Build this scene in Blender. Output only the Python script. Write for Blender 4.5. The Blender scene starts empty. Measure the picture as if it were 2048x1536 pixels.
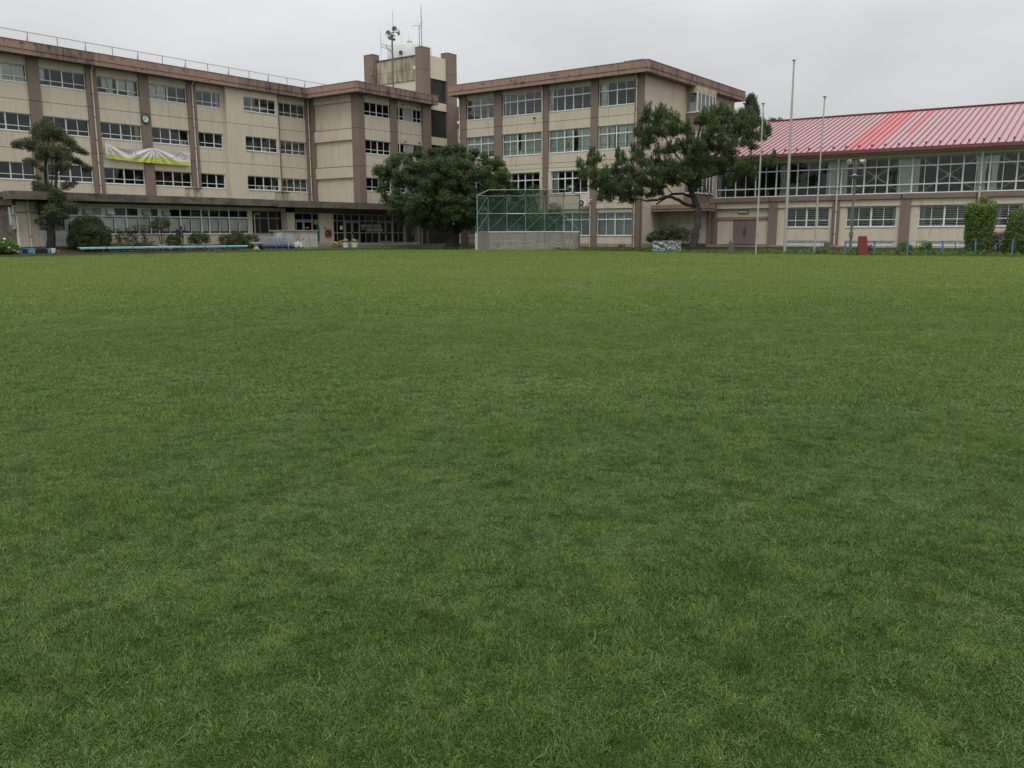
import bpy, bmesh, math, random
import numpy as np
from mathutils import Vector, Matrix
R = math.radians
SC = bpy.context.scene
COL = SC.collection

# ------------------------------------------------------------------ camera
YAW, PITCH, ROLL, FPX = R(36.53554872), R(10.00444636), R(-0.16454085), 1717.04
CAM_Z = 1.5
cam_data = bpy.data.cameras.new('camera')
cam_data.sensor_width = 36.0
cam_data.lens = FPX / 2048.0 * 36.0
cam_data.clip_start = 0.1
cam_data.clip_end = 6000
cam = bpy.data.objects.new('camera', cam_data)
COL.objects.link(cam)
_f = Vector((math.cos(YAW) * math.cos(PITCH), math.sin(YAW) * math.cos(PITCH), -math.sin(PITCH)))
_r0 = Vector((math.sin(YAW), -math.cos(YAW), 0))
_u0 = _r0.cross(_f)
_r = _r0 * math.cos(ROLL) + _u0 * math.sin(ROLL)
_u = _r.cross(_f)
cam.matrix_world = Matrix(((_r.x, _u.x, -_f.x, 0), (_r.y, _u.y, -_f.y, 0), (_r.z, _u.z, -_f.z, CAM_Z), (0, 0, 0, 1)))
SC.camera = cam

# ------------------------------------------------------------------ overcast daylight
SUN_EL, SUN_AZ = R(64), R(214)          # azimuth of the light, measured from +X towards +Y
world = bpy.data.worlds.new('World')
SC.world = world
world.use_nodes = True
wn, wl = world.node_tree.nodes, world.node_tree.links
wn.clear()
w_out = wn.new('ShaderNodeOutputWorld')
w_bg = wn.new('ShaderNodeBackground')
w_bg.inputs['Strength'].default_value = 0.1
sky = wn.new('ShaderNodeTexSky')
sky.sky_type = 'NISHITA'
sky.sun_disc = False
sky.sun_elevation = SUN_EL
sky.sun_rotation = R(90) - SUN_AZ
sky.air_density = 1.0
sky.dust_density = 6.0
sky.ozone_density = 1.0
hsv = wn.new('ShaderNodeHueSaturation')
hsv.inputs['Saturation'].default_value = 0.12
wl.new(sky.outputs['Color'], hsv.inputs['Color'])
# cloud deck: even grey, a little brighter towards the zenith, with faint soft cloud shapes
tc = wn.new('ShaderNodeTexCoord')
sep = wn.new('ShaderNodeSeparateXYZ')
wl.new(tc.outputs['Generated'], sep.inputs['Vector'])
ramp = wn.new('ShaderNodeValToRGB')
ramp.color_ramp.elements[0].position = 0.0
ramp.color_ramp.elements[0].color = (4.35, 4.5, 4.6, 1)
ramp.color_ramp.elements[1].position = 1.0
ramp.color_ramp.elements[1].color = (17.5, 17.8, 18.0, 1)
wl.new(sep.outputs['Z'], ramp.inputs['Fac'])
cmap = wn.new('ShaderNodeMapping')
cmap.inputs['Scale'].default_value = (1.2, 1.2, 3.2)
wl.new(tc.outputs['Generated'], cmap.inputs['Vector'])
cn = wn.new('ShaderNodeTexNoise')
cn.inputs['Scale'].default_value = 2.6
cn.inputs['Detail'].default_value = 4
cn.inputs['Roughness'].default_value = 0.45
wl.new(cmap.outputs['Vector'], cn.inputs['Vector'])
cr = wn.new('ShaderNodeMapRange')
cr.inputs['From Min'].default_value = 0.3
cr.inputs['From Max'].default_value = 0.7
cr.inputs['To Min'].default_value = 0.86
cr.inputs['To Max'].default_value = 1.12
wl.new(cn.outputs['Fac'], cr.inputs['Value'])
cm = wn.new('ShaderNodeMix')
cm.data_type = 'RGBA'
cm.blend_type = 'MULTIPLY'
cm.inputs['Factor'].default_value = 1.0
wl.new(ramp.outputs['Color'], cm.inputs['A'])
wl.new(cr.outputs['Result'], cm.inputs['B'])
mixs = wn.new('ShaderNodeMix')
mixs.data_type = 'RGBA'
mixs.inputs['Factor'].default_value = 0.9
wl.new(hsv.outputs['Color'], mixs.inputs['A'])
wl.new(cm.outputs['Result'], mixs.inputs['B'])
wl.new(mixs.outputs['Result'], w_bg.inputs['Color'])
wl.new(w_bg.outputs['Background'], w_out.inputs['Surface'])

sun_data = bpy.data.lights.new('sun', 'SUN')
sun_data.energy = 1.5
sun_data.angle = R(28)
sun_data.color = (1.0, 0.97, 0.92)
sun = bpy.data.objects.new('sun', sun_data)
COL.objects.link(sun)
_sd = Vector((math.cos(SUN_AZ) * math.cos(SUN_EL), math.sin(SUN_AZ) * math.cos(SUN_EL), math.sin(SUN_EL)))
sun.rotation_euler = _sd.to_track_quat('Z', 'Y').to_euler()
sun.location = (0, 0, 60)

SC.view_settings.view_transform = 'Standard'
SC.view_settings.look = 'None'
SC.view_settings.exposure = 0.1
SC.view_settings.gamma = 1.0
SC.view_settings.use_curve_mapping = False
SC.render.engine = 'CYCLES'
SC.cycles.max_bounces = 6
SC.cycles.diffuse_bounces = 3
SC.cycles.glossy_bounces = 3
SC.cycles.transparent_max_bounces = 16
SC.cycles.use_denoising = True
SC.cycles.denoiser = 'OPENIMAGEDENOISE'
SC.cycles.denoising_input_passes = 'RGB_ALBEDO_NORMAL'
SC.cycles.denoising_prefilter = 'NONE'
SC.cycles.use_adaptive_sampling = False

# ------------------------------------------------------------------ materials
MATS = {}
def _new(name):
    m = bpy.data.materials.new(name)
    m.use_nodes = True
    m.node_tree.nodes.clear()
    MATS[name] = m
    return m, m.node_tree.nodes, m.node_tree.links

def mat(name, col, rough=0.7, var=0.12, scale=2.0, metal=0.0, spec=0.4, dirt=None, dirt_amt=0.0, dirt_scale=(1.2, 1.2, 0.35),
        dirt_lo=0.52, dirt_hi=0.68, bump=0.0, bump_scale=40.0, fine=0.0, streak=None, streak_amt=0.0, streak_lo=0.5, streak_hi=0.75):
    """painted / weathered surface: base colour, broad variation, patchy dirt, vertical rain streaks, fine grain."""
    m, n, l = _new(name)
    out = n.new('ShaderNodeOutputMaterial')
    p = n.new('ShaderNodeBsdfPrincipled')
    l.new(p.outputs[0], out.inputs[0])
    p.inputs['Roughness'].default_value = rough
    p.inputs['Metallic'].default_value = metal
    p.inputs['Specular IOR Level'].default_value = spec
    geo = n.new('ShaderNodeNewGeometry')
    def noise(sc, detail=4, mapscale=None, rough_=0.55):
        t = n.new('ShaderNodeTexNoise')
        t.inputs['Scale'].default_value = sc
        t.inputs['Detail'].default_value = detail
        t.inputs['Roughness'].default_value = rough_
        if mapscale:
            mp = n.new('ShaderNodeMapping')
            mp.inputs['Scale'].default_value = mapscale
            l.new(geo.outputs['Position'], mp.inputs['Vector'])
            l.new(mp.outputs['Vector'], t.inputs['Vector'])
        else:
            l.new(geo.outputs['Position'], t.inputs['Vector'])
        return t
    base = n.new('ShaderNodeMix')
    base.data_type = 'RGBA'
    a = [c * (1 - var) for c in col]
    b = [min(1, c * (1 + var)) for c in col]
    base.inputs['A'].default_value = (*a, 1)
    base.inputs['B'].default_value = (*b, 1)
    nz = noise(scale, 5)
    l.new(nz.outputs['Fac'], base.inputs['Factor'])
    cur = base.outputs['Result']
    def over(cur, fac, colour):
        mx = n.new('ShaderNodeMix')
        mx.data_type = 'RGBA'
        l.new(fac, mx.inputs['Factor'])
        l.new(cur, mx.inputs['A'])
        mx.inputs['B'].default_value = (*colour, 1)
        return mx.outputs['Result']
    def mask(t, lo, hi, amt):
        r = n.new('ShaderNodeMapRange')
        r.interpolation_type = 'SMOOTHSTEP'
        r.inputs['From Min'].default_value = lo
        r.inputs['From Max'].default_value = hi
        r.inputs['To Max'].default_value = amt
        l.new(t.outputs['Fac'], r.inputs['Value'])
        return r.outputs['Result']
    if dirt:
        cur = over(cur, mask(noise(1.0, 6, dirt_scale, 0.65), dirt_lo, dirt_hi, dirt_amt), dirt)
    if streak:
        cur = over(cur, mask(noise(1.0, 5, (3.2, 3.2, 0.28), 0.6), streak_lo, streak_hi, streak_amt), streak)
    if fine:
        cur = over(cur, mask(noise(60, 2), 0.35, 0.8, fine), [c * 0.6 for c in col])
    l.new(cur, p.inputs['Base Color'])
    if bump:
        bp = n.new('ShaderNodeBump')
        bp.inputs['Strength'].default_value = bump
        bp.inputs['Distance'].default_value = 0.02
        l.new(noise(bump_scale, 4).outputs['Fac'], bp.inputs['Height'])
        l.new(bp.outputs['Normal'], p.inputs['Normal'])
    return m

def leaf_mat(name, dark, light, alt=None, alt_at=0.9, trans=0.3, rough=0.5, wscale=0.0, wcol=None, wamt=0.5, spec=0.35, wlo=0.45, whi=0.62, field=None):
    """leaves: colour picked by the per-leaf attribute 'tint'; optional large patches across the ground in world space."""
    m, n, l = _new(name)
    out = n.new('ShaderNodeOutputMaterial')
    at = n.new('ShaderNodeAttribute')
    at.attribute_name = 'tint'
    rp = n.new('ShaderNodeValToRGB')
    rp.color_ramp.elements[0].color = (*dark, 1)
    rp.color_ramp.elements[1].color = (*light, 1)
    rp.color_ramp.elements[1].position = alt_at - 0.02 if alt else 1.0
    if alt:
        e = rp.color_ramp.elements.new(alt_at)
        e.color = (*alt, 1)
    l.new(at.outputs['Fac'], rp.inputs['Fac'])
    cur = rp.outputs['Color']
    if wscale:
        geo = n.new('ShaderNodeNewGeometry')
        for sc, amt, colr, lo, hi in ((wscale, 0.3, wcol, wlo, whi), (wscale * 9, 0.4, wcol, 0.5, 0.7), (wscale * 24, 0.5, wcol, 0.52, 0.7), (wscale * 15, 0.42, [c * 0.55 for c in dark], 0.52, 0.7), (wscale * 38, 0.5, [c * 0.5 for c in dark], 0.5, 0.68)):
            t = n.new('ShaderNodeTexNoise')
            t.inputs['Scale'].default_value = sc
            t.inputs['Detail'].default_value = 4
            t.inputs['Roughness'].default_value = 0.6
            l.new(geo.outputs['Position'], t.inputs['Vector'])
            r = n.new('ShaderNodeMapRange')
            r.interpolation_type = 'SMOOTHSTEP'
            r.inputs['From Min'].default_value = lo
            r.inputs['From Max'].default_value = hi
            r.inputs['To Max'].default_value = amt
            l.new(t.outputs['Fac'], r.inputs['Value'])
            mx = n.new('ShaderNodeMix')
            mx.data_type = 'RGBA'
            l.new(r.outputs['Result'], mx.inputs['Factor'])
            l.new(cur, mx.inputs['A'])
            mx.inputs['B'].default_value = (*colr, 1)
            cur = mx.outputs['Result']
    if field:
        # lighter and yellower with distance: grazing-view brightening painted into the turf colour
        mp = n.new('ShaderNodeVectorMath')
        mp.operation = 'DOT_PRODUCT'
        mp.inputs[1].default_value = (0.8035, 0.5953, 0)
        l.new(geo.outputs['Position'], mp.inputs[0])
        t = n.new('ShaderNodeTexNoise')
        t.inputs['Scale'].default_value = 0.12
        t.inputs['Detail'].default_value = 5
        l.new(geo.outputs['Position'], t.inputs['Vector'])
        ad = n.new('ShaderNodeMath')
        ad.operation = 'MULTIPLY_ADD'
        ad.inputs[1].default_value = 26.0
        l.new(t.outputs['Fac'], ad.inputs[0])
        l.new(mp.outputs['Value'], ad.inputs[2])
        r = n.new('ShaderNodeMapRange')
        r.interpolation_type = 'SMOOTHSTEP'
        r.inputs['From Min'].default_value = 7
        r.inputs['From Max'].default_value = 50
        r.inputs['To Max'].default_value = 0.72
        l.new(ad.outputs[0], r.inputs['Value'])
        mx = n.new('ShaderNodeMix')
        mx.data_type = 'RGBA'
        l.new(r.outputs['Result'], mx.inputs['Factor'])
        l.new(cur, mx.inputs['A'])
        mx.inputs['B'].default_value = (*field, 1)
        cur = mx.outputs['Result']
    p = n.new('ShaderNodeBsdfPrincipled')
    p.inputs['Roughness'].default_value = rough
    p.inputs['Specular IOR Level'].default_value = spec
    l.new(cur, p.inputs['Base Color'])
    tr = n.new('ShaderNodeBsdfTranslucent')
    l.new(cur, tr.inputs['Color'])
    mx = n.new('ShaderNodeMixShader')
    mx.inputs[0].default_value = trans
    l.new(p.outputs[0], mx.inputs[1])
    l.new(tr.outputs[0], mx.inputs[2])
    l.new(mx.outputs[0], out.inputs[0])
    return m

def glass_mat(name, tint=(0.93, 0.95, 0.94), boost=0.9, rough=0.0, add=0.0):
    m, n, l = _new(name)
    out = n.new('ShaderNodeOutputMaterial')
    fr = n.new('ShaderNodeFresnel')
    fr.inputs['IOR'].default_value = 1.5
    mu = n.new('ShaderNodeMath')
    mu.operation = 'MULTIPLY_ADD'
    mu.inputs[1].default_value = boost
    mu.inputs[2].default_value = add
    mu.use_clamp = True
    l.new(fr.outputs[0], mu.inputs[0])
    tr = n.new('ShaderNodeBsdfTransparent')
    tr.inputs['Color'].default_value = (*tint, 1)
    gl = n.new('ShaderNodeBsdfGlossy')
    gl.inputs['Roughness'].default_value = rough
    geo = n.new('ShaderNodeNewGeometry')
    t = n.new('ShaderNodeTexNoise')
    t.inputs['Scale'].default_value = 1.3
    l.new(geo.outputs['Position'], t.inputs['Vector'])
    bp = n.new('ShaderNodeBump')
    bp.inputs['Strength'].default_value = 0.05
    bp.inputs['Distance'].default_value = 0.05
    l.new(t.outputs['Fac'], bp.inputs['Height'])
    l.new(bp.outputs['Normal'], gl.inputs['Normal'])
    mx = n.new('ShaderNodeMixShader')
    l.new(mu.outputs[0], mx.inputs[0])
    l.new(tr.outputs[0], mx.inputs[1])
    l.new(gl.outputs[0], mx.inputs[2])
    l.new(mx.outputs[0], out.inputs[0])
    return m

def cloth_mat(name, col, trans=0.35, var=0.1):
    m, n, l = _new(name)
    out = n.new('ShaderNodeOutputMaterial')
    geo = n.new('ShaderNodeNewGeometry')
    t = n.new('ShaderNodeTexNoise')
    t.inputs['Scale'].default_value = 3.0
    l.new(geo.outputs['Position'], t.inputs['Vector'])
    mxc = n.new('ShaderNodeMix')
    mxc.data_type = 'RGBA'
    mxc.inputs['A'].default_value = (*[c * (1 - var) for c in col], 1)
    mxc.inputs['B'].default_value = (*[min(1, c * (1 + var)) for c in col], 1)
    l.new(t.outputs['Fac'], mxc.inputs['Factor'])
    d = n.new('ShaderNodeBsdfDiffuse')
    tr = n.new('ShaderNodeBsdfTranslucent')
    l.new(mxc.outputs['Result'], d.inputs['Color'])
    l.new(mxc.outputs['Result'], tr.inputs['Color'])
    mx = n.new('ShaderNodeMixShader')
    mx.inputs[0].default_value = trans
    l.new(d.outputs[0], mx.inputs[1])
    l.new(tr.outputs[0], mx.inputs[2])
    l.new(mx.outputs[0], out.inputs[0])
    return m

BLACK = (0.035, 0.032, 0.03)
mat('cream', (0.54, 0.472, 0.375), 0.85, 0.06, 0.7, dirt=(0.36, 0.31, 0.23), dirt_amt=0.35, streak=(0.25, 0.205, 0.145), streak_amt=0.6, streak_lo=0.54, streak_hi=0.78, bump=0.06, bump_scale=30)
mat('cream_light', (0.56, 0.51, 0.39), 0.8, 0.05, 0.7, dirt=(0.4, 0.36, 0.27), dirt_amt=0.2)
mat('cream_stained', (0.42, 0.37, 0.28), 0.9, 0.1, 0.9, dirt=(0.1, 0.085, 0.06), dirt_amt=0.7, dirt_lo=0.45, dirt_hi=0.7, streak=(0.07, 0.06, 0.045), streak_amt=0.8, streak_lo=0.45, streak_hi=0.7, bump=0.1)
mat('brown', (0.192, 0.142, 0.116), 0.8, 0.07, 0.8, dirt=(0.13, 0.09, 0.07), dirt_amt=0.35, bump=0.05)
mat('fascia', (0.30, 0.195, 0.152), 0.85, 0.12, 1.1, dirt=(0.06, 0.046, 0.04), dirt_amt=0.8, dirt_scale=(1.9, 1.9, 1.9), dirt_lo=0.57, dirt_hi=0.66, streak=(0.09, 0.062, 0.05), streak_amt=0.6, streak_lo=0.5, streak_hi=0.75, bump=0.08)
mat('fascia_dirty', (0.235, 0.155, 0.125), 0.88, 0.12, 1.1, dirt=(0.06, 0.048, 0.042), dirt_amt=0.75, dirt_scale=(2.2, 2.2, 0.9), dirt_lo=0.46, dirt_hi=0.68, streak=(0.055, 0.043, 0.038), streak_amt=0.75, streak_lo=0.45, streak_hi=0.66, bump=0.08)
mat('canopy', (0.135, 0.11, 0.085), 0.92, 0.15, 1.5, dirt=(0.045, 0.04, 0.034), dirt_amt=0.7, dirt_scale=(0.7, 0.7, 1.6), dirt_lo=0.45, dirt_hi=0.65, streak=(0.05, 0.043, 0.036), streak_amt=0.6, bump=0.12)
mat('joint', (0.11, 0.085, 0.065), 0.9, 0.1)
mat('soffit', (0.15, 0.14, 0.12), 0.9, 0.1, 0.8, dirt=(0.08, 0.07, 0.06), dirt_amt=0.4)
mat('frame_white', (0.62, 0.65, 0.64), 0.45, 0.04, 3, spec=0.5)
mat('frame_grey', (0.3, 0.31, 0.3), 0.5, 0.05, 3, spec=0.5)
mat('frame_dark', (0.17, 0.165, 0.155), 0.5, 0.05, 3, spec=0.5)
mat('white_paint', (0.66, 0.67, 0.65), 0.5, 0.05, 2, dirt=(0.4, 0.4, 0.37), dirt_amt=0.3)
mat('pipe', (0.55, 0.49, 0.41), 0.5, 0.07, 2, dirt=(0.3, 0.25, 0.2), dirt_amt=0.5)
mat('pipe_band', (0.1, 0.07, 0.055), 0.7, 0.05)
mat('room_wall', (0.44, 0.43, 0.4), 0.9, 0.05)
mat('room_dark', (0.2, 0.19, 0.17), 0.9, 0.1)
mat('room_floor', (0.22, 0.17, 0.12), 0.6, 0.1)
mat('concrete', (0.24, 0.23, 0.205), 0.92, 0.12, 1.2, dirt=(0.1, 0.095, 0.082), dirt_amt=0.55, streak=(0.085, 0.08, 0.07), streak_amt=0.5, bump=0.15, fine=0.25)
mat('concrete_pale', (0.42, 0.41, 0.36), 0.92, 0.1, 1.0, dirt=(0.2, 0.19, 0.155), dirt_amt=0.6, dirt_lo=0.48, streak=(0.17, 0.16, 0.13), streak_amt=0.55, bump=0.12, fine=0.2)
mat('concrete_dark', (0.085, 0.08, 0.072), 0.9, 0.2, 1.5, dirt=(0.035, 0.034, 0.03), dirt_amt=0.6, bump=0.2)
mat('foundation', (0.3, 0.25, 0.19), 0.9, 0.1, 1.0, dirt=(0.13, 0.11, 0.09), dirt_amt=0.5)
mat('taupe_panel', (0.27, 0.26, 0.235), 0.6, 0.05, 1.0)
mat('louvre', (0.5, 0.5, 0.48), 0.5, 0.05, 2.0)
mat('asphalt_wet', (0.055, 0.053, 0.05), 0.45, 0.25, 1.0, dirt=(0.095, 0.09, 0.08), dirt_amt=0.5, bump=0.2, spec=0.5)
mat('soil', (0.04, 0.033, 0.022), 1.0, 0.3, 2.0, spec=0.05, dirt=(0.035, 0.055, 0.014), dirt_amt=0.85, dirt_scale=(0.5, 0.5, 0.5), dirt_lo=0.42, dirt_hi=0.56, bump=0.4, bump_scale=15)
mat('lawn_soil', (0.02, 0.036, 0.009), 1.0, 0.3, 6.0, spec=0.0, dirt=(0.025, 0.024, 0.012), dirt_amt=0.5, dirt_scale=(0.8, 0.8, 0.8), bump=0.4, bump_scale=25)
mat('roof_pink', (0.345, 0.198, 0.207), 0.5, 0.05, 0.5, spec=0.35, dirt=(0.29, 0.185, 0.185), dirt_amt=0.35, dirt_scale=(0.4, 0.4, 0.4))
mat('roof_red', (0.46, 0.098, 0.105), 0.5, 0.1, 0.5, spec=0.35, dirt=(0.42, 0.12, 0.12), dirt_amt=0.4, dirt_scale=(0.5, 0.5, 0.5))
mat('roof_rib', (0.15, 0.058, 0.063), 0.5, 0.1, 1.0)
mat('eave_red', (0.12, 0.022, 0.024), 0.5, 0.12, 1.0, spec=0.4)
mat('door_mauve', (0.185, 0.13, 0.125), 0.55, 0.05, 1.0)
mat('metal_grey', (0.33, 0.34, 0.35), 0.45, 0.08, 3, metal=0.3)
mat('metal_dark', (0.07, 0.07, 0.068), 0.5, 0.1, 3)
mat('steel_pole', (0.42, 0.42, 0.385), 0.4, 0.06, 3, metal=0.4)
mat('lamp_pole', (0.13, 0.125, 0.115), 0.55, 0.1, 3)
mat('tank_white', (0.62, 0.63, 0.62), 0.5, 0.05, 1.0, dirt=(0.4, 0.4, 0.39), dirt_amt=0.3)
mat('rust', (0.33, 0.25, 0.19), 0.8, 0.3, 6.0, dirt=(0.09, 0.04, 0.025), dirt_amt=0.9, dirt_scale=(6, 6, 3), dirt_lo=0.45, dirt_hi=0.55)
mat('bench_blue', (0.22, 0.44, 0.55), 0.5, 0.1, 5.0, dirt=(0.45, 0.55, 0.58), dirt_amt=0.6, dirt_scale=(9, 9, 9), dirt_lo=0.52, dirt_hi=0.6)
mat('bench_leg', (0.05, 0.052, 0.055), 0.6, 0.1, 3)
mat('bronze', (0.035, 0.042, 0.038), 0.45, 0.25, 6.0, metal=0.5, dirt=(0.05, 0.075, 0.062), dirt_amt=0.6, dirt_scale=(4, 4, 4))
mat('bark', (0.036, 0.029, 0.024), 0.95, 0.35, 5.0, dirt=(0.13, 0.11, 0.09), dirt_amt=0.7, dirt_scale=(3, 3, 1), dirt_lo=0.55, dirt_hi=0.65, bump=0.8, bump_scale=14)
mat('bark_dark', (0.026, 0.022, 0.019), 0.95, 0.3, 5.0, bump=0.7, bump_scale=14)
mat('stone', (0.12, 0.105, 0.08), 0.95, 0.25, 3.0, dirt=(0.05, 0.045, 0.035), dirt_amt=0.7, dirt_scale=(3, 3, 2), bump=0.7, bump_scale=12)
mat('rock', (0.13, 0.1, 0.08), 0.95, 0.3, 4.0, bump=0.7, bump_scale=9)
mat('board_red', (0.125, 0.024, 0.019), 0.6, 0.1, 2.0, spec=0.15, dirt=(0.10, 0.024, 0.02), dirt_amt=0.5)
mat('post_blue', (0.075, 0.16, 0.30), 0.45, 0.1, 4.0, dirt=(0.11, 0.22, 0.32), dirt_amt=0.5, dirt_scale=(5, 5, 1))
mat('wire', (0.1, 0.08, 0.06), 0.7, 0.1)
mat('rope', (0.5, 0.47, 0.36), 0.9, 0.15, 8)
mat('rope_yellow', (0.45, 0.4, 0.15), 0.9, 0.2, 30)
mat('net_pole', (0.2, 0.255, 0.225), 0.55, 0.15, 4.0, dirt=(0.11, 0.13, 0.115), dirt_amt=0.5, dirt_scale=(4, 4, 1.5))
mat('net_pole_dark', (0.055, 0.085, 0.07), 0.6, 0.1)
mat('rail_bright', (0.62, 0.64, 0.62), 0.5, 0.05)
mat('tarp', (0.27, 0.29, 0.305), 0.27, 0.1, 4, metal=0.55, spec=0.6)
mat('frost_panel', (0.40, 0.41, 0.40), 0.4, 0.05, 2)
mat('red_box', (0.2, 0.02, 0.018), 0.45, 0.08)
mat('plastic_blue', (0.014, 0.022, 0.22), 0.4, 0.1, 4)
mat('plastic_sky', (0.13, 0.32, 0.48), 0.45, 0.1, 4)
mat('plastic_black', (0.022, 0.022, 0.024), 0.5, 0.1, 4)
mat('plastic_white', (0.6, 0.59, 0.55), 0.45, 0.06, 4)
mat('plastic_pink', (0.38, 0.09, 0.12), 0.5, 0.1, 4)
mat('trellis', (0.24, 0.28, 0.36), 0.6, 0.1, 4)
mat('terracotta', (0.28, 0.14, 0.1), 0.8, 0.1, 4)
mat('stone_white', (0.56, 0.54, 0.47), 0.85, 0.08, 3, dirt=(0.3, 0.28, 0.22), dirt_amt=0.5)
mat('poster_yellow', (0.32, 0.29, 0.06), 0.6, 0.1, 4)
mat('poster_green', (0.13, 0.3, 0.09), 0.6, 0.1, 4)
mat('teal', (0.02, 0.11, 0.13), 0.5, 0.1, 2)
mat('paper', (0.7, 0.7, 0.67), 0.8, 0.03, 4)
mat('paper_grey', (0.3, 0.3, 0.29), 0.8, 0.15, 14)
mat('sign_white', (0.7, 0.7, 0.7), 0.6, 0.03, 4)
mat('black', (0.015, 0.015, 0.015), 0.5, 0.1, 4)
mat('clock_face', (0.62, 0.64, 0.62), 0.5, 0.02, 4)
mat('ac_white', (0.6, 0.6, 0.57), 0.5, 0.05, 3)
mat('hood', (0.34, 0.335, 0.31), 0.55, 0.08, 3, dirt=(0.2, 0.19, 0.17), dirt_amt=0.5, dirt_scale=(4, 4, 4))
mat('lamp_shell', (0.4, 0.37, 0.28), 0.4, 0.08, 3)
mat('lamp_lens', (0.4, 0.42, 0.41), 0.15, 0.05, 3, spec=0.8)
mat('banner_white', (0.62, 0.58, 0.6), 0.8, 0.05, 3)
mat('banner_green', (0.46, 0.5, 0.07), 0.8, 0.14, 6, dirt=(0.3, 0.36, 0.06), dirt_amt=0.5)
mat('banner_ink', (0.27, 0.235, 0.28), 0.8, 0.05, 3)
mat('bike_red', (0.35, 0.03, 0.02), 0.4, 0.1, 3)
mat('chrome', (0.6, 0.6, 0.6), 0.2, 0.05, 3, metal=1.0)
mat('flower_yellow', (0.62, 0.4, 0.06), 0.7, 0.1, 3)
mat('flower_peach', (0.68, 0.36, 0.16), 0.7, 0.1, 3)
mat('flower_white', (0.55, 0.52, 0.5), 0.7, 0.1, 3)
mat('curtain_dim', (0.45, 0.47, 0.45), 0.9, 0.05)
mat('brace', (0.42, 0.41, 0.37), 0.6, 0.05)
mat('board_brown', (0.24, 0.16, 0.1), 0.8, 0.06)
cloth_mat('curtain_white', (0.85, 0.85, 0.8), 0.2)
cloth_mat('curtain_green', (0.70, 0.80, 0.70), 0.12)
cloth_mat('curtain_grey', (0.58, 0.64, 0.62), 0.15)
cloth_mat('curtain_beige', (0.7, 0.66, 0.54))
glass_mat('glass')
glass_mat('glass_upper', boost=1.0)
glass_mat('glass_frosted', (0.45, 0.45, 0.42), 1.4, 0.35)
glass_mat('wired_glass', (0.2, 0.22, 0.225), 1.5, 0.3)
glass_mat('glass_dark', (0.6, 0.62, 0.6), 0.7)
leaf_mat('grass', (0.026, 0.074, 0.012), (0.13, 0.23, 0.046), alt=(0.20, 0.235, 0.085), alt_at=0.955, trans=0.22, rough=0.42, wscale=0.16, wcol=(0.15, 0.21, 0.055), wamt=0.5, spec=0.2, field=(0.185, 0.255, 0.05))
mat('dew', (0.42, 0.46, 0.44), 0.2, 0.02, 3, spec=0.9)
leaf_mat('leaf_round', (0.02, 0.042, 0.013), (0.09, 0.14, 0.04), trans=0.2, spec=0.3)
leaf_mat('leaf_small', (0.028, 0.06, 0.016), (0.125, 0.19, 0.06), trans=0.25)
leaf_mat('leaf_left', (0.034, 0.05, 0.018), (0.105, 0.135, 0.052), alt=(0.17, 0.12, 0.06), alt_at=0.94, trans=0.2)
leaf_mat('needle', (0.032, 0.055, 0.02), (0.12, 0.165, 0.06), trans=0.12, spec=0.25)
leaf_mat('needle_dark', (0.026, 0.048, 0.032), (0.075, 0.11, 0.062), trans=0.1)
leaf_mat('leaf_far', (0.06, 0.075, 0.055), (0.13, 0.15, 0.11), trans=0.2)
leaf_mat('leaf_bush', (0.018, 0.035, 0.010), (0.07, 0.095, 0.025), trans=0.2)
leaf_mat('leaf_olive', (0.03, 0.042, 0.012), (0.09, 0.1, 0.03), trans=0.2)
leaf_mat('leaf_bright', (0.045, 0.095, 0.02), (0.18, 0.27, 0.06), alt=(0.24, 0.3, 0.13), alt_at=0.95, trans=0.3)
leaf_mat('leaf_lime', (0.05, 0.075, 0.014), (0.15, 0.19, 0.035), trans=0.3)
leaf_mat('leaf_camellia', (0.014, 0.028, 0.01), (0.045, 0.062, 0.02), alt=(0.2, 0.14, 0.07), alt_at=0.95, trans=0.12, spec=0.6)
mat('net', (0.028, 0.105, 0.072), 0.8, 0.1, 3)

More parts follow.
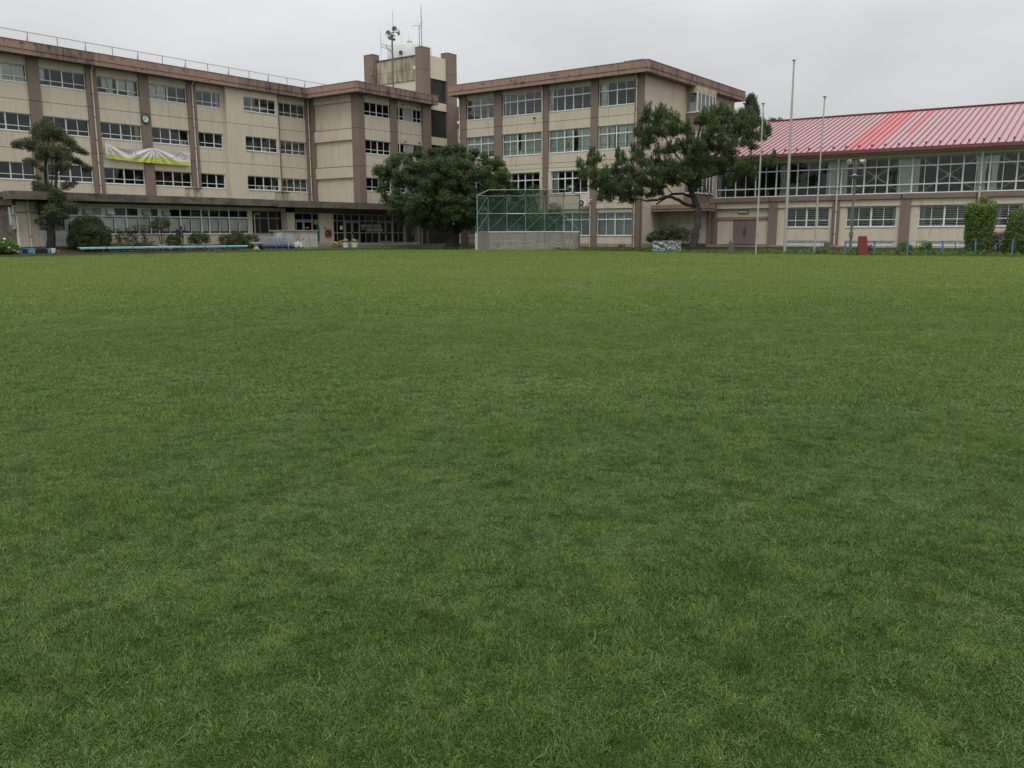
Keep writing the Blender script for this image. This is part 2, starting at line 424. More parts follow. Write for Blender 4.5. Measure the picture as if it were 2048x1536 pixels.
# ------------------------------------------------------------------ helpers
class MB:
    """collects geometry for ONE mesh object"""
    def __init__(s):
        s.v, s.f, s.m = [], [], []
    def add(s, vs, fs, mi=0):
        b = len(s.v)
        s.v.extend(tuple(q) for q in vs)
        for q in fs:
            s.f.append(tuple(b + i for i in q))
            s.m.append(mi)
        return s
    def box(s, x0, x1, y0, y1, z0, z1, mi=0):
        return s.add([(x0, y0, z0), (x1, y0, z0), (x1, y1, z0), (x0, y1, z0), (x0, y0, z1), (x1, y0, z1), (x1, y1, z1), (x0, y1, z1)],
                     [(3, 2, 1, 0), (4, 5, 6, 7), (0, 1, 5, 4), (1, 2, 6, 5), (2, 3, 7, 6), (3, 0, 4, 7)], mi)
    def hexa(s, p, mi=0):
        return s.add(p, [(3, 2, 1, 0), (4, 5, 6, 7), (0, 1, 5, 4), (1, 2, 6, 5), (2, 3, 7, 6), (3, 0, 4, 7)], mi)
    def tube(s, pts, rad, seg=8, mi=0, cap=True):
        pts = [Vector(q[:3]) for q in pts]
        n = len(pts)
        rs = rad if isinstance(rad, (list, tuple)) else [rad] * n
        rings, prev = [], None
        for i, q in enumerate(pts):
            t = (pts[min(i + 1, n - 1)] - pts[max(i - 1, 0)])
            t = t.normalized() if t.length > 1e-9 else Vector((0, 0, 1))
            a = prev if prev is not None and abs(prev.dot(t)) < 0.95 else (Vector((1, 0, 0)) if abs(t.x) < 0.8 else Vector((0, 1, 0)))
            u = (a - t * a.dot(t)).normalized()
            w = t.cross(u)
            prev = u
            rings.append([q + (u * math.cos(k * 2 * math.pi / seg) + w * math.sin(k * 2 * math.pi / seg)) * rs[i] for k in range(seg)])
        vs = [v for r in rings for v in r]
        fs = [(i * seg + k, i * seg + (k + 1) % seg, (i + 1) * seg + (k + 1) % seg, (i + 1) * seg + k) for i in range(n - 1) for k in range(seg)]
        if cap:
            fs.append(tuple(range(seg - 1, -1, -1)))
            fs.append(tuple((n - 1) * seg + k for k in range(seg)))
        return s.add(vs, fs, mi)
    def lathe(s, prof, seg=20, c=(0, 0, 0), mi=0, axis='z', cap=True):
        vs, fs = [], []
        n = len(prof)
        for r, z in prof:
            for k in range(seg):
                a = k * 2 * math.pi / seg
                x, y = r * math.cos(a), r * math.sin(a)
                q = (x, y, z) if axis == 'z' else ((x, z, y) if axis == 'y' else (z, x, y))
                vs.append((q[0] + c[0], q[1] + c[1], q[2] + c[2]))
        for i in range(n - 1):
            for k in range(seg):
                fs.append((i * seg + k, i * seg + (k + 1) % seg, (i + 1) * seg + (k + 1) % seg, (i + 1) * seg + k))
        if cap:
            fs.append(tuple(range(seg - 1, -1, -1)))
            fs.append(tuple((n - 1) * seg + k for k in range(seg)))
        return s.add(vs, fs, mi)
    def build(s, name, mats, parent=None, loc=None, smooth=False, rz=0.0, bevel=0.0):
        me = bpy.data.meshes.new(name)
        me.from_pydata(s.v, [], s.f)
        for m in (mats if isinstance(mats, (list, tuple)) else [mats]):
            me.materials.append(MATS[m])
        if any(s.m):
            me.polygons.foreach_set('material_index', s.m)
        if smooth:
            me.polygons.foreach_set('use_smooth', [True] * len(me.polygons))
        o = bpy.data.objects.new(name, me)
        COL.objects.link(o)
        if smooth:
            try:
                me.set_sharp_from_angle(angle=R(40))
            except Exception:
                pass
        if parent is not None:
            o.parent = parent
        if loc is not None:
            o.location = loc
        o.rotation_euler.z = rz
        if bevel:
            b = o.modifiers.new('edge', 'BEVEL')
            b.width = bevel
            b.segments = 2
            b.limit_method = 'ANGLE'
        return o

def tag(o, label=None, cat=None, group=None, kind=None):
    for k, v in (('label', label), ('category', cat), ('group', group), ('kind', kind)):
        if v:
            o[k] = v
    return o

def thing(name, loc, label, cat, group=None, rz=0.0):
    o = bpy.data.objects.new(name, None)
    o.empty_display_size = 0.3
    COL.objects.link(o)
    o.location = loc
    o.rotation_euler.z = rz
    return tag(o, label, cat, group)

_boxes = {}
class Site:
    """a thing whose parts are given in world coordinates (axis aligned) or, with rz, in its own frame"""
    def __init__(s, name, origin, label, cat, group=None, rz=0.0, local=False):
        s.o = thing(name, origin, label, cat, group, rz)
        s.off = Vector((0, 0, 0)) if local else Vector(origin)
    def box(s, name, m, x0, x1, y0, y1, z0, z1, parent=None):
        dx, dy, dz = x1 - x0, y1 - y0, z1 - z0
        key = (round(dx, 3), round(dy, 3), round(dz, 3), m)
        if key not in _boxes:
            b = MB().box(-dx / 2, dx / 2, -dy / 2, dy / 2, -dz / 2, dz / 2)
            me = bpy.data.meshes.new(name)
            me.from_pydata(b.v, [], b.f)
            me.materials.append(MATS[m])
            _boxes[key] = me
        o = bpy.data.objects.new(name, _boxes[key])
        COL.objects.link(o)
        o.parent = parent or s.o
        off = s.off if parent is None else Vector((0, 0, 0))
        o.location = Vector(((x0 + x1) / 2, (y0 + y1) / 2, (z0 + z1) / 2)) - off
        return o
    def mesh(s, name, mb, m, smooth=False, parent=None):
        mb.v = [tuple(Vector(q) - s.off) for q in mb.v]
        return mb.build(name, m, parent or s.o, smooth=smooth)
    def pipe(s, x, y, z0, z1, r=0.055, bands=(1.8,), head=None):
        b = MB()
        top = [(x, y, z0), (x, y, z1)]
        if head:
            top = [(x, y, z0), (x, y, z1 - 0.35), (x + head[0] * 0.5, y + head[1] * 0.5, z1 - 0.2), (x + head[0], y + head[1], z1)]
        b.tube(top, r, 8)
        o = s.mesh('downpipe', b, 'pipe', True)
        k = MB()
        z = z0 + 0.9
        while z < z1 - 0.4:
            k.tube([(x, y, z - 0.035), (x, y, z + 0.035)], r * 1.22, 8)
            z += 1.8
        kk = k.build('bracket', 'pipe_band', o, smooth=True)
        kk.data.transform(Matrix.Translation(-s.off))
        return o
    def window(s, x0, x1, z0, z1, y, cols, rows, rz=0, main=(), glass='glass', frame='frame_white', fr=0.06, mull=0.045, thick=0.085, trs=0.05,
               sill=True, depth=0.07, panes=None, curtain=None, name='window', pane_name='pane', skip=()):
        """opening in a wall facing local -y (rz=0) or -x (rz=-90): cols / rows are the inner mullion positions and transom heights"""
        w, h = abs(x1 - x0), z1 - z0
        cs = [0.0] + [abs(c - x0) for c in cols] + [w]
        zs = [0.0] + [c - z0 for c in rows] + [h]
        b = MB()
        b.box(0, w, 0, depth, 0, fr)
        b.box(0, w, 0, depth, h - fr, h)
        b.box(0, fr, 0.002, depth - 0.002, fr, h - fr)
        b.box(w - fr, w, 0.002, depth - 0.002, fr, h - fr)
        for i, c in enumerate(cs[1:-1]):
            t = thick if (i in main) else mull
            b.box(c - t / 2, c + t / 2, -0.012 if i in main else 0.004, depth - 0.004, fr, h - fr)
        for q in zs[1:-1]:
            b.box(fr, w - fr, 0.008, depth - 0.008, q - trs / 2, q + trs / 2)
        if sill:
            b.box(-0.02, w + 0.02, -0.13, 0.0, -0.05, 0.012)
        o = b.build(name, frame, s.o)
        off = s.off
        if rz == 0:
            o.location = Vector((min(x0, x1), y, z0)) - off
        else:
            o.location = Vector((y, max(x0, x1), z0)) - off
            o.rotation_euler.z = R(rz)
        for i in range(len(cs) - 1):
            for j in range(len(zs) - 1):
                if (i, j) in skip:
                    continue
                a0 = cs[i] + (fr if i == 0 else mull / 2)
                a1 = cs[i + 1] - (fr if i == len(cs) - 2 else mull / 2)
                c0 = zs[j] + (fr if j == 0 else trs / 2)
                c1 = zs[j + 1] - (fr if j == len(zs) - 2 else trs / 2)
                g = (panes or {}).get((i, j), glass)
                yy = 0.03 + 0.012 * (i % 2)
                s.box(pane_name if g.startswith('glass') or g == 'wired_glass' else 'panel', g, a0, a1, yy, yy + (0.008 if g.startswith('glass') or g == 'wired_glass' else 0.03), c0, c1, parent=o)
        for c in (curtain or []):
            cu0, cu1, q0, q1, cm = c[:5]
            self_curtain(o, cu0, cu1, q0, q1, cm, depth + 0.07 + (c[5] if len(c) > 5 else 0), taper=c[6] if len(c) > 6 else 0)
        return o

_rc = random.Random(5)
def self_curtain(parent, x0, x1, z0, z1, m, y, taper=0.0):
    n = max(6, int((x1 - x0) / 0.045))
    b = MB()
    ph = _rc.uniform(0, 6)
    rows = [0.0, 0.15, 0.5, 0.85, 1.0]
    vs = []
    xm = (x0 + x1) / 2
    for t in rows:
        z = z0 + (z1 - z0) * t
        squeeze = 1 - taper * (1 - abs(t - 0.35) / 0.65 if t > 0.35 else 1 - (0.35 - t) / 0.35 * 0.6)
        for i in range(n + 1):
            x = x0 + (x1 - x0) * i / n
            x = xm + (x - xm) * squeeze
            vs.append((x, y + 0.016 * math.sin(i * 1.35 + ph + 0.5 * math.sin(i * 0.31)) * (1.1 - 0.3 * t) + 0.02 * math.sin(i * 0.4 + t * 3), z))
    fs = [(r * (n + 1) + i, r * (n + 1) + i + 1, (r + 1) * (n + 1) + i + 1, (r + 1) * (n + 1) + i) for r in range(len(rows) - 1) for i in range(n)]
    b.add(vs, fs)
    return b.build('curtain', m, parent, smooth=True)

# ------------------------------------------------------------------ the ground
KERB = [(-40, 60.7), (41, 60.6), (56.7, 57.7), (61.2, 49.6)]
EDGE = [(61.2, 49.6), (63.2, 45.5), (63.6, 38.6), (61.6, 33.5), (58.6, 27.5), (58.2, 22.5), (58.3, 17.5), (58.0, 14.3), (58.5, 10.5), (59.0, 4.0), (60.0, -30)]
LAWN = [(-40, -60)] + KERB + EDGE[1:] + [(60, -60)]

def sheet(name, pts, m, z=None):
    b = MB()
    b.add([(q[0], q[1], q[2] if len(q) > 2 else z) for q in pts], [tuple(range(len(pts)))])
    o = b.build(name, m)
    if o.data.polygons[0].normal.z < 0:
        o.data.flip_normals()
    return tag(o, kind='structure')
sheet('ground', [(-1500, -1500), (1500, -1500), (1500, 1500), (-1500, 1500)], 'lawn_soil', -0.03)
sheet('lawn', LAWN, 'lawn_soil', 0.0)

def strip(name, front, back, m, rows=2):
    """ground rising from a front line to a back line, both (x, y, z)"""
    b = MB()
    n = len(front)
    vs = []
    for r in range(rows + 1):
        t = r / rows
        for a, c in zip(front, back):
            vs.append(tuple(a[k] + (c[k] - a[k]) * t for k in range(3)))
    fs = [(r * n + i, r * n + i + 1, (r + 1) * n + i + 1, (r + 1) * n + i) for r in range(rows) for i in range(n - 1)]
    b.add(vs, fs)
    o = b.build(name, m)
    if o.data.polygons[0].normal.z < 0:
        o.data.flip_normals()
    return tag(o, kind='structure')
strip('garden_bank', [(-40, 60.85, .13), (24, 60.85, .13), (41, 60.75, .13), (46.0, 59.95, .12)], [(-40, 64.9, .62), (24, 64.9, .62), (41, 64.9, .62), (50, 64.9, .58)], 'soil', 3)
strip('paved_forecourt', [(46.0, 59.97, .115), (56.8, 57.85, .115), (61.3, 49.7, .115), (63.2, 46.5, .1)], [(50, 64.9, .4), (60, 64.95, .4), (76, 64.95, .35), (76, 46.0, .22)], 'asphalt_wet', 2)
strip('soil_strip', [(63.2, 46.4, .06), (63.6, 38.6, .02), (61.6, 33.5, .015), (58.6, 27.5, .015), (58.2, 22.5, .015), (58.3, 17.5, .015), (58.0, 14.3, .015), (58.5, 10.5, .015), (59, 4, .015), (60, -30, .015)],
      [(76, 45.8, .2), (74, 38.6, .2), (74, 32.5, .28), (75, 27.5, .28), (75, 22.5, .28), (75, 17.5, .26), (75, 14.3, .25), (75, 10.5, .25), (75, 4, .25), (75, -30, .25)], 'soil', 3)
b_ = MB().box(65.2, 65.5, 36.0, 46.0, -.1, .26).box(65.5, 67.8, 36.0, 46.0, -.1, .2)
tag(b_.build('drain_kerb', 'concrete_dark'), kind='structure')
# dark concrete drain kerb along the field
kb = MB()
for (a, c) in zip(KERB[:-1], KERB[1:]):
    va, vc = Vector((*a, 0)), Vector((*c, 0))
    d = (vc - va).normalized()
    nn = Vector((-d.y, d.x, 0))
    if nn.x + nn.y < 0:
        nn = -nn
    p = [va, vc, vc + nn * 0.28, va + nn * 0.28]
    kb.hexa([(q.x, q.y, -0.1) for q in p] + [(q.x, q.y, 0.145) for q in p])
tag(kb.build('kerb', 'concrete_dark'), kind='structure')
LEFT_TREE_CLUMPS = [(31.64,64.96,9.29,0.43),(31.79,66.07,9.07,0.55),(31.43,63.89,8.84,0.53),(31.43,66.14,8.69,0.47),(31.88,64.0,8.55,0.5),(31.39,64.62,8.41,0.61),(31.22,67.34,8.11,0.4),(30.28,66.46,7.88,0.36),(29.98,66.59,7.79,0.25),(31.08,66.07,7.92,0.47),(31.0,66.57,7.66,0.29),(32.19,63.76,8.24,0.43),(32.61,63.81,7.83,0.4),(32.27,62.28,7.44,0.32),(32.68,62.41,7.3,0.25),(32.79,62.15,7.19,0.18),(31.9,62.51,7.94,0.35),(30.6,63.89,7.41,0.46),(31.08,63.09,7.4,0.46),(31.96,63.58,7.42,0.43),(30.85,65.02,6.97,0.36),(31.25,64.27,6.89,0.43),(31.81,63.97,6.84,0.43),(31.64,62.54,6.92,0.35),(32.3,63.1,6.72,0.29),(32.6,63.07,6.7,0.25),(32.93,63.18,6.52,0.25),(32.5,61.76,6.22,0.25),(32.82,61.83,6.1,0.18),(31.31,61.99,6.26,0.32),(31.48,63.56,6.24,0.32),(29.55,64.23,6.53,0.21),(30.03,64.53,6.61,0.25),(31.05,66.15,6.55,0.25),(30.14,63.27,6.01,0.25),(30.91,65.67,5.53,0.22),(30.61,65.37,5.05,0.29),(30.54,64.64,4.84,0.32),(30.57,65.48,4.7,0.22),(32.15,63.54,5.05,0.29),(32.57,63.63,5.17,0.18),(31.64,63.27,4.88,0.29),(30.85,63.85,4.73,0.43),(30.5,64.21,4.37,0.39),(30.98,63.1,4.36,0.46),(30.75,64.4,3.9,0.5),(30.92,63.28,3.88,0.53),(31.88,64.13,3.64,0.47),(31.06,61.66,3.43,0.39),(31.52,61.91,3.27,0.25),(30.19,63.91,3.35,0.39),(30.21,62.46,3.15,0.49),(31.9,64.89,2.94,0.44),(29.78,62.56,2.8,0.31),(31.32,63.02,2.79,0.25),(30.01,64.38,2.41,0.18),(30.98,65.74,2.61,0.26),(29.57,63.18,2.25,0.18),(31.5,64.22,2.24,0.22),(30.75,63.15,2.47,0.25)]
LEFT_TREE_LIMBS = [[(30.5,63.75,0.39,0.305),(30.59,63.82,1.07,0.27),(30.66,63.91,1.7,0.27),(30.69,63.98,2.06,0.234)],[(30.68,63.97,1.95,0.18),(30.73,64.34,2.84,0.144),(30.92,64.67,4.26,0.117),(31.1,64.85,5.68,0.099),(31.24,64.73,7.08,0.072),(31.51,64.74,8.32,0.045),(31.57,64.87,9.03,0.027)],[(30.74,63.88,1.95,0.18),(30.78,63.64,2.48,0.153),(31.0,63.6,3.89,0.126),(31.24,63.69,5.29,0.099),(31.47,63.87,6.36,0.072),(31.66,64.27,7.44,0.054),(31.71,64.53,8.57,0.032)],[(31.01,63.99,3.54,0.063),(31.26,64.54,4.8,0.054),(31.55,64.64,5.87,0.04),(31.63,64.79,6.76,0.023)],[(31.01,64.65,5.74,0.036),(30.99,65.33,6.22,0.029),(30.78,66.12,6.77,0.018)],[(31.16,64.71,6.66,0.036),(30.71,64.86,7.4,0.029),(30.15,65.41,7.84,0.022),(29.78,65.89,7.77,0.013)],[(31.47,64.05,5.84,0.036),(31.79,63.22,6.76,0.029),(32.26,62.62,7.49,0.02),(32.65,62.01,7.21,0.013)],[(31.46,64.0,5.59,0.036),(32.35,63.7,6.33,0.027),(33.04,62.93,6.3,0.016)],[(31.19,63.94,4.18,0.036),(31.33,63.04,4.65,0.027),(31.71,62.31,5.06,0.014)],[(30.79,64.45,4.08,0.036),(30.88,65.39,4.78,0.022),(30.8,65.76,5.07,0.014)],[(30.62,64.1,2.13,0.054),(30.38,64.1,2.16,0.036),(30.15,64.31,2.41,0.022)],[(31.29,64.76,7.44,0.029),(31.32,65.57,8.53,0.018)],[(31.61,64.15,6.8,0.029),(32.2,64.4,8.01,0.018)],[(30.88,63.85,2.48,0.036),(31.2,62.82,3.35,0.025),(31.57,62.14,3.31,0.014)],[(30.73,64.27,3.19,0.036),(30.79,65.08,3.91,0.022)]]
PINE_PADS = [(62.58,32.94,10.69,0.27),(62.05,32.05,10.3,0.35),(64.51,32.7,10.87,0.28),(61.83,30.91,10.04,0.31),(63.81,31.28,9.93,0.31),(63.1,33.55,10.15,0.36),(66.03,33.95,10.26,0.45),(59.79,29.71,9.11,0.41),(64.47,34.94,9.6,0.29),(63.79,34.07,9.2,0.36),(61.91,32.46,9.24,0.43),(64.57,31.21,9.39,0.32),(63.67,30.18,9.39,0.23),(67.2,31.57,9.45,0.29),(64.03,31.58,9.13,0.4),(62.81,31.97,9.06,0.39),(61.84,33.05,8.4,0.31),(62.37,32.47,8.56,0.31),(62.02,32.83,7.99,0.23),(63.9,28.9,10.13,0.27),(69.19,30.55,11.03,0.33),(62.98,27.22,10.38,0.3),(60.47,25.52,9.8,0.29),(64.9,29.68,9.91,0.31),(65.32,29.02,9.87,0.39),(66.69,28.75,10.09,0.44),(66.19,27.74,10.04,0.39),(66.69,27.3,10.29,0.35),(67.82,27.18,10.31,0.36),(69.22,27.25,10.69,0.32),(66.18,26.9,9.57,0.43),(66.79,26.34,9.7,0.43),(71.17,27.3,10.26,0.37),(68.96,25.94,9.41,0.36),(63.98,28.2,9.16,0.38),(70.06,29.77,9.77,0.46),(67.91,28.0,9.15,0.44),(66.26,26.18,8.85,0.43),(65.76,25.06,8.51,0.34),(68.64,25.6,9.05,0.24),(63.97,28.5,8.66,0.35),(64.1,27.62,8.47,0.38),(64.22,26.64,8.05,0.38),(66.12,26.41,8.18,0.35),(69.23,26.89,8.17,0.28),(63.72,29.91,8.36,0.35),(62.36,28.65,7.88,0.38),(65.0,31.33,8.2,0.36),(63.62,31.34,7.87,0.39),(65.58,30.93,7.79,0.48),(66.86,30.31,8.0,0.49),(65.02,28.82,8.01,0.43),(65.52,28.15,7.82,0.47),(63.06,31.7,7.62,0.31),(61.01,31.26,7.45,0.23),(67.29,28.1,7.71,0.44),(61.0,38.35,6.78,0.2),(59.4,36.87,6.23,0.32),(59.19,36.11,6.76,0.31),(59.29,36.09,7.37,0.2),(58.71,35.24,6.91,0.27),(58.02,35.74,5.7,0.35),(59.0,35.61,5.78,0.39),(58.72,34.73,5.84,0.35),(58.96,35.36,5.12,0.39),(57.73,33.79,5.39,0.42),(61.11,35.05,6.13,0.36),(60.88,34.66,6.71,0.28),(59.12,33.67,7.12,0.15),(57.54,32.34,6.7,0.22),(61.18,33.97,6.32,0.39),(62.42,35.33,5.66,0.44),(59.18,34.14,4.9,0.42),(59.07,34.91,4.54,0.35),(59.11,34.48,4.12,0.31),(61.46,34.99,4.55,0.4),(59.61,33.07,5.03,0.42),(62.98,34.27,5.84,0.4),(61.12,33.38,6.97,0.27),(63.08,34.55,7.81,0.16),(61.98,33.32,7.4,0.28),(61.71,32.73,6.75,0.43),(59.95,31.27,5.98,0.45),(60.59,32.48,5.28,0.42),(60.63,33.4,4.36,0.39),(61.64,34.58,3.96,0.28),(61.9,33.21,4.55,0.36),(60.99,31.86,5.09,0.42),(63.35,32.19,6.13,0.48),(64.24,32.89,6.91,0.44),(63.0,31.21,6.68,0.47),(62.99,30.31,6.44,0.51),(62.35,31.03,5.49,0.47),(63.8,32.44,5.07,0.36),(64.13,31.29,5.35,0.4),(62.32,29.54,5.59,0.46),(64.84,30.1,6.19,0.48),(63.46,29.18,5.17,0.35),(62.07,30.52,6.03,0.42),(63.89,33.36,4.39,0.28),(63.69,32.45,4.51,0.24),(58.47,34.82,3.88,0.15),(61.2,33.48,3.88,0.24),(65.45,29.81,6.75,0.52),(64.11,28.37,6.95,0.5),(65.37,28.08,6.63,0.47),(67.18,28.02,6.97,0.48),(63.51,25.64,6.26,0.41),(67.52,26.49,6.68,0.4),(68.73,26.09,6.81,0.36),(68.73,25.39,6.74,0.28),(65.77,24.04,6.8,0.19),(67.42,26.42,6.09,0.36),(65.64,25.27,5.65,0.23),(67.35,27.21,5.97,0.36),(67.01,27.64,5.54,0.32),(66.05,27.68,5.11,0.24),(63.33,28.73,5.83,0.46),(64.08,28.28,6.04,0.43),(66.9,28.71,6.2,0.36),(62.83,29.32,6.88,0.5),(64.81,30.08,4.8,0.24),(65.73,29.6,7.23,0.44)]
PINE_LIMBS = [[(63.31,29.26,0.07,0.354),(63.46,29.22,0.57,0.324),(63.65,29.16,1.27,0.295),(63.88,29.08,2.04,0.275),(64.01,29.13,2.82,0.265),(64.04,29.3,3.51,0.256),(63.99,29.5,3.98,0.236)],[(64.0,29.46,3.9,0.216),(64.12,29.84,4.57,0.177),(64.34,30.24,5.75,0.157),(64.51,30.24,7.1,0.138),(64.7,29.86,8.43,0.098),(64.94,29.6,9.76,0.059),(65.59,28.75,10.44,0.031)],[(63.88,29.52,3.52,0.138),(63.26,29.87,3.62,0.128),(62.7,30.21,3.96,0.118),(62.25,30.55,4.18,0.118),(61.72,30.93,4.22,0.108),(61.25,31.32,3.95,0.098),(60.68,31.89,3.87,0.069),(60.03,32.84,4.1,0.043),(59.58,33.92,4.53,0.026)],[(63.91,29.68,4.21,0.118),(63.9,30.46,4.5,0.088),(63.68,31.26,4.48,0.079),(63.52,31.74,4.18,0.079),(63.06,32.37,3.67,0.059)],[(63.94,29.9,5.06,0.088),(62.59,30.56,5.79,0.069),(61.04,31.7,6.02,0.059),(59.39,33.18,5.81,0.043),(57.85,34.92,5.81,0.026)],[(63.97,29.97,5.45,0.088),(65.75,29.05,5.89,0.069),(67.07,27.74,6.29,0.051),(68.68,25.7,6.75,0.026)],[(63.98,29.69,4.56,0.049),(63.65,28.92,5.06,0.043),(63.73,28.63,5.01,0.039),(63.71,28.35,4.55,0.035),(63.97,27.87,4.13,0.02)],[(63.73,28.63,5.01,0.028),(63.86,27.97,4.54,0.018),(63.84,27.74,4.24,0.014)],[(64.07,29.61,4.72,0.031),(64.83,29.28,4.73,0.024),(65.24,28.84,4.0,0.016)],[(64.07,30.09,6.3,0.079),(64.27,31.66,7.93,0.059),(64.18,32.54,9.33,0.043),(63.92,33.18,10.31,0.024)],[(64.45,30.03,7.85,0.079),(65.06,28.45,8.75,0.059),(66.02,26.83,9.36,0.043),(66.76,25.72,9.57,0.024)],[(62.64,31.39,4.18,0.039),(60.97,31.42,4.77,0.031),(60.4,31.99,5.22,0.02)],[(61.9,32.31,3.91,0.039),(60.91,32.68,4.73,0.026)],[(63.03,30.94,4.45,0.039),(63.9,32.27,5.42,0.028)]]
ROUND_TREE_CLUMPS = [(58.04,57.73,6.96,1.03),(58.62,57.0,7.85,0.93),(58.77,55.43,8.1,0.83),(58.74,53.68,8.44,0.77),(59.88,53.03,8.57,0.73),(60.95,52.35,8.74,0.74),(62.28,51.98,8.81,0.79),(62.25,50.5,8.29,0.78),(62.98,49.75,7.99,0.74),(63.88,49.07,7.57,0.84),(63.34,47.76,6.51,0.83),(64.6,48.02,5.56,0.7),(65.27,47.84,4.82,0.47),(63.06,48.01,5.06,0.83),(62.07,48.66,5.48,0.91),(62.25,48.24,4.38,0.73),(56.58,56.33,5.52,0.69),(56.91,56.38,4.52,0.6),(56.55,54.8,4.16,0.73),(58.25,55.53,3.33,0.74),(58.52,56.13,2.67,0.56),(57.96,54.05,2.55,0.69),(59.49,53.93,2.29,0.7),(57.96,55.47,6.2,1.11),(58.7,54.3,6.85,1.15),(58.81,52.59,7.22,1.13),(59.08,51.05,7.38,1.12),(60.63,50.63,7.45,1.09),(61.07,49.27,6.76,1.09),(58.77,53.79,5.52,1.19),(58.59,51.83,5.88,1.22),(59.54,50.9,6.11,1.22),(60.78,50.2,5.7,1.19),(61.16,49.09,4.59,0.91),(58.59,52.46,4.38,1.18),(56.7,52.53,4.12,1.07),(58.75,50.84,4.13,1.17),(59.86,50.04,4.14,1.09),(59.5,52.4,3.08,1.01),(59.64,50.75,2.84,1.0),(59.98,49.58,3.05,0.82),(61.96,50.64,2.19,0.65),(61.23,51.23,2.1,0.56),(58.12,52.96,3.29,0.91),(61.31,49.23,2.84,0.6),(59.74,52.64,2.11,0.56),(57.81,56.56,6.9,0.74),(62.44,49.11,6.83,0.83),(60.87,52.12,1.97,0.47),(56.97,55.86,3.31,0.41),(65.67,54.04,5.55,1.06),(62.01,57.77,4.31,1.06),(64.44,55.87,7.18,1.06),(65.38,54.66,5.82,1.06),(65.29,54.81,6.69,1.06),(65.25,54.93,6.22,1.06),(66.75,51.32,6.14,1.05),(66.54,52.08,5.75,1.06),(64.49,52.42,2.97,1.04),(63.4,57.11,5.34,1.06),(62.54,58.0,6.79,1.06),(63.13,57.43,5.49,1.06),(65.63,52.84,4.21,1.06),(63.24,57.28,5.37,1.06),(61.05,58.72,4.75,1.05),(63.96,56.33,7.4,1.06),(62.68,57.48,4.7,1.06),(64.46,55.29,4.5,1.06),(63.31,57.2,5.35,1.06),(63.75,56.08,7.93,1.05),(63.86,56.79,6.16,1.06),(62.68,57.24,4.36,1.06),(66.03,50.66,3.97,1.04),(64.49,55.57,7.51,1.06),(64.17,56.36,6.79,1.06),(64.14,54.85,3.73,1.06)]
ROUND_TREE_LIMBS = [[(60.67,51.57,-0.01,0.869),(60.73,51.67,0.62,0.64),(60.88,51.66,1.29,0.503)],[(60.63,51.76,0.48,0.366),(60.25,52.01,1.3,0.297),(59.64,52.25,2.19,0.229),(59.09,52.63,3.3,0.16),(58.76,53.2,4.84,0.091)],[(60.88,51.6,1.07,0.32),(61.25,51.72,1.97,0.274),(61.68,51.7,3.33,0.206),(62.1,51.6,4.91,0.137),(61.85,51.96,6.7,0.069)],[(60.82,51.62,0.84,0.274),(60.35,51.56,1.97,0.229),(60.13,51.57,3.3,0.183),(60.2,52.07,5.3,0.114)],[(60.99,51.52,1.29,0.229),(62.04,51.29,2.42,0.183),(63.12,50.68,3.56,0.137),(64.3,49.83,4.93,0.069)],[(60.62,51.92,0.94,0.183),(61.04,53.36,1.98,0.137),(60.78,55.08,3.14,0.091),(59.87,56.72,4.52,0.046)]]
SMALL_TREE_CLUMPS = [(67.88,47.53,5.12,0.75),(65.95,47.88,4.7,0.65),(69.78,47.11,4.94,0.77),(69.42,45.44,4.51,0.57),(67.39,50.11,4.1,0.57),(66.68,47.54,4.03,0.84),(70.1,48.2,4.03,0.87),(68.03,45.08,3.65,0.7),(69.67,45.03,3.82,0.43),(67.41,48.94,3.14,0.71),(65.63,45.95,2.85,0.73),(67.83,45.78,2.83,0.7),(67.9,44.43,2.86,0.46),(67.34,50.38,2.93,0.38),(67.72,47.99,1.97,0.48),(67.43,45.79,1.95,0.47),(64.74,49.0,4.7,0.42),(68.2,44.37,4.82,0.37),(66.94,49.18,5.23,0.43)]
SMALL_TREE_LIMBS = [[(67.29,46.99,0.34,0.189),(67.4,47.19,1.5,0.165),(67.51,47.38,2.66,0.118),(67.8,47.48,4.29,0.059)],[(67.47,47.24,1.96,0.094),(67.38,48.63,3.37,0.047)],[(67.5,47.26,2.2,0.094),(68.09,45.96,3.34,0.047)]]
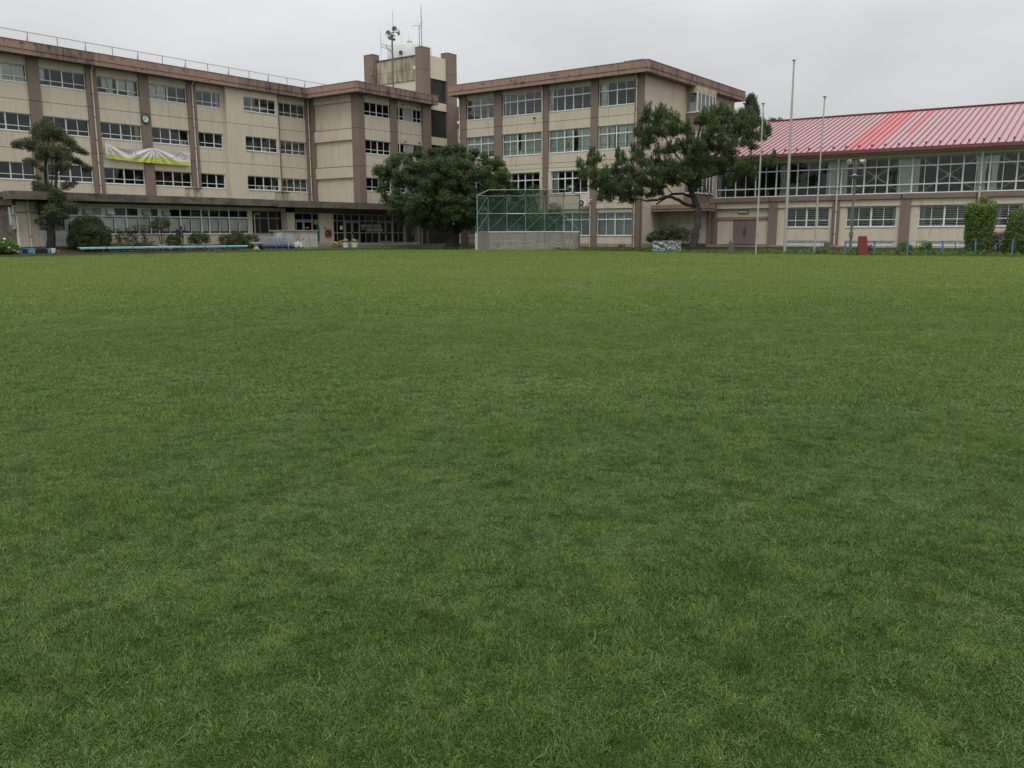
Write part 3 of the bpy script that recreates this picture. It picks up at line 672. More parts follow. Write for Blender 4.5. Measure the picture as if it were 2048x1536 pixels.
SPIRE_CLUMPS = [(111.39,43.89,17.91,0.26),(113.31,45.0,18.11,0.27),(110.88,43.94,17.64,0.28),(112.28,44.06,17.69,0.29),(112.68,44.26,17.64,0.3),(114.18,45.31,17.78,0.32),(110.91,44.05,17.21,0.32),(111.57,43.98,17.16,0.33),(111.42,43.65,17.01,0.34),(113.3,44.54,17.17,0.35),(110.49,43.1,16.64,0.35),(112.02,43.94,16.76,0.37),(110.74,43.28,16.47,0.37),(111.73,43.97,16.51,0.39),(112.83,44.78,16.58,0.4),(111.29,44.07,16.25,0.41),(112.83,44.57,16.34,0.42),(111.44,43.94,16.04,0.43),(112.28,43.67,15.99,0.44),(111.5,44.47,15.86,0.45),(110.34,44.44,15.63,0.46),(112.71,43.97,15.72,0.47),(112.39,44.86,15.64,0.48),(110.81,43.9,15.31,0.49),(112.16,45.17,15.42,0.5),(112.44,43.53,15.21,0.51),(110.98,44.34,15.02,0.52),(111.69,44.59,14.99,0.53),(113.28,43.82,14.97,0.54),(112.69,44.41,14.85,0.55),(113.19,45.27,14.84,0.57),(112.73,43.27,14.54,0.57),(111.84,44.34,14.43,0.58),(109.65,43.63,14.07,0.58),(111.89,42.6,14.09,0.6),(112.94,43.53,14.13,0.61),(110.79,42.82,13.79,0.61),(110.03,44.19,13.7,0.62),(114.48,43.96,13.95,0.65),(111.71,43.64,13.58,0.65),(110.94,42.48,13.33,0.65),(108.74,43.29,13.09,0.65),(111.12,42.67,13.14,0.67),(115.01,44.08,13.43,0.71),(111.25,44.22,13.02,0.7),(112.61,43.67,12.98,0.71),(112.98,43.28,12.87,0.72),(112.08,42.02,12.62,0.72),(112.93,42.6,12.6,0.74),(112.22,42.88,12.45,0.75),(110.11,44.91,12.3,0.76),(112.93,43.89,12.34,0.78),(110.88,42.74,12.01,0.77),(109.37,44.92,11.91,0.78),(110.48,43.6,11.81,0.79),(113.86,42.93,11.9,0.82),(111.89,41.97,11.59,0.81),(114.74,42.9,11.73,0.84),(108.52,44.68,11.29,0.83),(110.41,42.82,11.2,0.84)]
FAR_CLUMPS = [(137.85,50.92,18.41,0.58),(141.21,52.05,18.92,0.54),(140.82,52.07,19.23,0.59),(139.58,51.47,17.49,0.49),(141.52,50.98,18.91,0.39),(140.54,51.77,17.98,0.59),(143.83,52.68,19.57,0.46),(139.5,52.84,18.7,0.63),(142.04,52.85,18.32,0.53),(139.82,52.62,18.12,0.35),(142.61,53.55,18.65,0.37),(142.47,51.23,18.76,0.53),(141.88,51.05,19.29,0.65),(142.8,54.05,18.67,0.55),(145.02,52.09,19.2,0.64),(144.45,52.87,18.97,0.39),(142.91,53.53,19.09,0.44),(141.65,52.62,18.07,0.45),(141.18,51.77,19.41,0.37),(141.38,51.53,17.81,0.43),(140.3,53.16,19.06,0.44),(142.39,52.94,18.62,0.43),(141.38,51.72,18.02,0.58),(142.59,51.91,18.53,0.41),(142.81,51.73,19.09,0.61),(141.57,52.39,18.38,0.49)]
BANNER_TOP = [(38.583,8.843),(38.782,8.754),(39.025,8.683),(39.435,8.589),(39.853,8.53),(40.361,8.481),(40.877,8.459),(41.404,8.497),(41.943,8.592),(42.395,8.67),(42.897,8.735),(43.123,8.723),(43.392,8.657),(43.842,8.529),(44.302,8.467),(44.873,8.548),(45.45,8.622),(45.881,8.602),(46.168,8.555),(46.36,8.645)]
BANNER_MID = [(38.547,7.96),(38.755,7.974),(38.963,7.969),(39.381,7.958),(39.799,7.908),(40.222,7.857),(40.826,7.857),(41.353,7.884),(41.885,7.903),(42.333,7.916),(42.832,7.941),(43.106,7.955),(43.335,7.957),(43.795,7.938),(44.257,7.897),(44.721,7.823),(45.192,7.769),(45.67,7.748),(46.058,7.755),(46.352,7.773)]
BANNER_BOTTOM = [(38.568,7.631),(38.807,7.615),(39.055,7.592),(39.431,7.569),(39.854,7.548),(40.279,7.524),(40.796,7.496),(41.32,7.489),(41.85,7.481),(42.296,7.468),(42.793,7.465),(43.067,7.465),(43.295,7.463),(43.756,7.453),(44.222,7.452),(44.692,7.446),(45.166,7.441),(45.647,7.444),(46.034,7.45),(46.357,7.46)]
BANNER_STROKES = [[(38.842,8.486),(38.833,8.155),(39.123,8.128)],[(39.59,8.424),(39.926,8.39),(40.342,8.262),(40.79,8.194)],[(40.097,8.402),(40.125,8.226)],[(40.507,8.174),(40.622,8.003),(40.82,8.036),(40.895,8.261)],[(41.255,8.286),(41.133,8.138),(41.167,8.02),(41.408,8.016)],[(42.785,8.475),(43.038,8.513),(43.031,8.044),(42.614,8.048)],[(43.293,8.286),(43.321,8.063),(43.777,8.003)],[(44.875,8.27),(44.831,8.017)],[(45.02,8.009),(44.979,8.215),(45.244,8.441),(45.447,8.589),(45.673,8.408),(45.771,8.12),(45.637,7.944)],[(45.71,8.263),(46.032,8.361),(46.114,8.164),(45.906,7.982),(45.718,8.054)],[(44.359,8.008),(44.734,7.99)]]
BANNER_LETTERS = [(40.316,7.697),(40.449,7.693),(40.582,7.69),(40.716,7.687),(40.851,7.683),(40.986,7.68),(41.121,7.677),(41.256,7.673),(41.393,7.67),(41.529,7.667),(41.666,7.663),(41.803,7.66),(41.941,7.656),(43.084,7.679),(43.267,7.678),(43.45,7.677),(43.866,7.666),(44.018,7.651),(44.171,7.635),(44.324,7.62),(44.478,7.604)]
# ------------------------------------------------------------------ left school wing with projecting stair block
RND = random.Random(11)
W = Site('school_wing', (24.0, 70.3, 0.3), 'long four storey cream school wing with brown pillars, a banner and a clock on it', 'school building')
YF = 70.3
TOPZ, SOFZ = 15.68, 14.75
ROWS = ((14.12, 12.82, 13.22), (10.53, 9.22, 9.62), (6.9, 5.61, 6.01))
def spandrel(S, a0, a1, zs, face, thick, axis, m='cream', gap=0.035):
    """wall field between openings; a horizontal construction joint is left open between the pieces"""
    for z0, z1 in zs:
        if axis == 'x':
            S.box('wall_panel', m, a0, a1, face, face + thick, z0, z1)
        else:
            S.box('wall_panel', m, face, face + thick, a0, a1, z0, z1)
SPZ = [(14.12, SOFZ), (11.575, 12.82), (10.53, 11.54), (7.975, 9.22), (6.9, 7.94), (0.35, 5.61)]
def column(S, x0, x1, y0, y1, zs=((0.3, 7.94), (7.975, 11.54), (11.575, SOFZ)), m='brown'):
    for z0, z1 in zs:
        S.box('pillar', m, x0, x1, y0, y1, z0, z1)
cents = [24.39 + 4.53 * k for k in range(6)]          # 24.39 .. 47.04
for c in cents:
    column(W, c - .44, c + .45, YF - .12, YF + .35)
W.box('joint_strip', 'joint', 24.0, 60.3, YF + .06, YF + .2, 11.5, 11.62)
W.box('joint_strip', 'joint', 24.0, 60.3, YF + .06, YF + .2, 7.9, 8.02)
def paper(o, x, z, w=.24, h=.34, m='paper', y=.075):
    b = MB().box(x, x + w, y, y + .004, z, z + h)
    return b.build('paper', m, o)
for i in range(5):
    x0, x1 = cents[i] + .45, cents[i + 1] - .44
    spandrel(W, x0, x1, SPZ, YF, .25, 'x')
    q = [x0 + (x1 - x0) * k / 4 for k in (1, 2, 3)]
    for r, (zh, zs_, zt) in enumerate(ROWS):
        cu = []
        w = x1 - x0
        if r == 0:
            if i == 1: cu = [(0.1, w - .1, .08, 1.22, 'curtain_white')]
            if i == 2: cu = [(0.05, .55, .3, 1.25, 'curtain_white')]
            if i == 3: cu = [(.55, 1.0, .45, 1.25, 'curtain_white'), (1.05, 1.55, .05, 1.25, 'curtain_white', 0, .35), (1.75, 2.6, .35, 1.25, 'curtain_white'), (2.7, 3.35, .1, 1.25, 'curtain_white')]
            if i == 4: cu = [(.02, .9, .08, 1.25, 'curtain_white'), (1.0, 1.72, .1, 1.25, 'curtain_white')]
        elif RND.random() < .35:
            cu = [(w - .5, w - .12, .05, 1.25, 'curtain_beige', 0, .2)]
        o = W.window(x0, x1, zs_, zh, YF + .1, q, [zt], main=(1,), glass='glass_upper', curtain=cu)
        if r == 1 and i == 4:
            paper(o, 2.78, .06, .3, .36), paper(o, 3.15, .06, .28, .36)
        if r == 1 and i == 3:
            paper(o, .08, .06, .14, .4)
# bay with three sashes, projecting bay and last bay
spandrel(W, 47.49, 50.35, SPZ, YF, .25, 'x')
for r, (zh, zs_, zt) in enumerate(ROWS):
    W.window(47.49, 50.12, zs_, zh, YF + .1, [48.24, 49.2], [zt], main=(1,), glass='glass_upper', curtain=[(2.2, 2.55, .05, 1.25, 'curtain_beige')] if r == 0 else None)
    W.box('wall_panel', 'cream', 50.12, 50.35, YF, YF + .25, zs_, zh)
YB = YF - .42
for z0, z1 in SPZ:
    W.box('wall_panel', 'cream', 50.35, 56.2, YB, YB + .25, z0, z1)
for r, (zh, zs_, zt) in enumerate(ROWS):
    W.box('wall_panel', 'cream', 50.35, 52.3, YB, YB + .25, zs_, zh)
    W.box('wall_panel', 'cream', 56.0, 56.2, YB, YB + .25, zs_, zh)
    o = W.window(52.3, 56.0, zs_, zh, YB + .08, [53.2, 54.15, 55.1], [zt], main=(1,), glass='glass_upper')
    if r == 1: paper(o, 1.95, .07, .5, .34)
    if r == 2: paper(o, 1.2, .07, .42, .34), paper(o, 2.0, .07, .42, .34), paper(o, 3.0, .07, .38, .34)
W.box('wall_panel', 'cream', 50.35, 50.55, YB + .25, YF + .2, .35, SOFZ)
W.box('joint_strip', 'joint', 50.4, 56.15, YB + .05, YB + .2, 11.5, 11.62)
W.box('joint_strip', 'joint', 50.4, 56.15, YB + .05, YB + .2, 7.9, 8.02)
column(W, 56.2, 56.46, YF - .3, YF + .3)
spandrel(W, 56.46, 59.9, SPZ, YF, .25, 'x')
for r, (zh, zs_, zt) in enumerate(ROWS):
    W.window(56.5, 59.88, zs_, zh, YF + .1, [57.35, 58.2, 59.05], [zt], main=(1,), glass='glass_upper')
column(W, 59.9, 60.42, YF - .1, YF + .35)
for x in (37.98, 47.06, 60.2):
    W.pipe(x, YF - .2, 4.5, 14.75, head=(0, -.3) if x < 60 else None)
# projecting block, left face
XB, YK = 60.4, 63.2
COLU = ((4.2, 7.94), (7.975, 11.54), (11.575, SOFZ))
column(W, XB, XB + .9, YK, YK + .9, COLU)
column(W, XB - .0, XB + .3, YF - .75, YF - .1)
for z0, z1 in ((14.1, SOFZ), (10.5, 11.54), (6.9, 7.94)):
    W.box('beam', 'cream', XB + .02, XB + .32, YK + .9, YF - .75, z0, z1)
for z0, z1 in ((11.575, 14.1), (7.975, 10.5), (4.2, 6.9)):
    W.box('wall_panel', 'cream', XB + .2, XB + .42, YK + .9, YF - .75, z0, z1)
W.box('joint_strip', 'joint', XB + .12, XB + .3, YK + .6, YF - .4, 11.5, 11.62)
W.box('joint_strip', 'joint', XB + .12, XB + .3, YK + .6, YF - .4, 7.9, 8.02)
# block front
column(W, 64.85, 65.85, YK - .02, YK + .5, COLU)
column(W, 69.6, 70.7, YK - .02, YK + .5, COLU)
W.box('joint_strip', 'joint', 61.2, 70.4, YK + .12, YK + .25, 11.5, 11.62)
W.box('joint_strip', 'joint', 61.2, 70.4, YK + .12, YK + .25, 7.9, 8.02)
for a0, a1 in ((61.3, 64.85), (65.85, 69.6)):
    spandrel(W, a0, a1, SPZ[:-1] + [(4.2, 5.61)], YK + .06, .25, 'x')
for r, (zh, zs_, zt) in enumerate(ROWS):
    W.window(61.32, 64.83, zs_, zh, YK + .16, [62.2, 63.08, 63.95], [zt], main=(1,), glass='glass_upper')
    W.window(65.87, 66.95, zs_, zh, YK + .16, [66.3], [zt], glass='glass_upper', curtain=[(.45, 1.0, .05, .8, 'curtain_grey')])
    W.window(68.3, 69.58, zs_, zh, YK + .16, [68.9], [zt], glass='glass_upper', curtain=[(.1, 1.2, .05, .75, 'curtain_grey')])
    lv = MB()
    z = zs_
    lv.box(66.95, 68.3, YK + .22, YK + .3, zs_, zh)
    while z < zh - .08:
        lv.hexa([(66.97, YK + .12, z), (68.28, YK + .12, z), (68.28, YK + .215, z + .05), (66.97, YK + .215, z + .05),
                 (66.97, YK + .12, z + .03), (68.28, YK + .12, z + .03), (68.28, YK + .215, z + .08), (66.97, YK + .215, z + .08)])
        z += .1
    W.mesh('louvre_panel', lv, 'louvre')
W.pipe(66.0, YK - .1, 4.5, 14.75)
for x, z in ((66.75, 14.38), (68.95, 14.38), (66.95, 10.78), (69.1, 10.78)):
    W.mesh('vent_cap', MB().tube([(x, YK + .06, z), (x, YK - .08, z)], [.09, .07], 8), 'metal_dark', True)
# fascia panels with open joints, in an upper and a lower course
def fascia(S, axis, f, a_list, out, m='fascia', top=TOPZ, bot=SOFZ, split=15.07, depth=.32):
    """axis 'x': runs along X at y=f (outer face), material behind towards +y*out"""
    for a0, a1 in zip(a_list[:-1], a_list[1:]):
        for z0, z1, inset in ((split + .03, top, 0.0), (bot, split, .035)):
            lo, hi = (f + inset, f + depth) if out > 0 else (f - depth, f - inset)
            mm = m(a0) if callable(m) else m
            if axis == 'x':
                S.box('fascia_panel', mm, a0 + .008, a1 - .008, lo, hi, z0, z1)
            else:
                S.box('fascia_panel', mm, lo, hi, a0 + .008, a1 - .008, z0, z1)
xs = [24.0] + [c for c in [24.39 + 2.265 * k for k in range(1, 16)]] + [59.5]
fascia(W, 'x', YF - .9, xs, 1, m=lambda a: 'fascia_dirty' if a > 50 or 31.5 < a < 37 else 'fascia')
fascia(W, 'y', 59.5, [62.3 + 2.37 * k for k in range(4)], 1, m='fascia')
fascia(W, 'x', 62.3, [59.84] + [60.8 + 2.08 * k for k in range(6)], 1, m='fascia_dirty')
fascia(W, 'y', 71.2, [62.64, 64.5, 66.2], -1, m='fascia_dirty')
W.box('soffit', 'soffit', 24.0, 59.8, YF - .6, YF + .3, SOFZ + .02, SOFZ + .14)
W.box('soffit', 'soffit', 59.8, 71.0, 62.6, YF + .3, SOFZ + .02, SOFZ + .14)
W.box('roof', 'concrete', 24.0, 60.0, YF - .6, YF + 9, 15.2, 15.4)
W.box('roof', 'concrete', 60.0, 71.0, 62.6, YF + 9, 15.2, 15.4)
W.box('coping', 'metal_grey', 24.0, 59.52, YF - .93, YF - .55, TOPZ + .004, TOPZ + .035)
W.box('coping', 'metal_grey', 59.47, 59.82, 62.27, YF - .93, TOPZ + .004, TOPZ + .035)
W.box('coping', 'metal_grey', 59.82, 71.22, 62.27, 62.62, TOPZ + .004, TOPZ + .035)
# insides: floors, back wall, cross walls
for z in (4.5, 8.1, 11.7, 15.0):
    W.box('floor_slab', 'room_floor', 24.0, 60.6, YF + .36, YF + 8.6, z - .18, z - .04)
    W.box('floor_slab', 'room_floor', 60.7, 69.3, YK + .55, YF + .3, z - .18, z - .04)
W.box('back_wall', 'room_wall', 24.0, 71, YF + 8.6, YF + 8.8, .3, 15.1)
for c in cents[::2] + [50.3, 56.3, 60.5]:
    W.box('cross_wall', 'room_wall', c - .08, c + .08, YF + .36, YF + 8.6, .3, 15.1)
W.box('cross_wall', 'room_wall', 24.0, 24.1, YF + .36, YF + 8.6, .3, 15.1)
W.box('cross_wall', 'room_wall', 65.3, 65.42, YK + .55, YF + .3, .3, 15.1)
W.box('cross_wall', 'room_wall', 69.3, 69.42, YK + .55, YF + 8.6, .3, 15.1)

# roof railing
RL = thing('roof_railing', (33.0, 69.65, TOPZ), 'thin pale steel railing along the roof edge of the long left wing', 'railing')
bal = MB()
x = 24.2 - 33
k = 0
while x < 63 - 33:
    if k % 12 == 0:
        p = MB().box(x - .025, x + .025, -.03, .03, -.25, .74)
        if (k // 12) % 2 == 0:
            p.hexa([(x - .02, .0, -.25), (x + .02, .0, -.25), (x + .02, .38, -.25), (x - .02, .38, -.25), (x - .02, .0, .45), (x + .02, .0, .45), (x + .02, .05, .45), (x - .02, .05, .45)])
        p.build('post', 'metal_grey', RL)
    else:
        bal.box(x - .006, x + .006, -.006, .006, .02, .7)
    x += .184
    k += 1
tag(bal.build('baluster', 'frame_white', RL), kind='stuff')
MB().box(-9, 29.6, -.022, .022, .7, .745).build('top_rail', 'metal_grey', RL)
MB().box(-9, 29.6, -.012, .012, .0, .024).build('bottom_rail', 'frame_white', RL)

# ------------------------------------------------------------------ stair tower
T = Site('stair_tower', (69.6, 63.2, 0.3), 'cream stair tower with brown corner piers rising above the roofs between both wings', 'tower')
PT = 20.45
for (a0, a1, b0, b1) in ((69.55, 70.8, 63.0, 63.95), (73.6, 75.1, 63.0, 63.95), (69.3, 70.3, 69.95, 71.3), (73.9, 75.1, 69.95, 71.3)):
    for z0, z1 in ((4.26, 7.94), (7.96, 11.54), (11.56, 15.1), (15.12, 18.3), (18.32, PT)):
        T.box('pier', 'brown', a0, a1, b0, b1, z0, z1)
    T.box('pier_cap', 'joint', a0 - .02, a1 + .02, b0 - .02, b1 + .02, PT, PT + .05)
for z0, z1 in ((17.58, 19.85), (14.4, 15.2), (10.78, 11.6), (7.2, 8.0), (3.4, 4.3)):
    T.box('wall_panel', 'cream_light', 70.8, 73.6, 63.25, 63.5, z0, z1)
for z0, z1 in ((15.2, 17.58), (11.6, 14.4), (8.0, 10.78), (4.3, 7.2)):
    b = MB()
    n = 15
    for k in range(n + 1):
        xx = 70.8 + 2.8 * k / n
        b.box(xx - .02, xx + .02, 63.36, 63.44, z0, z1)
    b.box(70.82, 73.58, 63.38, 63.46, z1 - .06, z1 - .001)
    b.box(70.82, 73.58, 63.38, 63.46, z0 + .001, z0 + .06)
    fo = T.mesh('glazed_screen', b, 'metal_dark')
    for k in range(n):
        T.box('pane', 'wired_glass', 70.82 + 2.8 * k / n, 70.78 + 2.8 * (k + 1) / n, 63.41 + .005 * (k % 2), 63.42 + .005 * (k % 2), z0 + .06, z1 - .06)
T.box('side_wall', 'cream_stained', 69.9, 70.15, 63.95, 69.95, 17.35, 19.72)
T.box('side_wall', 'cream_light', 69.98, 70.15, 63.95, 69.95, .3, 17.3)
T.box('coping', 'concrete_dark', 69.84, 70.2, 63.96, 69.94, 19.72, 19.84)
T.box('joint_strip', 'joint', 69.897, 69.92, 63.97, 69.93, 18.42, 18.45)
T.box('side_wall', 'cream', 74.8, 75.05, 63.95, 69.95, .3, 19.7)
T.box('back_wall', 'cream', 70.2, 74.9, 70.3, 70.6, .3, 19.7)
T.box('roof', 'concrete', 70.15, 74.8, 63.5, 70.3, 18.6, 18.8)
for z in (4.0, 7.6, 11.2, 14.8, 17.4):
    T.box('floor_slab', 'room_dark', 70.2, 74.75, 64.5, 70.2, z - .2, z)
T.box('junction_box', 'ac_white', 69.7, 69.9, 64.1, 64.4, 18.35, 18.75)
T.pipe(69.82, 64.22, 15.4, 18.35, .05)
# recessed link to the right hand wing
T.box('link_wall', 'cream', 75.15, 75.4, 57.0, 63.2, .3, 10.5)
T.box('link_wall', 'brown', 75.1, 75.4, 57.0, 63.2, 13.6, 14.9)
T.box('link_wall', 'brown', 75.2, 75.4, 57.0, 63.2, 12.7, 13.3)
T.window(62.6, 59.2, 10.5, 12.7, 75.2, [61.75, 60.9, 60.05], [11.2], rz=-90, sill=False)
T.box('link_wall', 'cream', 75.15, 75.4, 57.0, 59.2, 10.5, 12.7)
T.box('link_wall', 'cream', 75.15, 75.4, 62.6, 63.2, 10.5, 12.7)
T.box('link_roof', 'concrete', 75.1, 80, 57.0, 63.2, 14.9, 15.1)
# cage ladder
LD = thing('cage_ladder', (69.86, 70.05, 16.3), 'rusty caged ladder on the stained side of the stair tower', 'ladder')
b = MB()
for yy in (-.22, .22):
    b.tube([(-.1, yy, -1.0), (-.1, yy, 2.9)], .03, 6)
b.build('rail', 'rust', LD, smooth=True)
b = MB()
for k in range(13):
    b.tube([(-.1, -.22, -.9 + k * .3), (-.1, .22, -.9 + k * .3)], .016, 6)
b.build('rung', 'rust', LD, smooth=True)
b = MB()
for k in range(5):
    zz = .1 + k * .68
    b.tube([(-.1 - .62 * math.sin(a), .36 * math.cos(a), zz) for a in [math.pi * j / 8 for j in range(9)]], .022, 6)
for a in (.5, 1.1, 1.57, 2.1, 2.64):
    b.tube([(-.1 - .62 * math.sin(a), .36 * math.cos(a), .1), (-.1 - .62 * math.sin(a), .36 * math.cos(a), 2.85)], .02, 6)
b.build('cage', 'rust', LD, smooth=True)

# ------------------------------------------------------------------ right hand classroom wing (faces -X)
M = Site('classroom_wing', (68.0, 50.0, 0.2), 'cream four storey classroom wing with brown roof band seen from its corner', 'school building')
XF = 68.0
MR = ((14.37, 12.4, 13.68), (10.75, 8.72, 10.05), (7.05, 5.06, 6.38), (3.22, 1.22, 2.64))
MZ = [(14.37, SOFZ), (11.545, 12.4), (10.75, 11.51), (7.845, 8.72), (7.4, 7.81)]
mcols = [(36.42, 37.12), (40.8, 41.52), (46.08, 46.8), (51.44, 52.38), (55.85, 56.72)]
MZC = ((.2, 4.1), (4.12, 7.4), (7.42, 11.51), (11.545, SOFZ))
for k, (a, c) in enumerate(mcols):
    for z0, z1 in MZC:
        M.box('pillar', 'brown', XF - .12, XF + .35, a, c, z0, z1)
M.box('joint_strip', 'joint', XF + .08, XF + .22, 36.6, 56.6, 11.47, 11.58)
M.box('joint_strip', 'joint', XF + .08, XF + .22, 36.6, 56.6, 7.76, 7.88)
bays = [(37.12, 40.8, 4), (41.52, 46.08, 5), (46.8, 51.44, 5), (52.38, 55.85, 4)]
for bi, (a, c, n) in enumerate(bays):
    for z0, z1 in MZ:
        M.box('wall_panel', 'cream', XF, XF + .25, a, c, z0, z1)
    # lower part: framed wide window row, beam, ground floor
    M.box('wall_panel', 'cream_light', XF - .04, XF + .2, a, c, 7.08, 7.36)
    for e0, e1 in ((a, a + .28), (c - .28, c)):
        M.box('wall_panel', 'cream_light', XF - .04, XF + .2, e0, e1, 4.12, 7.06)
    M.box('wall_panel', 'cream', XF, XF + .25, a + .28, c - .28, 4.12, 5.06)
    M.box('beam', 'cream', XF - .1, XF + .25, a, c, 3.6, 4.08)
    M.box('wall_panel', 'cream', XF + .02, XF + .25, a, c, 3.24, 3.58)
    M.box('wall_panel', 'cream', XF + .02, XF + .25, a, c, .5, 1.22)
    for r, (zh, zs_, zt) in enumerate(MR):
        a0, c0 = (a + .28, c - .28) if r == 2 else (a + .02, c - .02)
        w = c0 - a0
        nn = 5 if (r == 2 and n == 5) else n
        if nn == 5:
            q = [c0 - w * t for t in (.185, .375, .575, .79)]
            main = (1, 2)
        else:
            q = [c0 - w * t for t in (.25, .5, .75)]
            main = (1,)
        h = zh - zs_
        cu = []
        if r == 0:
            cu = {0: [(.15, .75, .1, h - .05, 'curtain_white')], 1: [(.0, .38, .1, h - .05, 'curtain_white'), (w - .22, w - .05, .4, h - .05, 'curtain_white')], 2: [(.05, .32, .1, h - .05, 'curtain_white', 0, .2), (w - .3, w - .05, .3, h - .05, 'curtain_white')], 3: []}[bi]
        elif r == 1:
            if bi == 0: cu = [(.05, 1.0, .06, h - .05, 'curtain_green'), (1.0, 1.62, .1, h - .05, 'curtain_green', 0, .45), (1.95, 2.7, .05, h - .05, 'curtain_green'), (2.75, w - .05, .1, h - .05, 'curtain_green', .05, .25)]
            elif bi == 1: cu = [(.05, 1.75, .06, h - .05, 'curtain_green'), (1.78, 2.55, .06, h - .05, 'curtain_green'), (2.95, 3.8, .1, h - .05, 'curtain_green', 0, .4), (3.5, w - .05, .06, h - .05, 'curtain_green')]
            elif bi == 2: cu = [(.05, 1.7, .06, h - .05, 'curtain_green'), (2.05, w - .05, .06, h - .05, 'curtain_green')]
            else: cu = [(.05, 1.62, .06, h - .05, 'curtain_green'), (1.7, w - .05, .06, h - .05, 'curtain_green')]
        elif r == 2:
            cu = [(.05, .75, .1, h - .05, 'curtain_grey')] if bi in (1, 2) else []
        else:
            cu = [(.05, w * .5 - .05, .1, h - .05, 'curtain_grey'), (w * .5 + .02, w - .05, .1, h - .05, 'curtain_grey')]
        pn = None
        if r == 1 and bi == 3:
            pn = {(2, 0): 'board_brown', (3, 0): 'board_brown'}
        o = M.window(c0, a0, zs_, zh, XF + .1, q, [zt], rz=-90, main=main, trs=.1, thick=.1, curtain=cu, panes=None)
        if pn:
            bb = MB().box(w * .5, w - .08, .1, .12, .06, .62)
            bb.build('notice_board', 'board_brown', o)
        if r in (0, 1, 2):
            rb = MB()
            for zz in ((.32, .52) if r == 0 else ((.42,) if r == 1 else (.42, .78))):
                rb.box(.06, w - .06, .085, .105, zz, zz + .025)
            rb.build('safety_bar', 'metal_grey' if r != 1 else 'frame_dark', o)
        if r == 1 and bi == 2: paper(o, 1.85, .06, .5, .36)
        if r == 1:
            for (px_, pz_, mm) in ((.3, .9, 'flower_white'), (1.15, 1.05, 'flower_white'), (1.3, .62, 'flower_peach'), (2.2, 1.0, 'flower_white'), (2.9, 1.0, 'flower_peach'), (w - .55, .8, 'flower_white'), (w - .25, 1.0, 'poster_yellow')):
                b = MB().lathe([(.001, 0), (.055, 0), (.055, .004), (.001, .004)], 10, (px_, .08, pz_), axis='y')
                b.build('paper_flower', mm, o)
        if r == 1 and bi == 1:
            b = MB().lathe([(.001, 0), (.15, 0), (.15, .006), (.001, .006)], 16, (2.05, .078, .62), axis='y')
            b.build('paper_flower', 'flower_yellow', o)
            mb_ = MB().box(1.95, 2.15, .074, .078, .62, .85)
            mb_.build('paper_flower', 'poster_yellow', o)
        if r == 2 and bi == 1:
            SIGN_HOST = o
for a, c in ((36.45, 56.7),):
    M.box('foundation', 'foundation', XF + .01, XF + .3, a, c, .05, .5)
mv = MB()
for yy in (38.2, 43.5, 49.0):
    vv = MB().box(XF - .02, XF + .03, yy - .35, yy + .35, .22, .42)
    M.mesh('floor_vent', vv, 'metal_dark')
for y in (46.68, 56.6, 36.9, 41.4):
    M.pipe(XF - .2, y, .2 if y < 50 else 4.5, 14.75 if y != 41.4 else 3.9, head=(-.3, 0) if y != 41.4 else None)
for z, y in ((11.95, 47.55), (8.2, 40.0)):
    M.mesh('security_light', MB().lathe([(.02, 0), (.1, .02), (.13, .12), (.06, .2), (.02, .24)], 10, (XF - .22, y, z - .1)), 'metal_dark', True)
# fascia
ys = [35.5, 36.7] + [38.98, 41.17, 43.7, 46.5, 49.3, 52.0, 54.2, 56.0, 57.5]
fascia(M, 'y', XF - .9, ys, 1, m='fascia')
fascia(M, 'x', 35.5, [67.44 + 2.1 * k for k in range(11)], 1, m='fascia_dirty')
M.box('fascia_end', 'fascia_dirty', 88.2, 88.5, 35.84, 57.4, SOFZ, TOPZ)
M.box('fascia_end', 'fascia', 67.46, 88.2, 57.18, 57.5, SOFZ, TOPZ)
M.box('soffit', 'soffit', 67.4, 88.2, 35.8, 57.2, SOFZ + .02, SOFZ + .14)
M.box('roof', 'concrete', 67.4, 88.2, 35.8, 57.2, 15.2, 15.4)
M.box('coping', 'metal_grey', XF - .93, XF - .55, 35.47, 57.5, TOPZ + .004, TOPZ + .035)
M.box('coping', 'metal_grey', XF - .55, 88.53, 35.47, 35.84, TOPZ + .004, TOPZ + .035)
# end wall with oriel stair
for z0, z1 in ((.5, 3.58), (3.6, 7.81), (7.845, 11.51), (11.545, SOFZ)):
    M.box('end_wall', 'cream', XF + .36, 87.9, 36.425, 36.7, z0, z1)
M.box('joint_strip', 'joint', XF + .4, 87.8, 36.47, 36.6, 11.47, 11.58)
M.box('joint_strip', 'joint', XF + .4, 87.8, 36.47, 36.6, 7.76, 7.88)
M.box('foundation', 'foundation', XF + .3, 87.8, 36.41, 36.8, .05, .5)
M.box('far_wall', 'cream', 87.6, 87.9, 36.7, 57.0, .3, SOFZ)
OX0, OX1, OY = 76.5, 80.6, 35.25
for z0, z1 in ((10.75, 11.51), (11.545, 12.42), (7.2, 7.81), (7.845, 8.75), (3.7, 5.1)):
    M.box('oriel_panel', 'brown', OX0, OX1, OY, 36.42, z0, z1)
M.box('oriel_panel', 'cream_stained', OX0 + .02, OX1, OY, 36.42, 14.25, SOFZ)
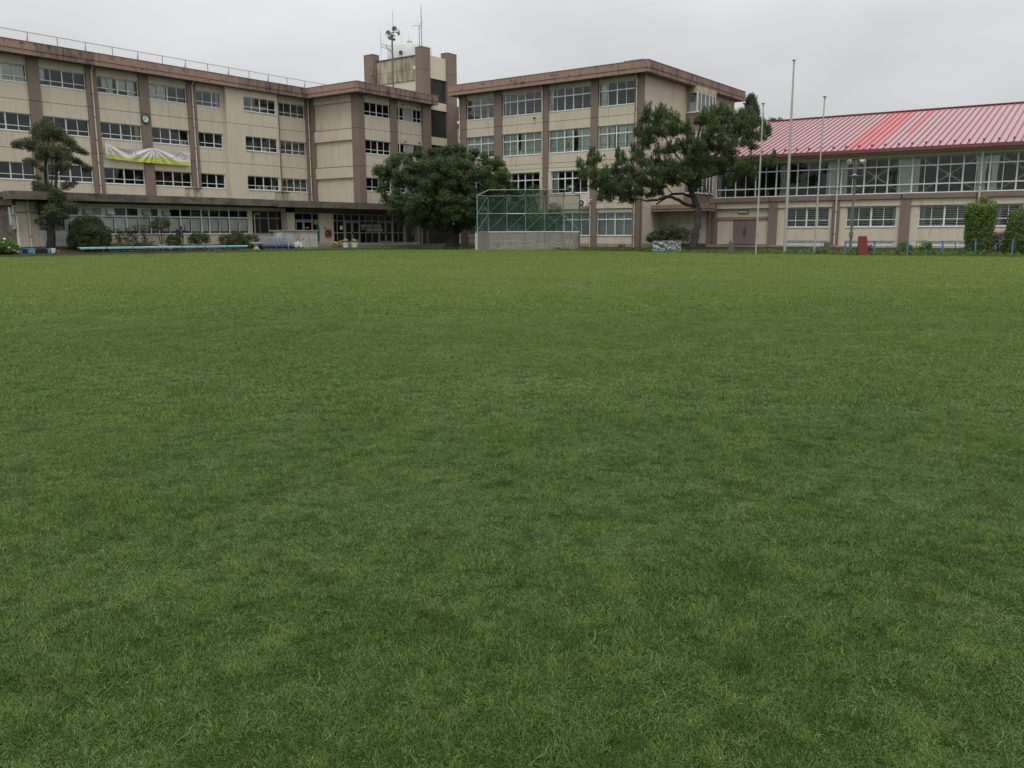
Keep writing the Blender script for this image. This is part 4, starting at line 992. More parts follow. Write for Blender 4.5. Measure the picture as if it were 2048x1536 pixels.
for z0, z1 in ((12.44, 14.25), (8.77, 10.75), (5.12, 7.2)):
    o = M.window(36.40, OY + .1, z0, z1, OX0 + .01, [], [], rz=-90, frame='frame_white', sill=False, fr=.05)
    if z0 > 12:
        paper(o, .35, .9, .5, .55, 'paper_grey')
    M.window(OX0 + .04, OX1 - .04, z0, z1, OY + .02, [77.25, 78.2, 79.1, 79.85], [], main=(0, 1, 2, 3), frame='frame_white', sill=False, fr=.07)
    M.box('oriel_floor', 'white_paint', OX0 - .03, OX1, OY - .05, 36.4, z0 - .045, z0 - .005)
M.box('oriel_back', 'white_paint', OX0 + .2, OX1, 36.2, 36.38, 3.7, 14.2)  # white panel added behind the dark glazing, standing in for reflected sky
# insides
for z in (4.3, 7.6, 11.2, 14.9):
    M.box('floor_slab', 'room_floor', XF + .36, 87.5, 36.8, 57.0, z - .18, z - .04)
M.box('back_wall', 'room_wall', XF + 8, XF + 8.2, 36.8, 57.0, .3, 15.0)
for y in (41.16, 51.9, 56.9):
    M.box('cross_wall', 'room_wall', XF + .36, XF + 8, y - .08, y + .08, .3, 15.0)
# black roof hatch
H = thing('roof_hatch', (72.5, 39.2, 15.4), 'dark roof hatch with a flat lid on top of the classroom wing', 'roof hatch')
MB().box(-.8, .8, -.7, .7, 0, .95).build('curb', 'concrete_dark', H)
MB().box(-1.15, 1.15, -1.0, 1.0, 1.22, 1.28).build('lid', 'metal_dark', H)
b = MB()
for sx in (-.9, .9):
    for sy in (-.75, .75):
        b.box(sx - .03, sx + .03, sy - .03, sy + .03, .0, 1.22)
b.build('lid_support', 'metal_grey', H)
# ------------------------------------------------------------------ one storey front annex with entrance
A = Site('entrance_annex', (45.0, 64.6, 0.4), 'single storey entrance annex under a long stained concrete canopy', 'annex building')
YA, YE = 64.6, 63.7
xs = [27.9, 31.4, 36.0, 40.6, 45.2, 50.3]
for a0, a1 in zip(xs[:-1], xs[1:]):
    A.box('canopy_fascia', 'canopy', a0 + (0 if a0 < 28 else .004), a1 - .004, 63.2, 63.5, 3.87, 4.43)
xs = [50.3, 54.5, 58.9, 63.3, 67.7, 72.3]
for a0, a1 in zip(xs[:-1], xs[1:]):
    A.box('canopy_fascia', 'canopy', a0 + .004, a1 - .004, 62.2, 62.5, 3.79, 4.37)
A.box('canopy_fascia', 'canopy', 50.3, 50.6, 62.5, 63.6, 3.79, 4.37)
A.box('canopy_end', 'canopy', 27.9, 28.2, 63.5, 64.5, 3.87, 4.43)
A.box('side_band', 'canopy', 28.45, 28.7, 64.5, 70.2, 3.5, 4.45)
A.box('canopy_roof', 'concrete_dark', 28.2, 50.6, 63.5, 70.2, 4.05, 4.3)
A.box('canopy_roof', 'concrete_dark', 50.6, 72.3, 62.5, 65.3, 4.0, 4.25)
A.box('canopy_roof', 'concrete_dark', 50.6, 60.4, 65.3, 70.2, 4.0, 4.25)
A.box('side_wall', 'canopy', 28.7, 28.95, 64.86, 70.2, .3, 4.0)
A.box('lintel', 'cream', 28.7, 48.55, YA, YA + .25, 3.53, 3.74)
A.box('lintel', 'canopy', 28.7, 50.6, YA - .04, YA + .25, 3.745, 4.04)
A.box('wall_panel', 'cream', 28.7, 30.15, YA, YA + .25, .3, 3.52)
A.box('wall_panel', 'cream', 32.2, 48.2, YA, YA + .25, .3, 1.42)
A.box('wall_panel', 'cream', 48.2, 48.55, YA, YA + .25, .3, 3.52)
A.box('back_wall', 'room_wall', 29, 60, 70.0, 70.15, .3, 4.0)
A.box('floor_slab', 'room_floor', 29, 60, YA + .26, 70.0, .35, .5)
# white door with louvred lower panels
dr = MB().box(30.17, 32.13, YA + .05, YA + .12, .62, .7).box(30.17, 30.23, YA + .05, YA + .12, .7, 3.5).box(32.07, 32.13, YA + .05, YA + .12, .7, 3.5)
dr.box(30.23, 32.07, YA + .05, YA + .12, 3.44, 3.5).box(30.23, 32.07, YA + .05, YA + .12, 2.72, 2.82).box(31.12, 31.18, YA + .05, YA + .12, .7, 2.72)
do = A.mesh('door', dr, 'white_paint')
for a0 in (30.23, 31.18):
    A.box('panel', 'white_paint', a0, a0 + .89, YA + .07, YA + .1, .7, 1.76)
    A.box('pane', 'glass', a0, a0 + .89, YA + .08, YA + .088, 1.8, 2.72)
    b = MB()
    for k in range(3):
        b.box(a0 + .22, a0 + .7, YA + .05, YA + .068, .95 + k * .13, 1.02 + k * .13)
    A.mesh('vent_slot', b, 'ac_white')
A.box('pane', 'glass_dark', 30.23, 32.07, YA + .08, YA + .088, 2.82, 3.44)
for a0 in (30.25, 31.2):
    self_curtain(do, a0 - 45.0, a0 + .85 - 45.0, 1.8 - .4, 2.7 - .4, 'curtain_white', .3)
A.box('door_step', 'concrete', 30.1, 32.3, YA - .5, YA, .3, .6)
# long window run in cells
cols = [33.15, 34.15, 34.94, 35.9, 36.88, 37.88, 38.89, 39.6, 40.57, 41.55, 42.53, 43.5, 44.27, 45.25, 46.23, 47.22]
hoods = (1, 3, 6, 8)
pn = {(k, 1): 'white_paint' for k in hoods}
pn.update({(k, 1): 'glass_dark' for k in (0, 4, 5, 9, 10, 13, 14, 15, 16)})
pn.update({(2, 1): 'taupe_panel'})
cu = [(a - 32.2 + .05, c - 32.2 - .05, .22, 1.22, 'curtain_white') for a, c in zip([32.2] + cols, cols + [48.2])]
A.window(32.2, 48.2, 1.47, 3.5, YA + .06, cols, [2.83], main=(0, 2, 4, 6, 9, 11, 12, 14), trs=.12, thick=.1, panes=pn, curtain=cu, sill=True)
def hood(x0, x1, open_=False):
    b = MB()
    x0 += .3
    x1 -= .12
    p = [(x0, YA - .36, 2.98), (x1, YA - .36, 2.98), (x1, YA + .08, 2.98), (x0, YA + .08, 2.98), (x0, YA - .14, 3.37), (x1, YA - .14, 3.37), (x1, YA + .08, 3.37), (x0, YA + .08, 3.37)]
    b.add(p, [(4, 5, 6, 7), (0, 1, 5, 4), (1, 2, 6, 5), (3, 0, 4, 7)])
    A.mesh('vent_hood', b, 'hood' if not open_ else 'ac_white')
    A.box('fan_box', 'black', x0 + .02, x1 - .02, YA - .1, YA + .07, 2.99, 3.2)
for k, a, c in ((1, 33.15, 34.15), (3, 34.94, 35.9), (6, 37.88, 38.89), (8, 39.6, 40.57)):
    hood(a, c, k == 3)
A.box('tube_light', 'sign_white', 38.99, 39.75, YA - .1, YA - .03, 3.6, 3.68)
# taupe window section
A.box('wall_panel', 'cream', 48.56, 52.6, YA, YA + .25, .3, 1.42)
A.box('lintel', 'cream', 48.56, 52.6, YA, YA + .25, 3.52, 3.74)
A.window(48.6, 52.4, 1.46, 3.5, YA + .08, [49.45, 50.4, 51.35], [2.83], main=(1,), frame='frame_grey', glass='glass_frosted', trs=.08)
A.box('blind', 'curtain_dim', 48.6, 52.4, YA + .3, YA + .32, 1.5, 3.5)
# pipework on the annex front
b = MB().tube([(48.75, YA - .1, .5), (48.75, YA - .1, 3.15), (48.85, YA - .1, 3.2), (49.25, YA - .1, 3.2)], .04, 8)
A.mesh('vent_pipe', b, 'pipe', True)
b = MB().tube([(28.62, 64.35, .5), (28.62, 64.35, 2.75), (28.5, 64.35, 2.85), (28.42, 64.35, 2.85), (28.42, 64.35, 3.45)], .06, 8)
A.mesh('downpipe', b, 'pipe', True)
A.pipe(29.5, YA - .12, .4, 3.8, .07)
A.box('meter_box', 'hood', 28.3, 28.66, 64.5, 64.85, 2.1, 3.35)
A.box('meter_box', 'hood', 28.4, 28.66, 64.45, 64.85, 1.85, 2.45)
A.mesh('conduit', MB().tube([(28.7, YA - .05, 3.0), (30.6, YA - .05, 2.98)], .03, 6), 'pipe_band', True)
# entrance hall front
A.box('wall_panel', 'cream', 51.75, 52.55, YE, YA, .3, 3.78)
A.box('lintel', 'canopy', 51.75, 72.0, YE, YE + .2, 3.36, 3.99)
A.box('wall_panel', 'cream', 55.5, 57.27, YE + .02, YE + .25, .3, 3.35)
A.window(52.6, 55.48, .62, 3.34, YE + .1, [53.62, 54.72], [2.7], main=(1,), frame='frame_grey', glass='glass_dark', trs=.1, sill=False, thick=.1)
dd = MB()
for a0, a1 in ((52.72, 53.6), (53.64, 54.66)):
    dd.box(a0, a0 + .09, YE + .06, YE + .1, .64, 2.6).box(a1 - .09, a1, YE + .06, YE + .1, .64, 2.6).box(a0 + .09, a1 - .09, YE + .06, YE + .1, 2.5, 2.6).box(a0 + .09, a1 - .09, YE + .06, YE + .1, .64, .74)
A.mesh('door', dd, 'frame_grey')
A.box('poster', 'poster_yellow', 54.86, 55.44, YE + .06, YE + .075, 2.3, 2.72)
A.mesh('poster_print', MB().lathe([(.001, 0), (.15, 0), (.15, .004), (.001, .004)], 14, (55.15, YE + .05, 2.5), axis='y'), 'poster_green')
A.box('poster', 'teal', 55.1, 55.44, YE + .03, YE + .05, .8, 2.2)
A.box('poster', 'paper_grey', 53.85, 54.2, YE + .03, YE + .045, 1.95, 2.08)
ec = [57.8, 58.69, 59.68, 60.72, 61.55, 62.45, 63.35, 64.32, 65.33, 66.2]
A.window(57.3, 67.0, .5, 3.32, YE + .1, ec, [1.53, 2.69], main=(1, 3, 6, 8), frame='frame_grey', glass='glass_dark', trs=.08, thick=.12, mull=.06, sill=False, skip=())
for a0, a1 in ((58.76, 59.66), (59.72, 60.66), (63.42, 64.3), (64.36, 65.27)):
    d = MB()
    d.box(a0, a0 + .1, YE + .05, YE + .09, .55, 2.6).box(a1 - .1, a1, YE + .05, YE + .09, .55, 2.6).box(a0 + .1, a1 - .1, YE + .05, YE + .09, 2.5, 2.6).box(a0 + .1, a1 - .1, YE + .05, YE + .09, .55, .68)
    dk = A.mesh('door', d, 'frame_grey')
    dh = MB().box((a1 if a0 in (58.76, 63.42) else a0) - .05, (a1 if a0 in (58.76, 63.42) else a0) + .05, YE - .0, YE + .048, 1.35, 1.6)
    A.mesh('handle', dh, 'metal_dark', parent=dk)
for a0, a1, z0, z1, mm in ((58.08, 58.4, 1.83, 2.2, 'paper'), (60.85, 61.5, 2.05, 2.34, 'paper_grey'), (61.6, 62.4, 2.05, 2.34, 'paper_grey'), (62.5, 63.2, 2.05, 2.34, 'paper_grey'), (63.46, 63.7, 2.05, 2.32, 'paper_grey'),
                           (61.65, 62.38, 1.66, 1.98, 'paper_grey'), (62.52, 63.25, 1.66, 1.98, 'paper_grey'), (63.46, 63.9, 1.66, 1.95, 'paper_grey'), (60.95, 61.3, 1.8, 1.98, 'paper_grey')):
    A.box('notice', mm, a0, a1, YE + .02, YE + .03, z0, z1)
A.box('door_post', 'frame_grey', 67.02, 67.3, YE + .02, YE + .3, .4, 3.35)
A.box('entrance_floor', 'concrete', 57.0, 68.0, 62.4, YE + 2.5, .25, .5)
A.box('entrance_floor', 'concrete', 52.4, 57.0, 62.6, YE + 2.5, .25, .62)
A.box('entrance_step', 'concrete', 52.4, 57.0, 62.1, 62.6, .2, .45)
A.box('recess_wall', 'fascia', 67.4, 71.95, 65.0, 65.3, .3, 4.0)
A.box('recess_wall', 'room_dark', 71.95, 76.0, 65.2, 65.4, .3, 4.0)
A.box('recess_wall', 'cream', 72.7, 74.7, 65.0, 65.19, 2.5, 2.8)
A.box('canopy_post', 'white_paint', 71.85, 71.98, 64.8, 64.93, .3, 4.0)
A.box('sign_plate', 'paper_grey', 72.1, 72.5, 65.1, 65.19, 1.7, 2.1)
A.box('inner_wall', 'room_dark', 52, 68, 68.5, 68.7, .3, 4.0)
# tapered concrete blocks and low domes on the canopy
for x in (43.5, 52.8):
    b = MB().hexa([(x - .66, 65.0, 4.3), (x + .66, 65.0, 4.3), (x + .66, 66.2, 4.3), (x - .66, 66.2, 4.3), (x - .5, 65.1, 5.24), (x + .52, 65.1, 5.24), (x + .52, 66.0, 5.24), (x - .5, 66.0, 5.24)])
    b.box(x - .56, x + .56, 65.0, 66.1, 5.24, 5.3)
    A.mesh('roof_block', b, 'cream_stained')
for x in (50.95, 54.95):
    A.mesh('roof_dome', MB().lathe([(.85, 0), (.7, .12), (.4, .2), (.02, .24)], 16, (x, 65.6, 4.3)), 'concrete', True)

# ------------------------------------------------------------------ gymnasium
GY = Site('gymnasium', (73.0, 31.95, 0.1), 'school gymnasium with a ribbed pink metal roof and a long band of windows', 'gymnasium', rz=R(-87.8), local=True)
GZ = -0.1
def gb(name, m, x0, x1, y0, y1, z0, z1, parent=None):
    return GY.box(name, m, x0, x1, y0, y1, z0 + (GZ if parent is None else 0), z1 + (GZ if parent is None else 0), parent)
piers = [(-.12, .46), (5.13, 5.85), (10.37, 10.95), (15.55, 16.28), (20.75, 21.45), (25.95, 26.65), (31.1, 31.8)]
for k, (a, c) in enumerate(piers):
    gb('pillar', 'brown', a, c, -.2, .3, .38, 4.0)
    gb('foundation', 'foundation', a - .1, c + .55, -.24, .3, -.1, .38)
gbays = [(a[1], c[0]) for a, c in zip(piers[:-1], piers[1:])]
for k, (a, c) in enumerate(gbays):
    gb('band', 'brown', a - .65 if k else a - .58, c, -.26, .3, 4.03, 4.42)
    gb('beam', 'cream', a, c, -.1, .25, 3.5, 4.0)
    if k == 0:
        continue
    w0, w1 = (a + .6, c - .27) if k != 2 else (a + .52, c - .3)
    gb('wall_panel', 'cream', a, w0, 0, .25, .1, 3.48)
    gb('wall_panel', 'cream', w1, c, 0, .25, .1, 3.48)
    gb('wall_panel', 'cream', w0, w1, .02, .25, .76, 1.85)
    L = w1 - w0
    o = GY.window(w0, w1, 1.87 + GZ, 3.46 + GZ, .1, [w0 + L * .25, w0 + L * .5, w0 + L * .75], [2.44 + GZ], main=(1,), thick=.13, glass='glass')
    for z in range(9):
        gb('slat', 'louvre', .06, L - .06, .2, .24, .1 + z * .165, .155 + z * .165, parent=o)
    if k > 1:
        self_curtain(o, .05, .4, .08, 1.5, 'curtain_grey', .34)
        self_curtain(o, L - .35, L - .05, .08, 1.5, 'curtain_grey', .34)
    GY.window(w0 + .05, w1 - .05, .1 + GZ, .74 + GZ, .06, [w0 + L * .29, w0 + L * .52, w0 + L * .8], [.42 + GZ], glass='frost_panel', frame='white_paint', sill=False, trs=.1)
    gb('low_blind', 'white_paint', w0 + .05, w1 - .05, .22, .24, .1, .74)
# door bay
a, c = gbays[0]
gb('wall_panel', 'cream', a, c, .12, .3, 2.78, 3.48)
gb('door_rail', 'fascia', a, c, .06, .3, 2.56, 2.76)
gb('side_panel', 'cream', a + .04, 1.93, .14, .22, .42, 2.54)
gb('side_panel', 'cream', 4.07, c - .04, .14, .22, .42, 2.54)
gb('door', 'door_mauve', 1.95, 2.99, .12, .2, .42, 2.54)
gb('door', 'door_mauve', 3.01, 4.05, .12, .2, .42, 2.54)
for x in (2.9, 3.06):
    GY.mesh('handle', MB().box(x, x + .05, .05, .118, 1.25 + GZ, 1.75 + GZ), 'metal_dark')
gb('inner_dark', 'black', a, c, .24, .28, .3, 2.78)
gb('door_lamp', 'lamp_shell', 2.42, 3.22, .0, .118, 3.12, 3.3)
gb('lamp_rim', 'metal_dark', 2.36, 3.28, .06, .117, 3.06, 3.36)
gb('step', 'concrete', .1, 5.4, -1.3, -.02, -.1, .36)
gb('step', 'concrete_dark', -.3, 5.9, -1.8, -1.31, -.1, .2)
# upper window band
for k in range(6):
    a = .3 + 5.3 * k
    cu = []
    if k == 0: cu = [(.05, .5, .1, 2.6, 'curtain_grey', 0, .4)]
    if k == 1: cu = [(.2, .9, .1, 2.6, 'curtain_grey', 0, .5), (4.1, 5.2, .05, 2.6, 'curtain_grey')]
    if k == 2: cu = [(.02, .45, .05, 2.6, 'curtain_grey'), (4.2, 5.25, .05, 2.6, 'curtain_grey')]
    if k == 3: cu = [(.02, .5, .05, 2.6, 'curtain_grey'), (4.3, 5.2, .05, 2.6, 'curtain_white', 0, .5)]
    if k == 4: cu = [(.02, .6, .05, 2.6, 'curtain_white', 0, .45), (4.3, 5.2, .05, 2.6, 'curtain_grey')]
    o = GY.window(a, a + 5.3, 4.44 + GZ, 7.18 + GZ, .02, [a + .883 * j for j in range(1, 6)], [5.12 + GZ, 6.52 + GZ], main=(1, 3), trs=.1, thick=.1, glass='glass', curtain=cu)
for s in (13.4, 18.7, 24.0):
    b = MB()
    for d in (-1, 1):
        b.tube([(s - 2.3 * d, .75, 4.3 + GZ), (s + 2.3 * d, .75, 7.3 + GZ)], .07, 6)
    b.box(s - .22, s + .22, .68, .82, 5.62 + GZ, 5.98 + GZ)
    GY.mesh('brace', b, 'brace')
for j in range(30):
    gb('eave_panel', 'cream_light', -.1 + 1.07 * j, -.1 + 1.07 * j + 1.062, -.32, .2, 7.2, 7.54)
gb('soffit', 'cream_light', -.1, 32, -1.0, -.33, 7.46, 7.52)
for j in range(15):
    gb('eave_fascia', 'eave_red', -.3 + 2.14 * j, -.3 + 2.14 * j + 2.135, -1.12, -1.02, 7.5, 7.86)
for s, z0 in ((10.72, 4.4), (21.0, 4.4)):
    GY.pipe(s, -.36, .3, 7.0, .065)
    gb('pipe_head', 'pipe', s - .09, s + .09, -.46, -.27, 7.0, 7.5)
GY.pipe(-.35, -.3, .2, 3.9, .065)
# roof: slope from eave to ridge
E0, E1, RY, RZ = -1.15, 7.84, 15.0, 12.42
sl = (RZ - E1) / (RY - E0)
def slope_box(b, s0, s1, t0, t1, h0, h1):
    p = []
    for h in (h0, h1):
        for (s, t) in ((s0, t0), (s1, t0), (s1, t1), (s0, t1)):
            y = E0 + (RY - E0) * t
            p.append((s, y, E1 + (RZ - E1) * t + h + GZ))
    b.hexa(p)
PITCH_ = .4875
s00 = 5.39 - PITCH_ * 11
me_cache = {}
for k in range(66):
    s0 = s00 + k * PITCH_
    segs = [(0, 1, 'roof_pink')]
    if 11.0 < s0 < 13.4: segs = [(0, 1, 'roof_red')]
    if 14.4 < s0 < 14.7: segs = [(0, .35, 'roof_pink'), (.35, 1, 'roof_red')]
    for t0, t1, m in segs:
        key = (t0, t1, m)
        if key not in me_cache:
            b = MB()
            slope_box(b, .012, PITCH_ - .012, t0, t1, 0, .02)
            o = GY.mesh('roof_panel', b, m)
            me_cache[key] = o.data
        else:
            o = bpy.data.objects.new('roof_panel', me_cache[key])
            COL.objects.link(o)
            o.parent = GY.o
        o.location = (s0, 0, 0)
ribs, guards = MB(), MB()
for k in range(67):
    s = s00 + k * PITCH_
    slope_box(ribs, s - .045, s + .045, 0, 1, -.01, .09)
    if k % 2 == 1:
        slope_box(guards, s - .06, s + .06, .035, .05, .1, .22)
tag(GY.mesh('seam_rib', ribs, 'roof_rib'), kind='stuff')
tag(GY.mesh('snow_guard', guards, 'eave_red'), kind='stuff')
b = MB()
slope_box(b, s00 - .1, s00 + 66 * PITCH_ + .1, -.0, 1.0, -.25, -.012)
GY.mesh('roof_deck', b, 'roof_rib')
GY.mesh('ridge_cap', MB().box(s00 - .1, s00 + 32.3, RY - .22, RY + .22, RZ + .02 + GZ, RZ + .14 + GZ), 'eave_red')
bk = MB()
bk.hexa([(s00, RY, RZ - .1 + GZ), (s00 + 32.2, RY, RZ - .1 + GZ), (s00 + 32.2, 31.15, E1 - .1 + GZ), (s00, 31.15, E1 - .1 + GZ), (s00, RY, RZ + .02 + GZ), (s00 + 32.2, RY, RZ + .02 + GZ), (s00 + 32.2, 31.15, E1 + .02 + GZ), (s00, 31.15, E1 + .02 + GZ)])
GY.mesh('rear_roof', bk, 'roof_pink')
b = MB()
slope_box(b, s00 - .16, s00 - .1, -.0, 1.0, -.2, .13)
GY.mesh('barge_board', b, 'cream_light')
g = MB()
g.add([(0.0, .3, .0), (0.0, 30, .0), (0.0, 30, 7.4), (0.0, 15, 12.2), (0.0, .3, 7.9), (.2, .3, .0), (.2, 30, .0), (.2, 30, 7.4), (.2, 15, 12.2), (.2, .3, 7.9)],
      [(0, 1, 2, 3, 4), (9, 8, 7, 6, 5), (0, 5, 6, 1), (1, 6, 7, 2), (2, 7, 8, 3), (3, 8, 9, 4), (4, 9, 5, 0)])
GY.mesh('gable_wall', g, 'cream')
gb('back_wall', 'room_dark', .2, 31.5, 9, 9.2, .2, 9.5)
gb('floor_slab', 'room_floor', .2, 31.5, .31, 9, .2, .35)
gb('gallery', 'room_dark', .2, 31.5, .31, 1.9, 4.1, 4.25)
# low link block with flat canopy
LB = Site('link_block', (72.0, 34.0, 0.2), 'low cream link block with a flat brown canopy behind the pine', 'link building')
LB.box('canopy', 'fascia', 70.0, 72.6, 31.45, 36.38, 3.52, 3.86)
LB.box('canopy_lip', 'fascia', 70.04, 72.6, 31.48, 36.36, 3.3, 3.49)
LB.box('front_wall', 'cream', 72.0, 72.3, 32.0, 36.4, .5, 3.28)
LB.box('foundation', 'concrete_dark', 71.98, 72.35, 32.0, 36.4, .0, .5)
LB.box('roof', 'concrete', 72.6, 82, 32.2, 36.38, 3.5, 3.8)
LB.box('pillar', 'brown', 71.95, 72.35, 31.72, 31.98, .2, 3.28)
# ------------------------------------------------------------------ plants
def cloud(name, m, parent, clumps, density, size, seed, origin, flat=.8, shell=.55, up=.35, aspect=.6, clip=None, spread=1.0, kind=None, jit=.16):
    """many small leaf faces spread through rounded clumps; 'tint' is a random per-leaf value"""
    rg = np.random.default_rng(seed)
    P, N, TN = [], [], []
    for (x, y, z, r) in clumps:
        n = max(6, int(density * r * r))
        d = rg.normal(size=(n, 3))
        d /= np.linalg.norm(d, axis=1)[:, None] + 1e-9
        rr = np.where(rg.random(n) < shell, 0.82 + 0.24 * rg.random(n), rg.random(n) ** .5) * (1 + jit * rg.normal(size=n).clip(-1, 1.6)) * spread
        p = d * rr[:, None] * r
        p[:, 2] *= flat
        P.append(p + np.array((x, y, z)))
        N.append(d)
        TN.append(np.full(n, rg.uniform(-.12, .12)))
    P, N, TN = np.concatenate(P), np.concatenate(N), np.concatenate(TN)
    if clip is not None:
        k = clip(P)
        P, N, TN = P[k], N[k], TN[k]
    n = len(P)
    nn = N * .75 + rg.normal(size=(n, 3)) * .55 + np.array((0, 0, up))
    nn /= np.linalg.norm(nn, axis=1)[:, None]
    t = np.cross(nn, rg.normal(size=(n, 3)))
    t /= np.linalg.norm(t, axis=1)[:, None] + 1e-9
    s = np.cross(nn, t)
    L = size * (0.6 + .8 * rg.random(n))[:, None]
    Wd = L * aspect
    fold = nn * (L * .16)
    V = np.empty((n, 4, 3))
    V[:, 0] = P - t * L * .5
    V[:, 1] = P + s * Wd * .5 + fold * .6
    V[:, 2] = P + t * L * .5 - fold * .4
    V[:, 3] = P - s * Wd * .5 + fold * .6
    V -= np.array(origin)
    return leafmesh(name, m, parent, V.reshape(-1, 3), n, 4, np.clip(.5 + .27 * rg.normal(size=n) + TN, 0, 1), kind)

def leafmesh(name, m, parent, V, nf, k, tint, kind=None):
    me = bpy.data.meshes.new(name)
    me.vertices.add(len(V))
    me.vertices.foreach_set('co', V.astype(np.float32).ravel())
    me.loops.add(nf * k)
    me.loops.foreach_set('vertex_index', np.arange(nf * k, dtype=np.int32))
    me.polygons.add(nf)
    me.polygons.foreach_set('loop_start', np.arange(0, nf * k, k, dtype=np.int32))
    me.polygons.foreach_set('loop_total', np.full(nf, k, dtype=np.int32))
    a = me.attributes.new('tint', 'FLOAT', 'POINT')
    a.data.foreach_set('value', np.repeat(tint, k).astype(np.float32))
    me.materials.append(MATS[m])
    me.update(calc_edges=True)
    o = bpy.data.objects.new(name, me)
    COL.objects.link(o)
    if parent is not None:
        o.parent = parent
    if kind:
        o['kind'] = kind
    return o

def limbs(name, m, parent, paths, origin, seg=9):
    b = MB()
    rg = random.Random(3)
    for p in paths:
        q = []
        for i in range(len(p) - 1):
            for t in (0, .5):
                v = [p[i][k] + (p[i + 1][k] - p[i][k]) * t for k in range(4)]
                if t:
                    for k in range(3):
                        v[k] += rg.uniform(-1, 1) * v[3] * .35
                q.append(v)
        q.append(p[-1])
        b.tube([tuple(v[k] - origin[k] for k in range(3)) for v in q], [v[3] * rg.uniform(.94, 1.08) for v in q], seg)
    return b.build(name, m, parent, smooth=True)

def needles(name, m, parent, pads, per_r2, seed, origin, length=.24, upright=.55, nn=9, flat=.6, width=.03, shoots=5):
    rg = np.random.default_rng(seed)
    C, A = [], []
    for (x, y, z, r) in pads:
        n = max(8, int(per_r2 * r * r))
        d = rg.normal(size=(n, 3))
        d /= np.linalg.norm(d, axis=1)[:, None]
        rr = (.35 + .65 * rg.random(n) ** .5) * r * (1 + .2 * rg.normal(size=n))
        p = d * rr[:, None]
        p[:, 2] *= flat
        C.append(p + np.array((x, y, z)))
        a = d * (1 - upright) + np.array((0, 0, upright)) + rg.normal(size=(n, 3)) * .22
        A.append(a / np.linalg.norm(a, axis=1)[:, None])
        # upright candle shoots along the top of each pad
        for _ in range(shoots):
            q = rg.normal(size=3)
            q /= np.linalg.norm(q)
            q[2] = abs(q[2]) * .6 + .25
            b0 = np.array((x, y, z)) + q * r * np.array((.9, .9, flat))
            hh = rg.uniform(.25, .62)
            m_ = int(hh / .07)
            C.append(b0 + np.stack([rg.normal(size=m_) * .03, rg.normal(size=m_) * .03, np.linspace(0, hh, m_)], 1))
            aa = np.tile(np.array((0, 0, 1.0)), (m_, 1)) + rg.normal(size=(m_, 3)) * .25
            A.append(aa / np.linalg.norm(aa, axis=1)[:, None])
    C, A = np.concatenate(C), np.concatenate(A)
    n = len(C)
    Ls = length * (.7 + .7 * rg.random(n))
    stem = np.repeat(C[:, None], nn, 1) + A[:, None] * (Ls[:, None, None] * rg.random((n, nn, 1)) * 1.1)
    dr = A[:, None] * .8 + rg.normal(size=(n, nn, 3)) * .5
    dr /= np.linalg.norm(dr, axis=2)[:, :, None]
    sd = np.cross(dr, rg.normal(size=(n, nn, 3)))
    sd /= np.linalg.norm(sd, axis=2)[:, :, None] + 1e-9
    ln = Ls[:, None, None] * .75
    V = np.stack([stem - sd * width, stem + sd * width, stem + dr * ln], axis=2).reshape(-1, 3) - np.array(origin)
    tint = np.clip(.45 + .2 * rg.normal(size=n) + .12 * A[:, 2], 0, 1)
    return leafmesh(name, m, parent, V, n * nn, 3, np.repeat(tint, nn))

# tall clipped evergreen in front of the left wing
o0 = (29.9, 62.0, .35)
t = thing('evergreen_tree', o0, 'slender olive green evergreen with two trunks standing before the left wing', 'tree')
limbs('trunk', 'bark_dark', t, LEFT_TREE_LIMBS[:3], o0)
limbs('branch', 'bark_dark', t, LEFT_TREE_LIMBS[3:], o0, 6)
cloud('crown', 'leaf_left', t, [(x + q[0] * r, y + q[1] * r, z + q[2] * r, r * q[3]) for (x, y, z, r) in LEFT_TREE_CLUMPS for q in ((0, 0, 0, 1.18), (.6, .5, -.35, .9), (-.55, -.3, .25, .8))], 2600, .1, 21, o0, flat=.8, shell=.45, up=.3, aspect=.32, spread=1.02)
# broad round tree
o0 = (61.4, 52.4, .15)
t = thing('round_tree', o0, 'broad dark green round crowned tree left of the netted backstop', 'tree')
limbs('trunk', 'bark_dark', t, ROUND_TREE_LIMBS[:1], o0, 12)
limbs('branch', 'bark_dark', t, ROUND_TREE_LIMBS[1:], o0, 8)
rg_ = random.Random(9)
lobes = []
for (x, y, z, r) in ROUND_TREE_CLUMPS:
    for _ in range(7):
        v = Vector((rg_.gauss(-.5, .8), rg_.gauss(-.35, .8), rg_.gauss(.35, .8))).normalized()
        k = rg_.uniform(.55, .85)
        lobes.append((x + v.x * r * k, y + v.y * r * k, z + v.z * r * k * .85, r * rg_.uniform(.3, .46)))
rt = cloud('crown', 'leaf_round', t, lobes, 2100, .115, 22, o0, flat=.85, shell=.7, up=.5, aspect=.55, clip=lambda P: (P[:, 0] < 67.7) | (P[:, 1] > 57.8))
rg_ = random.Random(4)
core = [(x + .5, y + .45, z - .1, r * .92) for (x, y, z, r) in ROUND_TREE_CLUMPS]
cloud('inner_leaves', 'leaf_round', t, core, 620, .17, 23, o0, shell=.1, clip=lambda P: (P[:, 0] < 67.6) | (P[:, 1] > 57.8))
# small tree behind the backstop
o0 = (66.2, 46.3, .15)
t = thing('small_tree', o0, 'small loose green tree standing behind the netted backstop', 'tree')
limbs('trunk', 'bark_dark', t, SMALL_TREE_LIMBS, o0)
cloud('crown', 'leaf_small', t, [(x, y, z, r * 1.25) for (x, y, z, r) in SMALL_TREE_CLUMPS], 2600, .115, 24, o0, flat=.85, shell=.5, up=.4, clip=lambda P: P[:, 0] < 67.7)
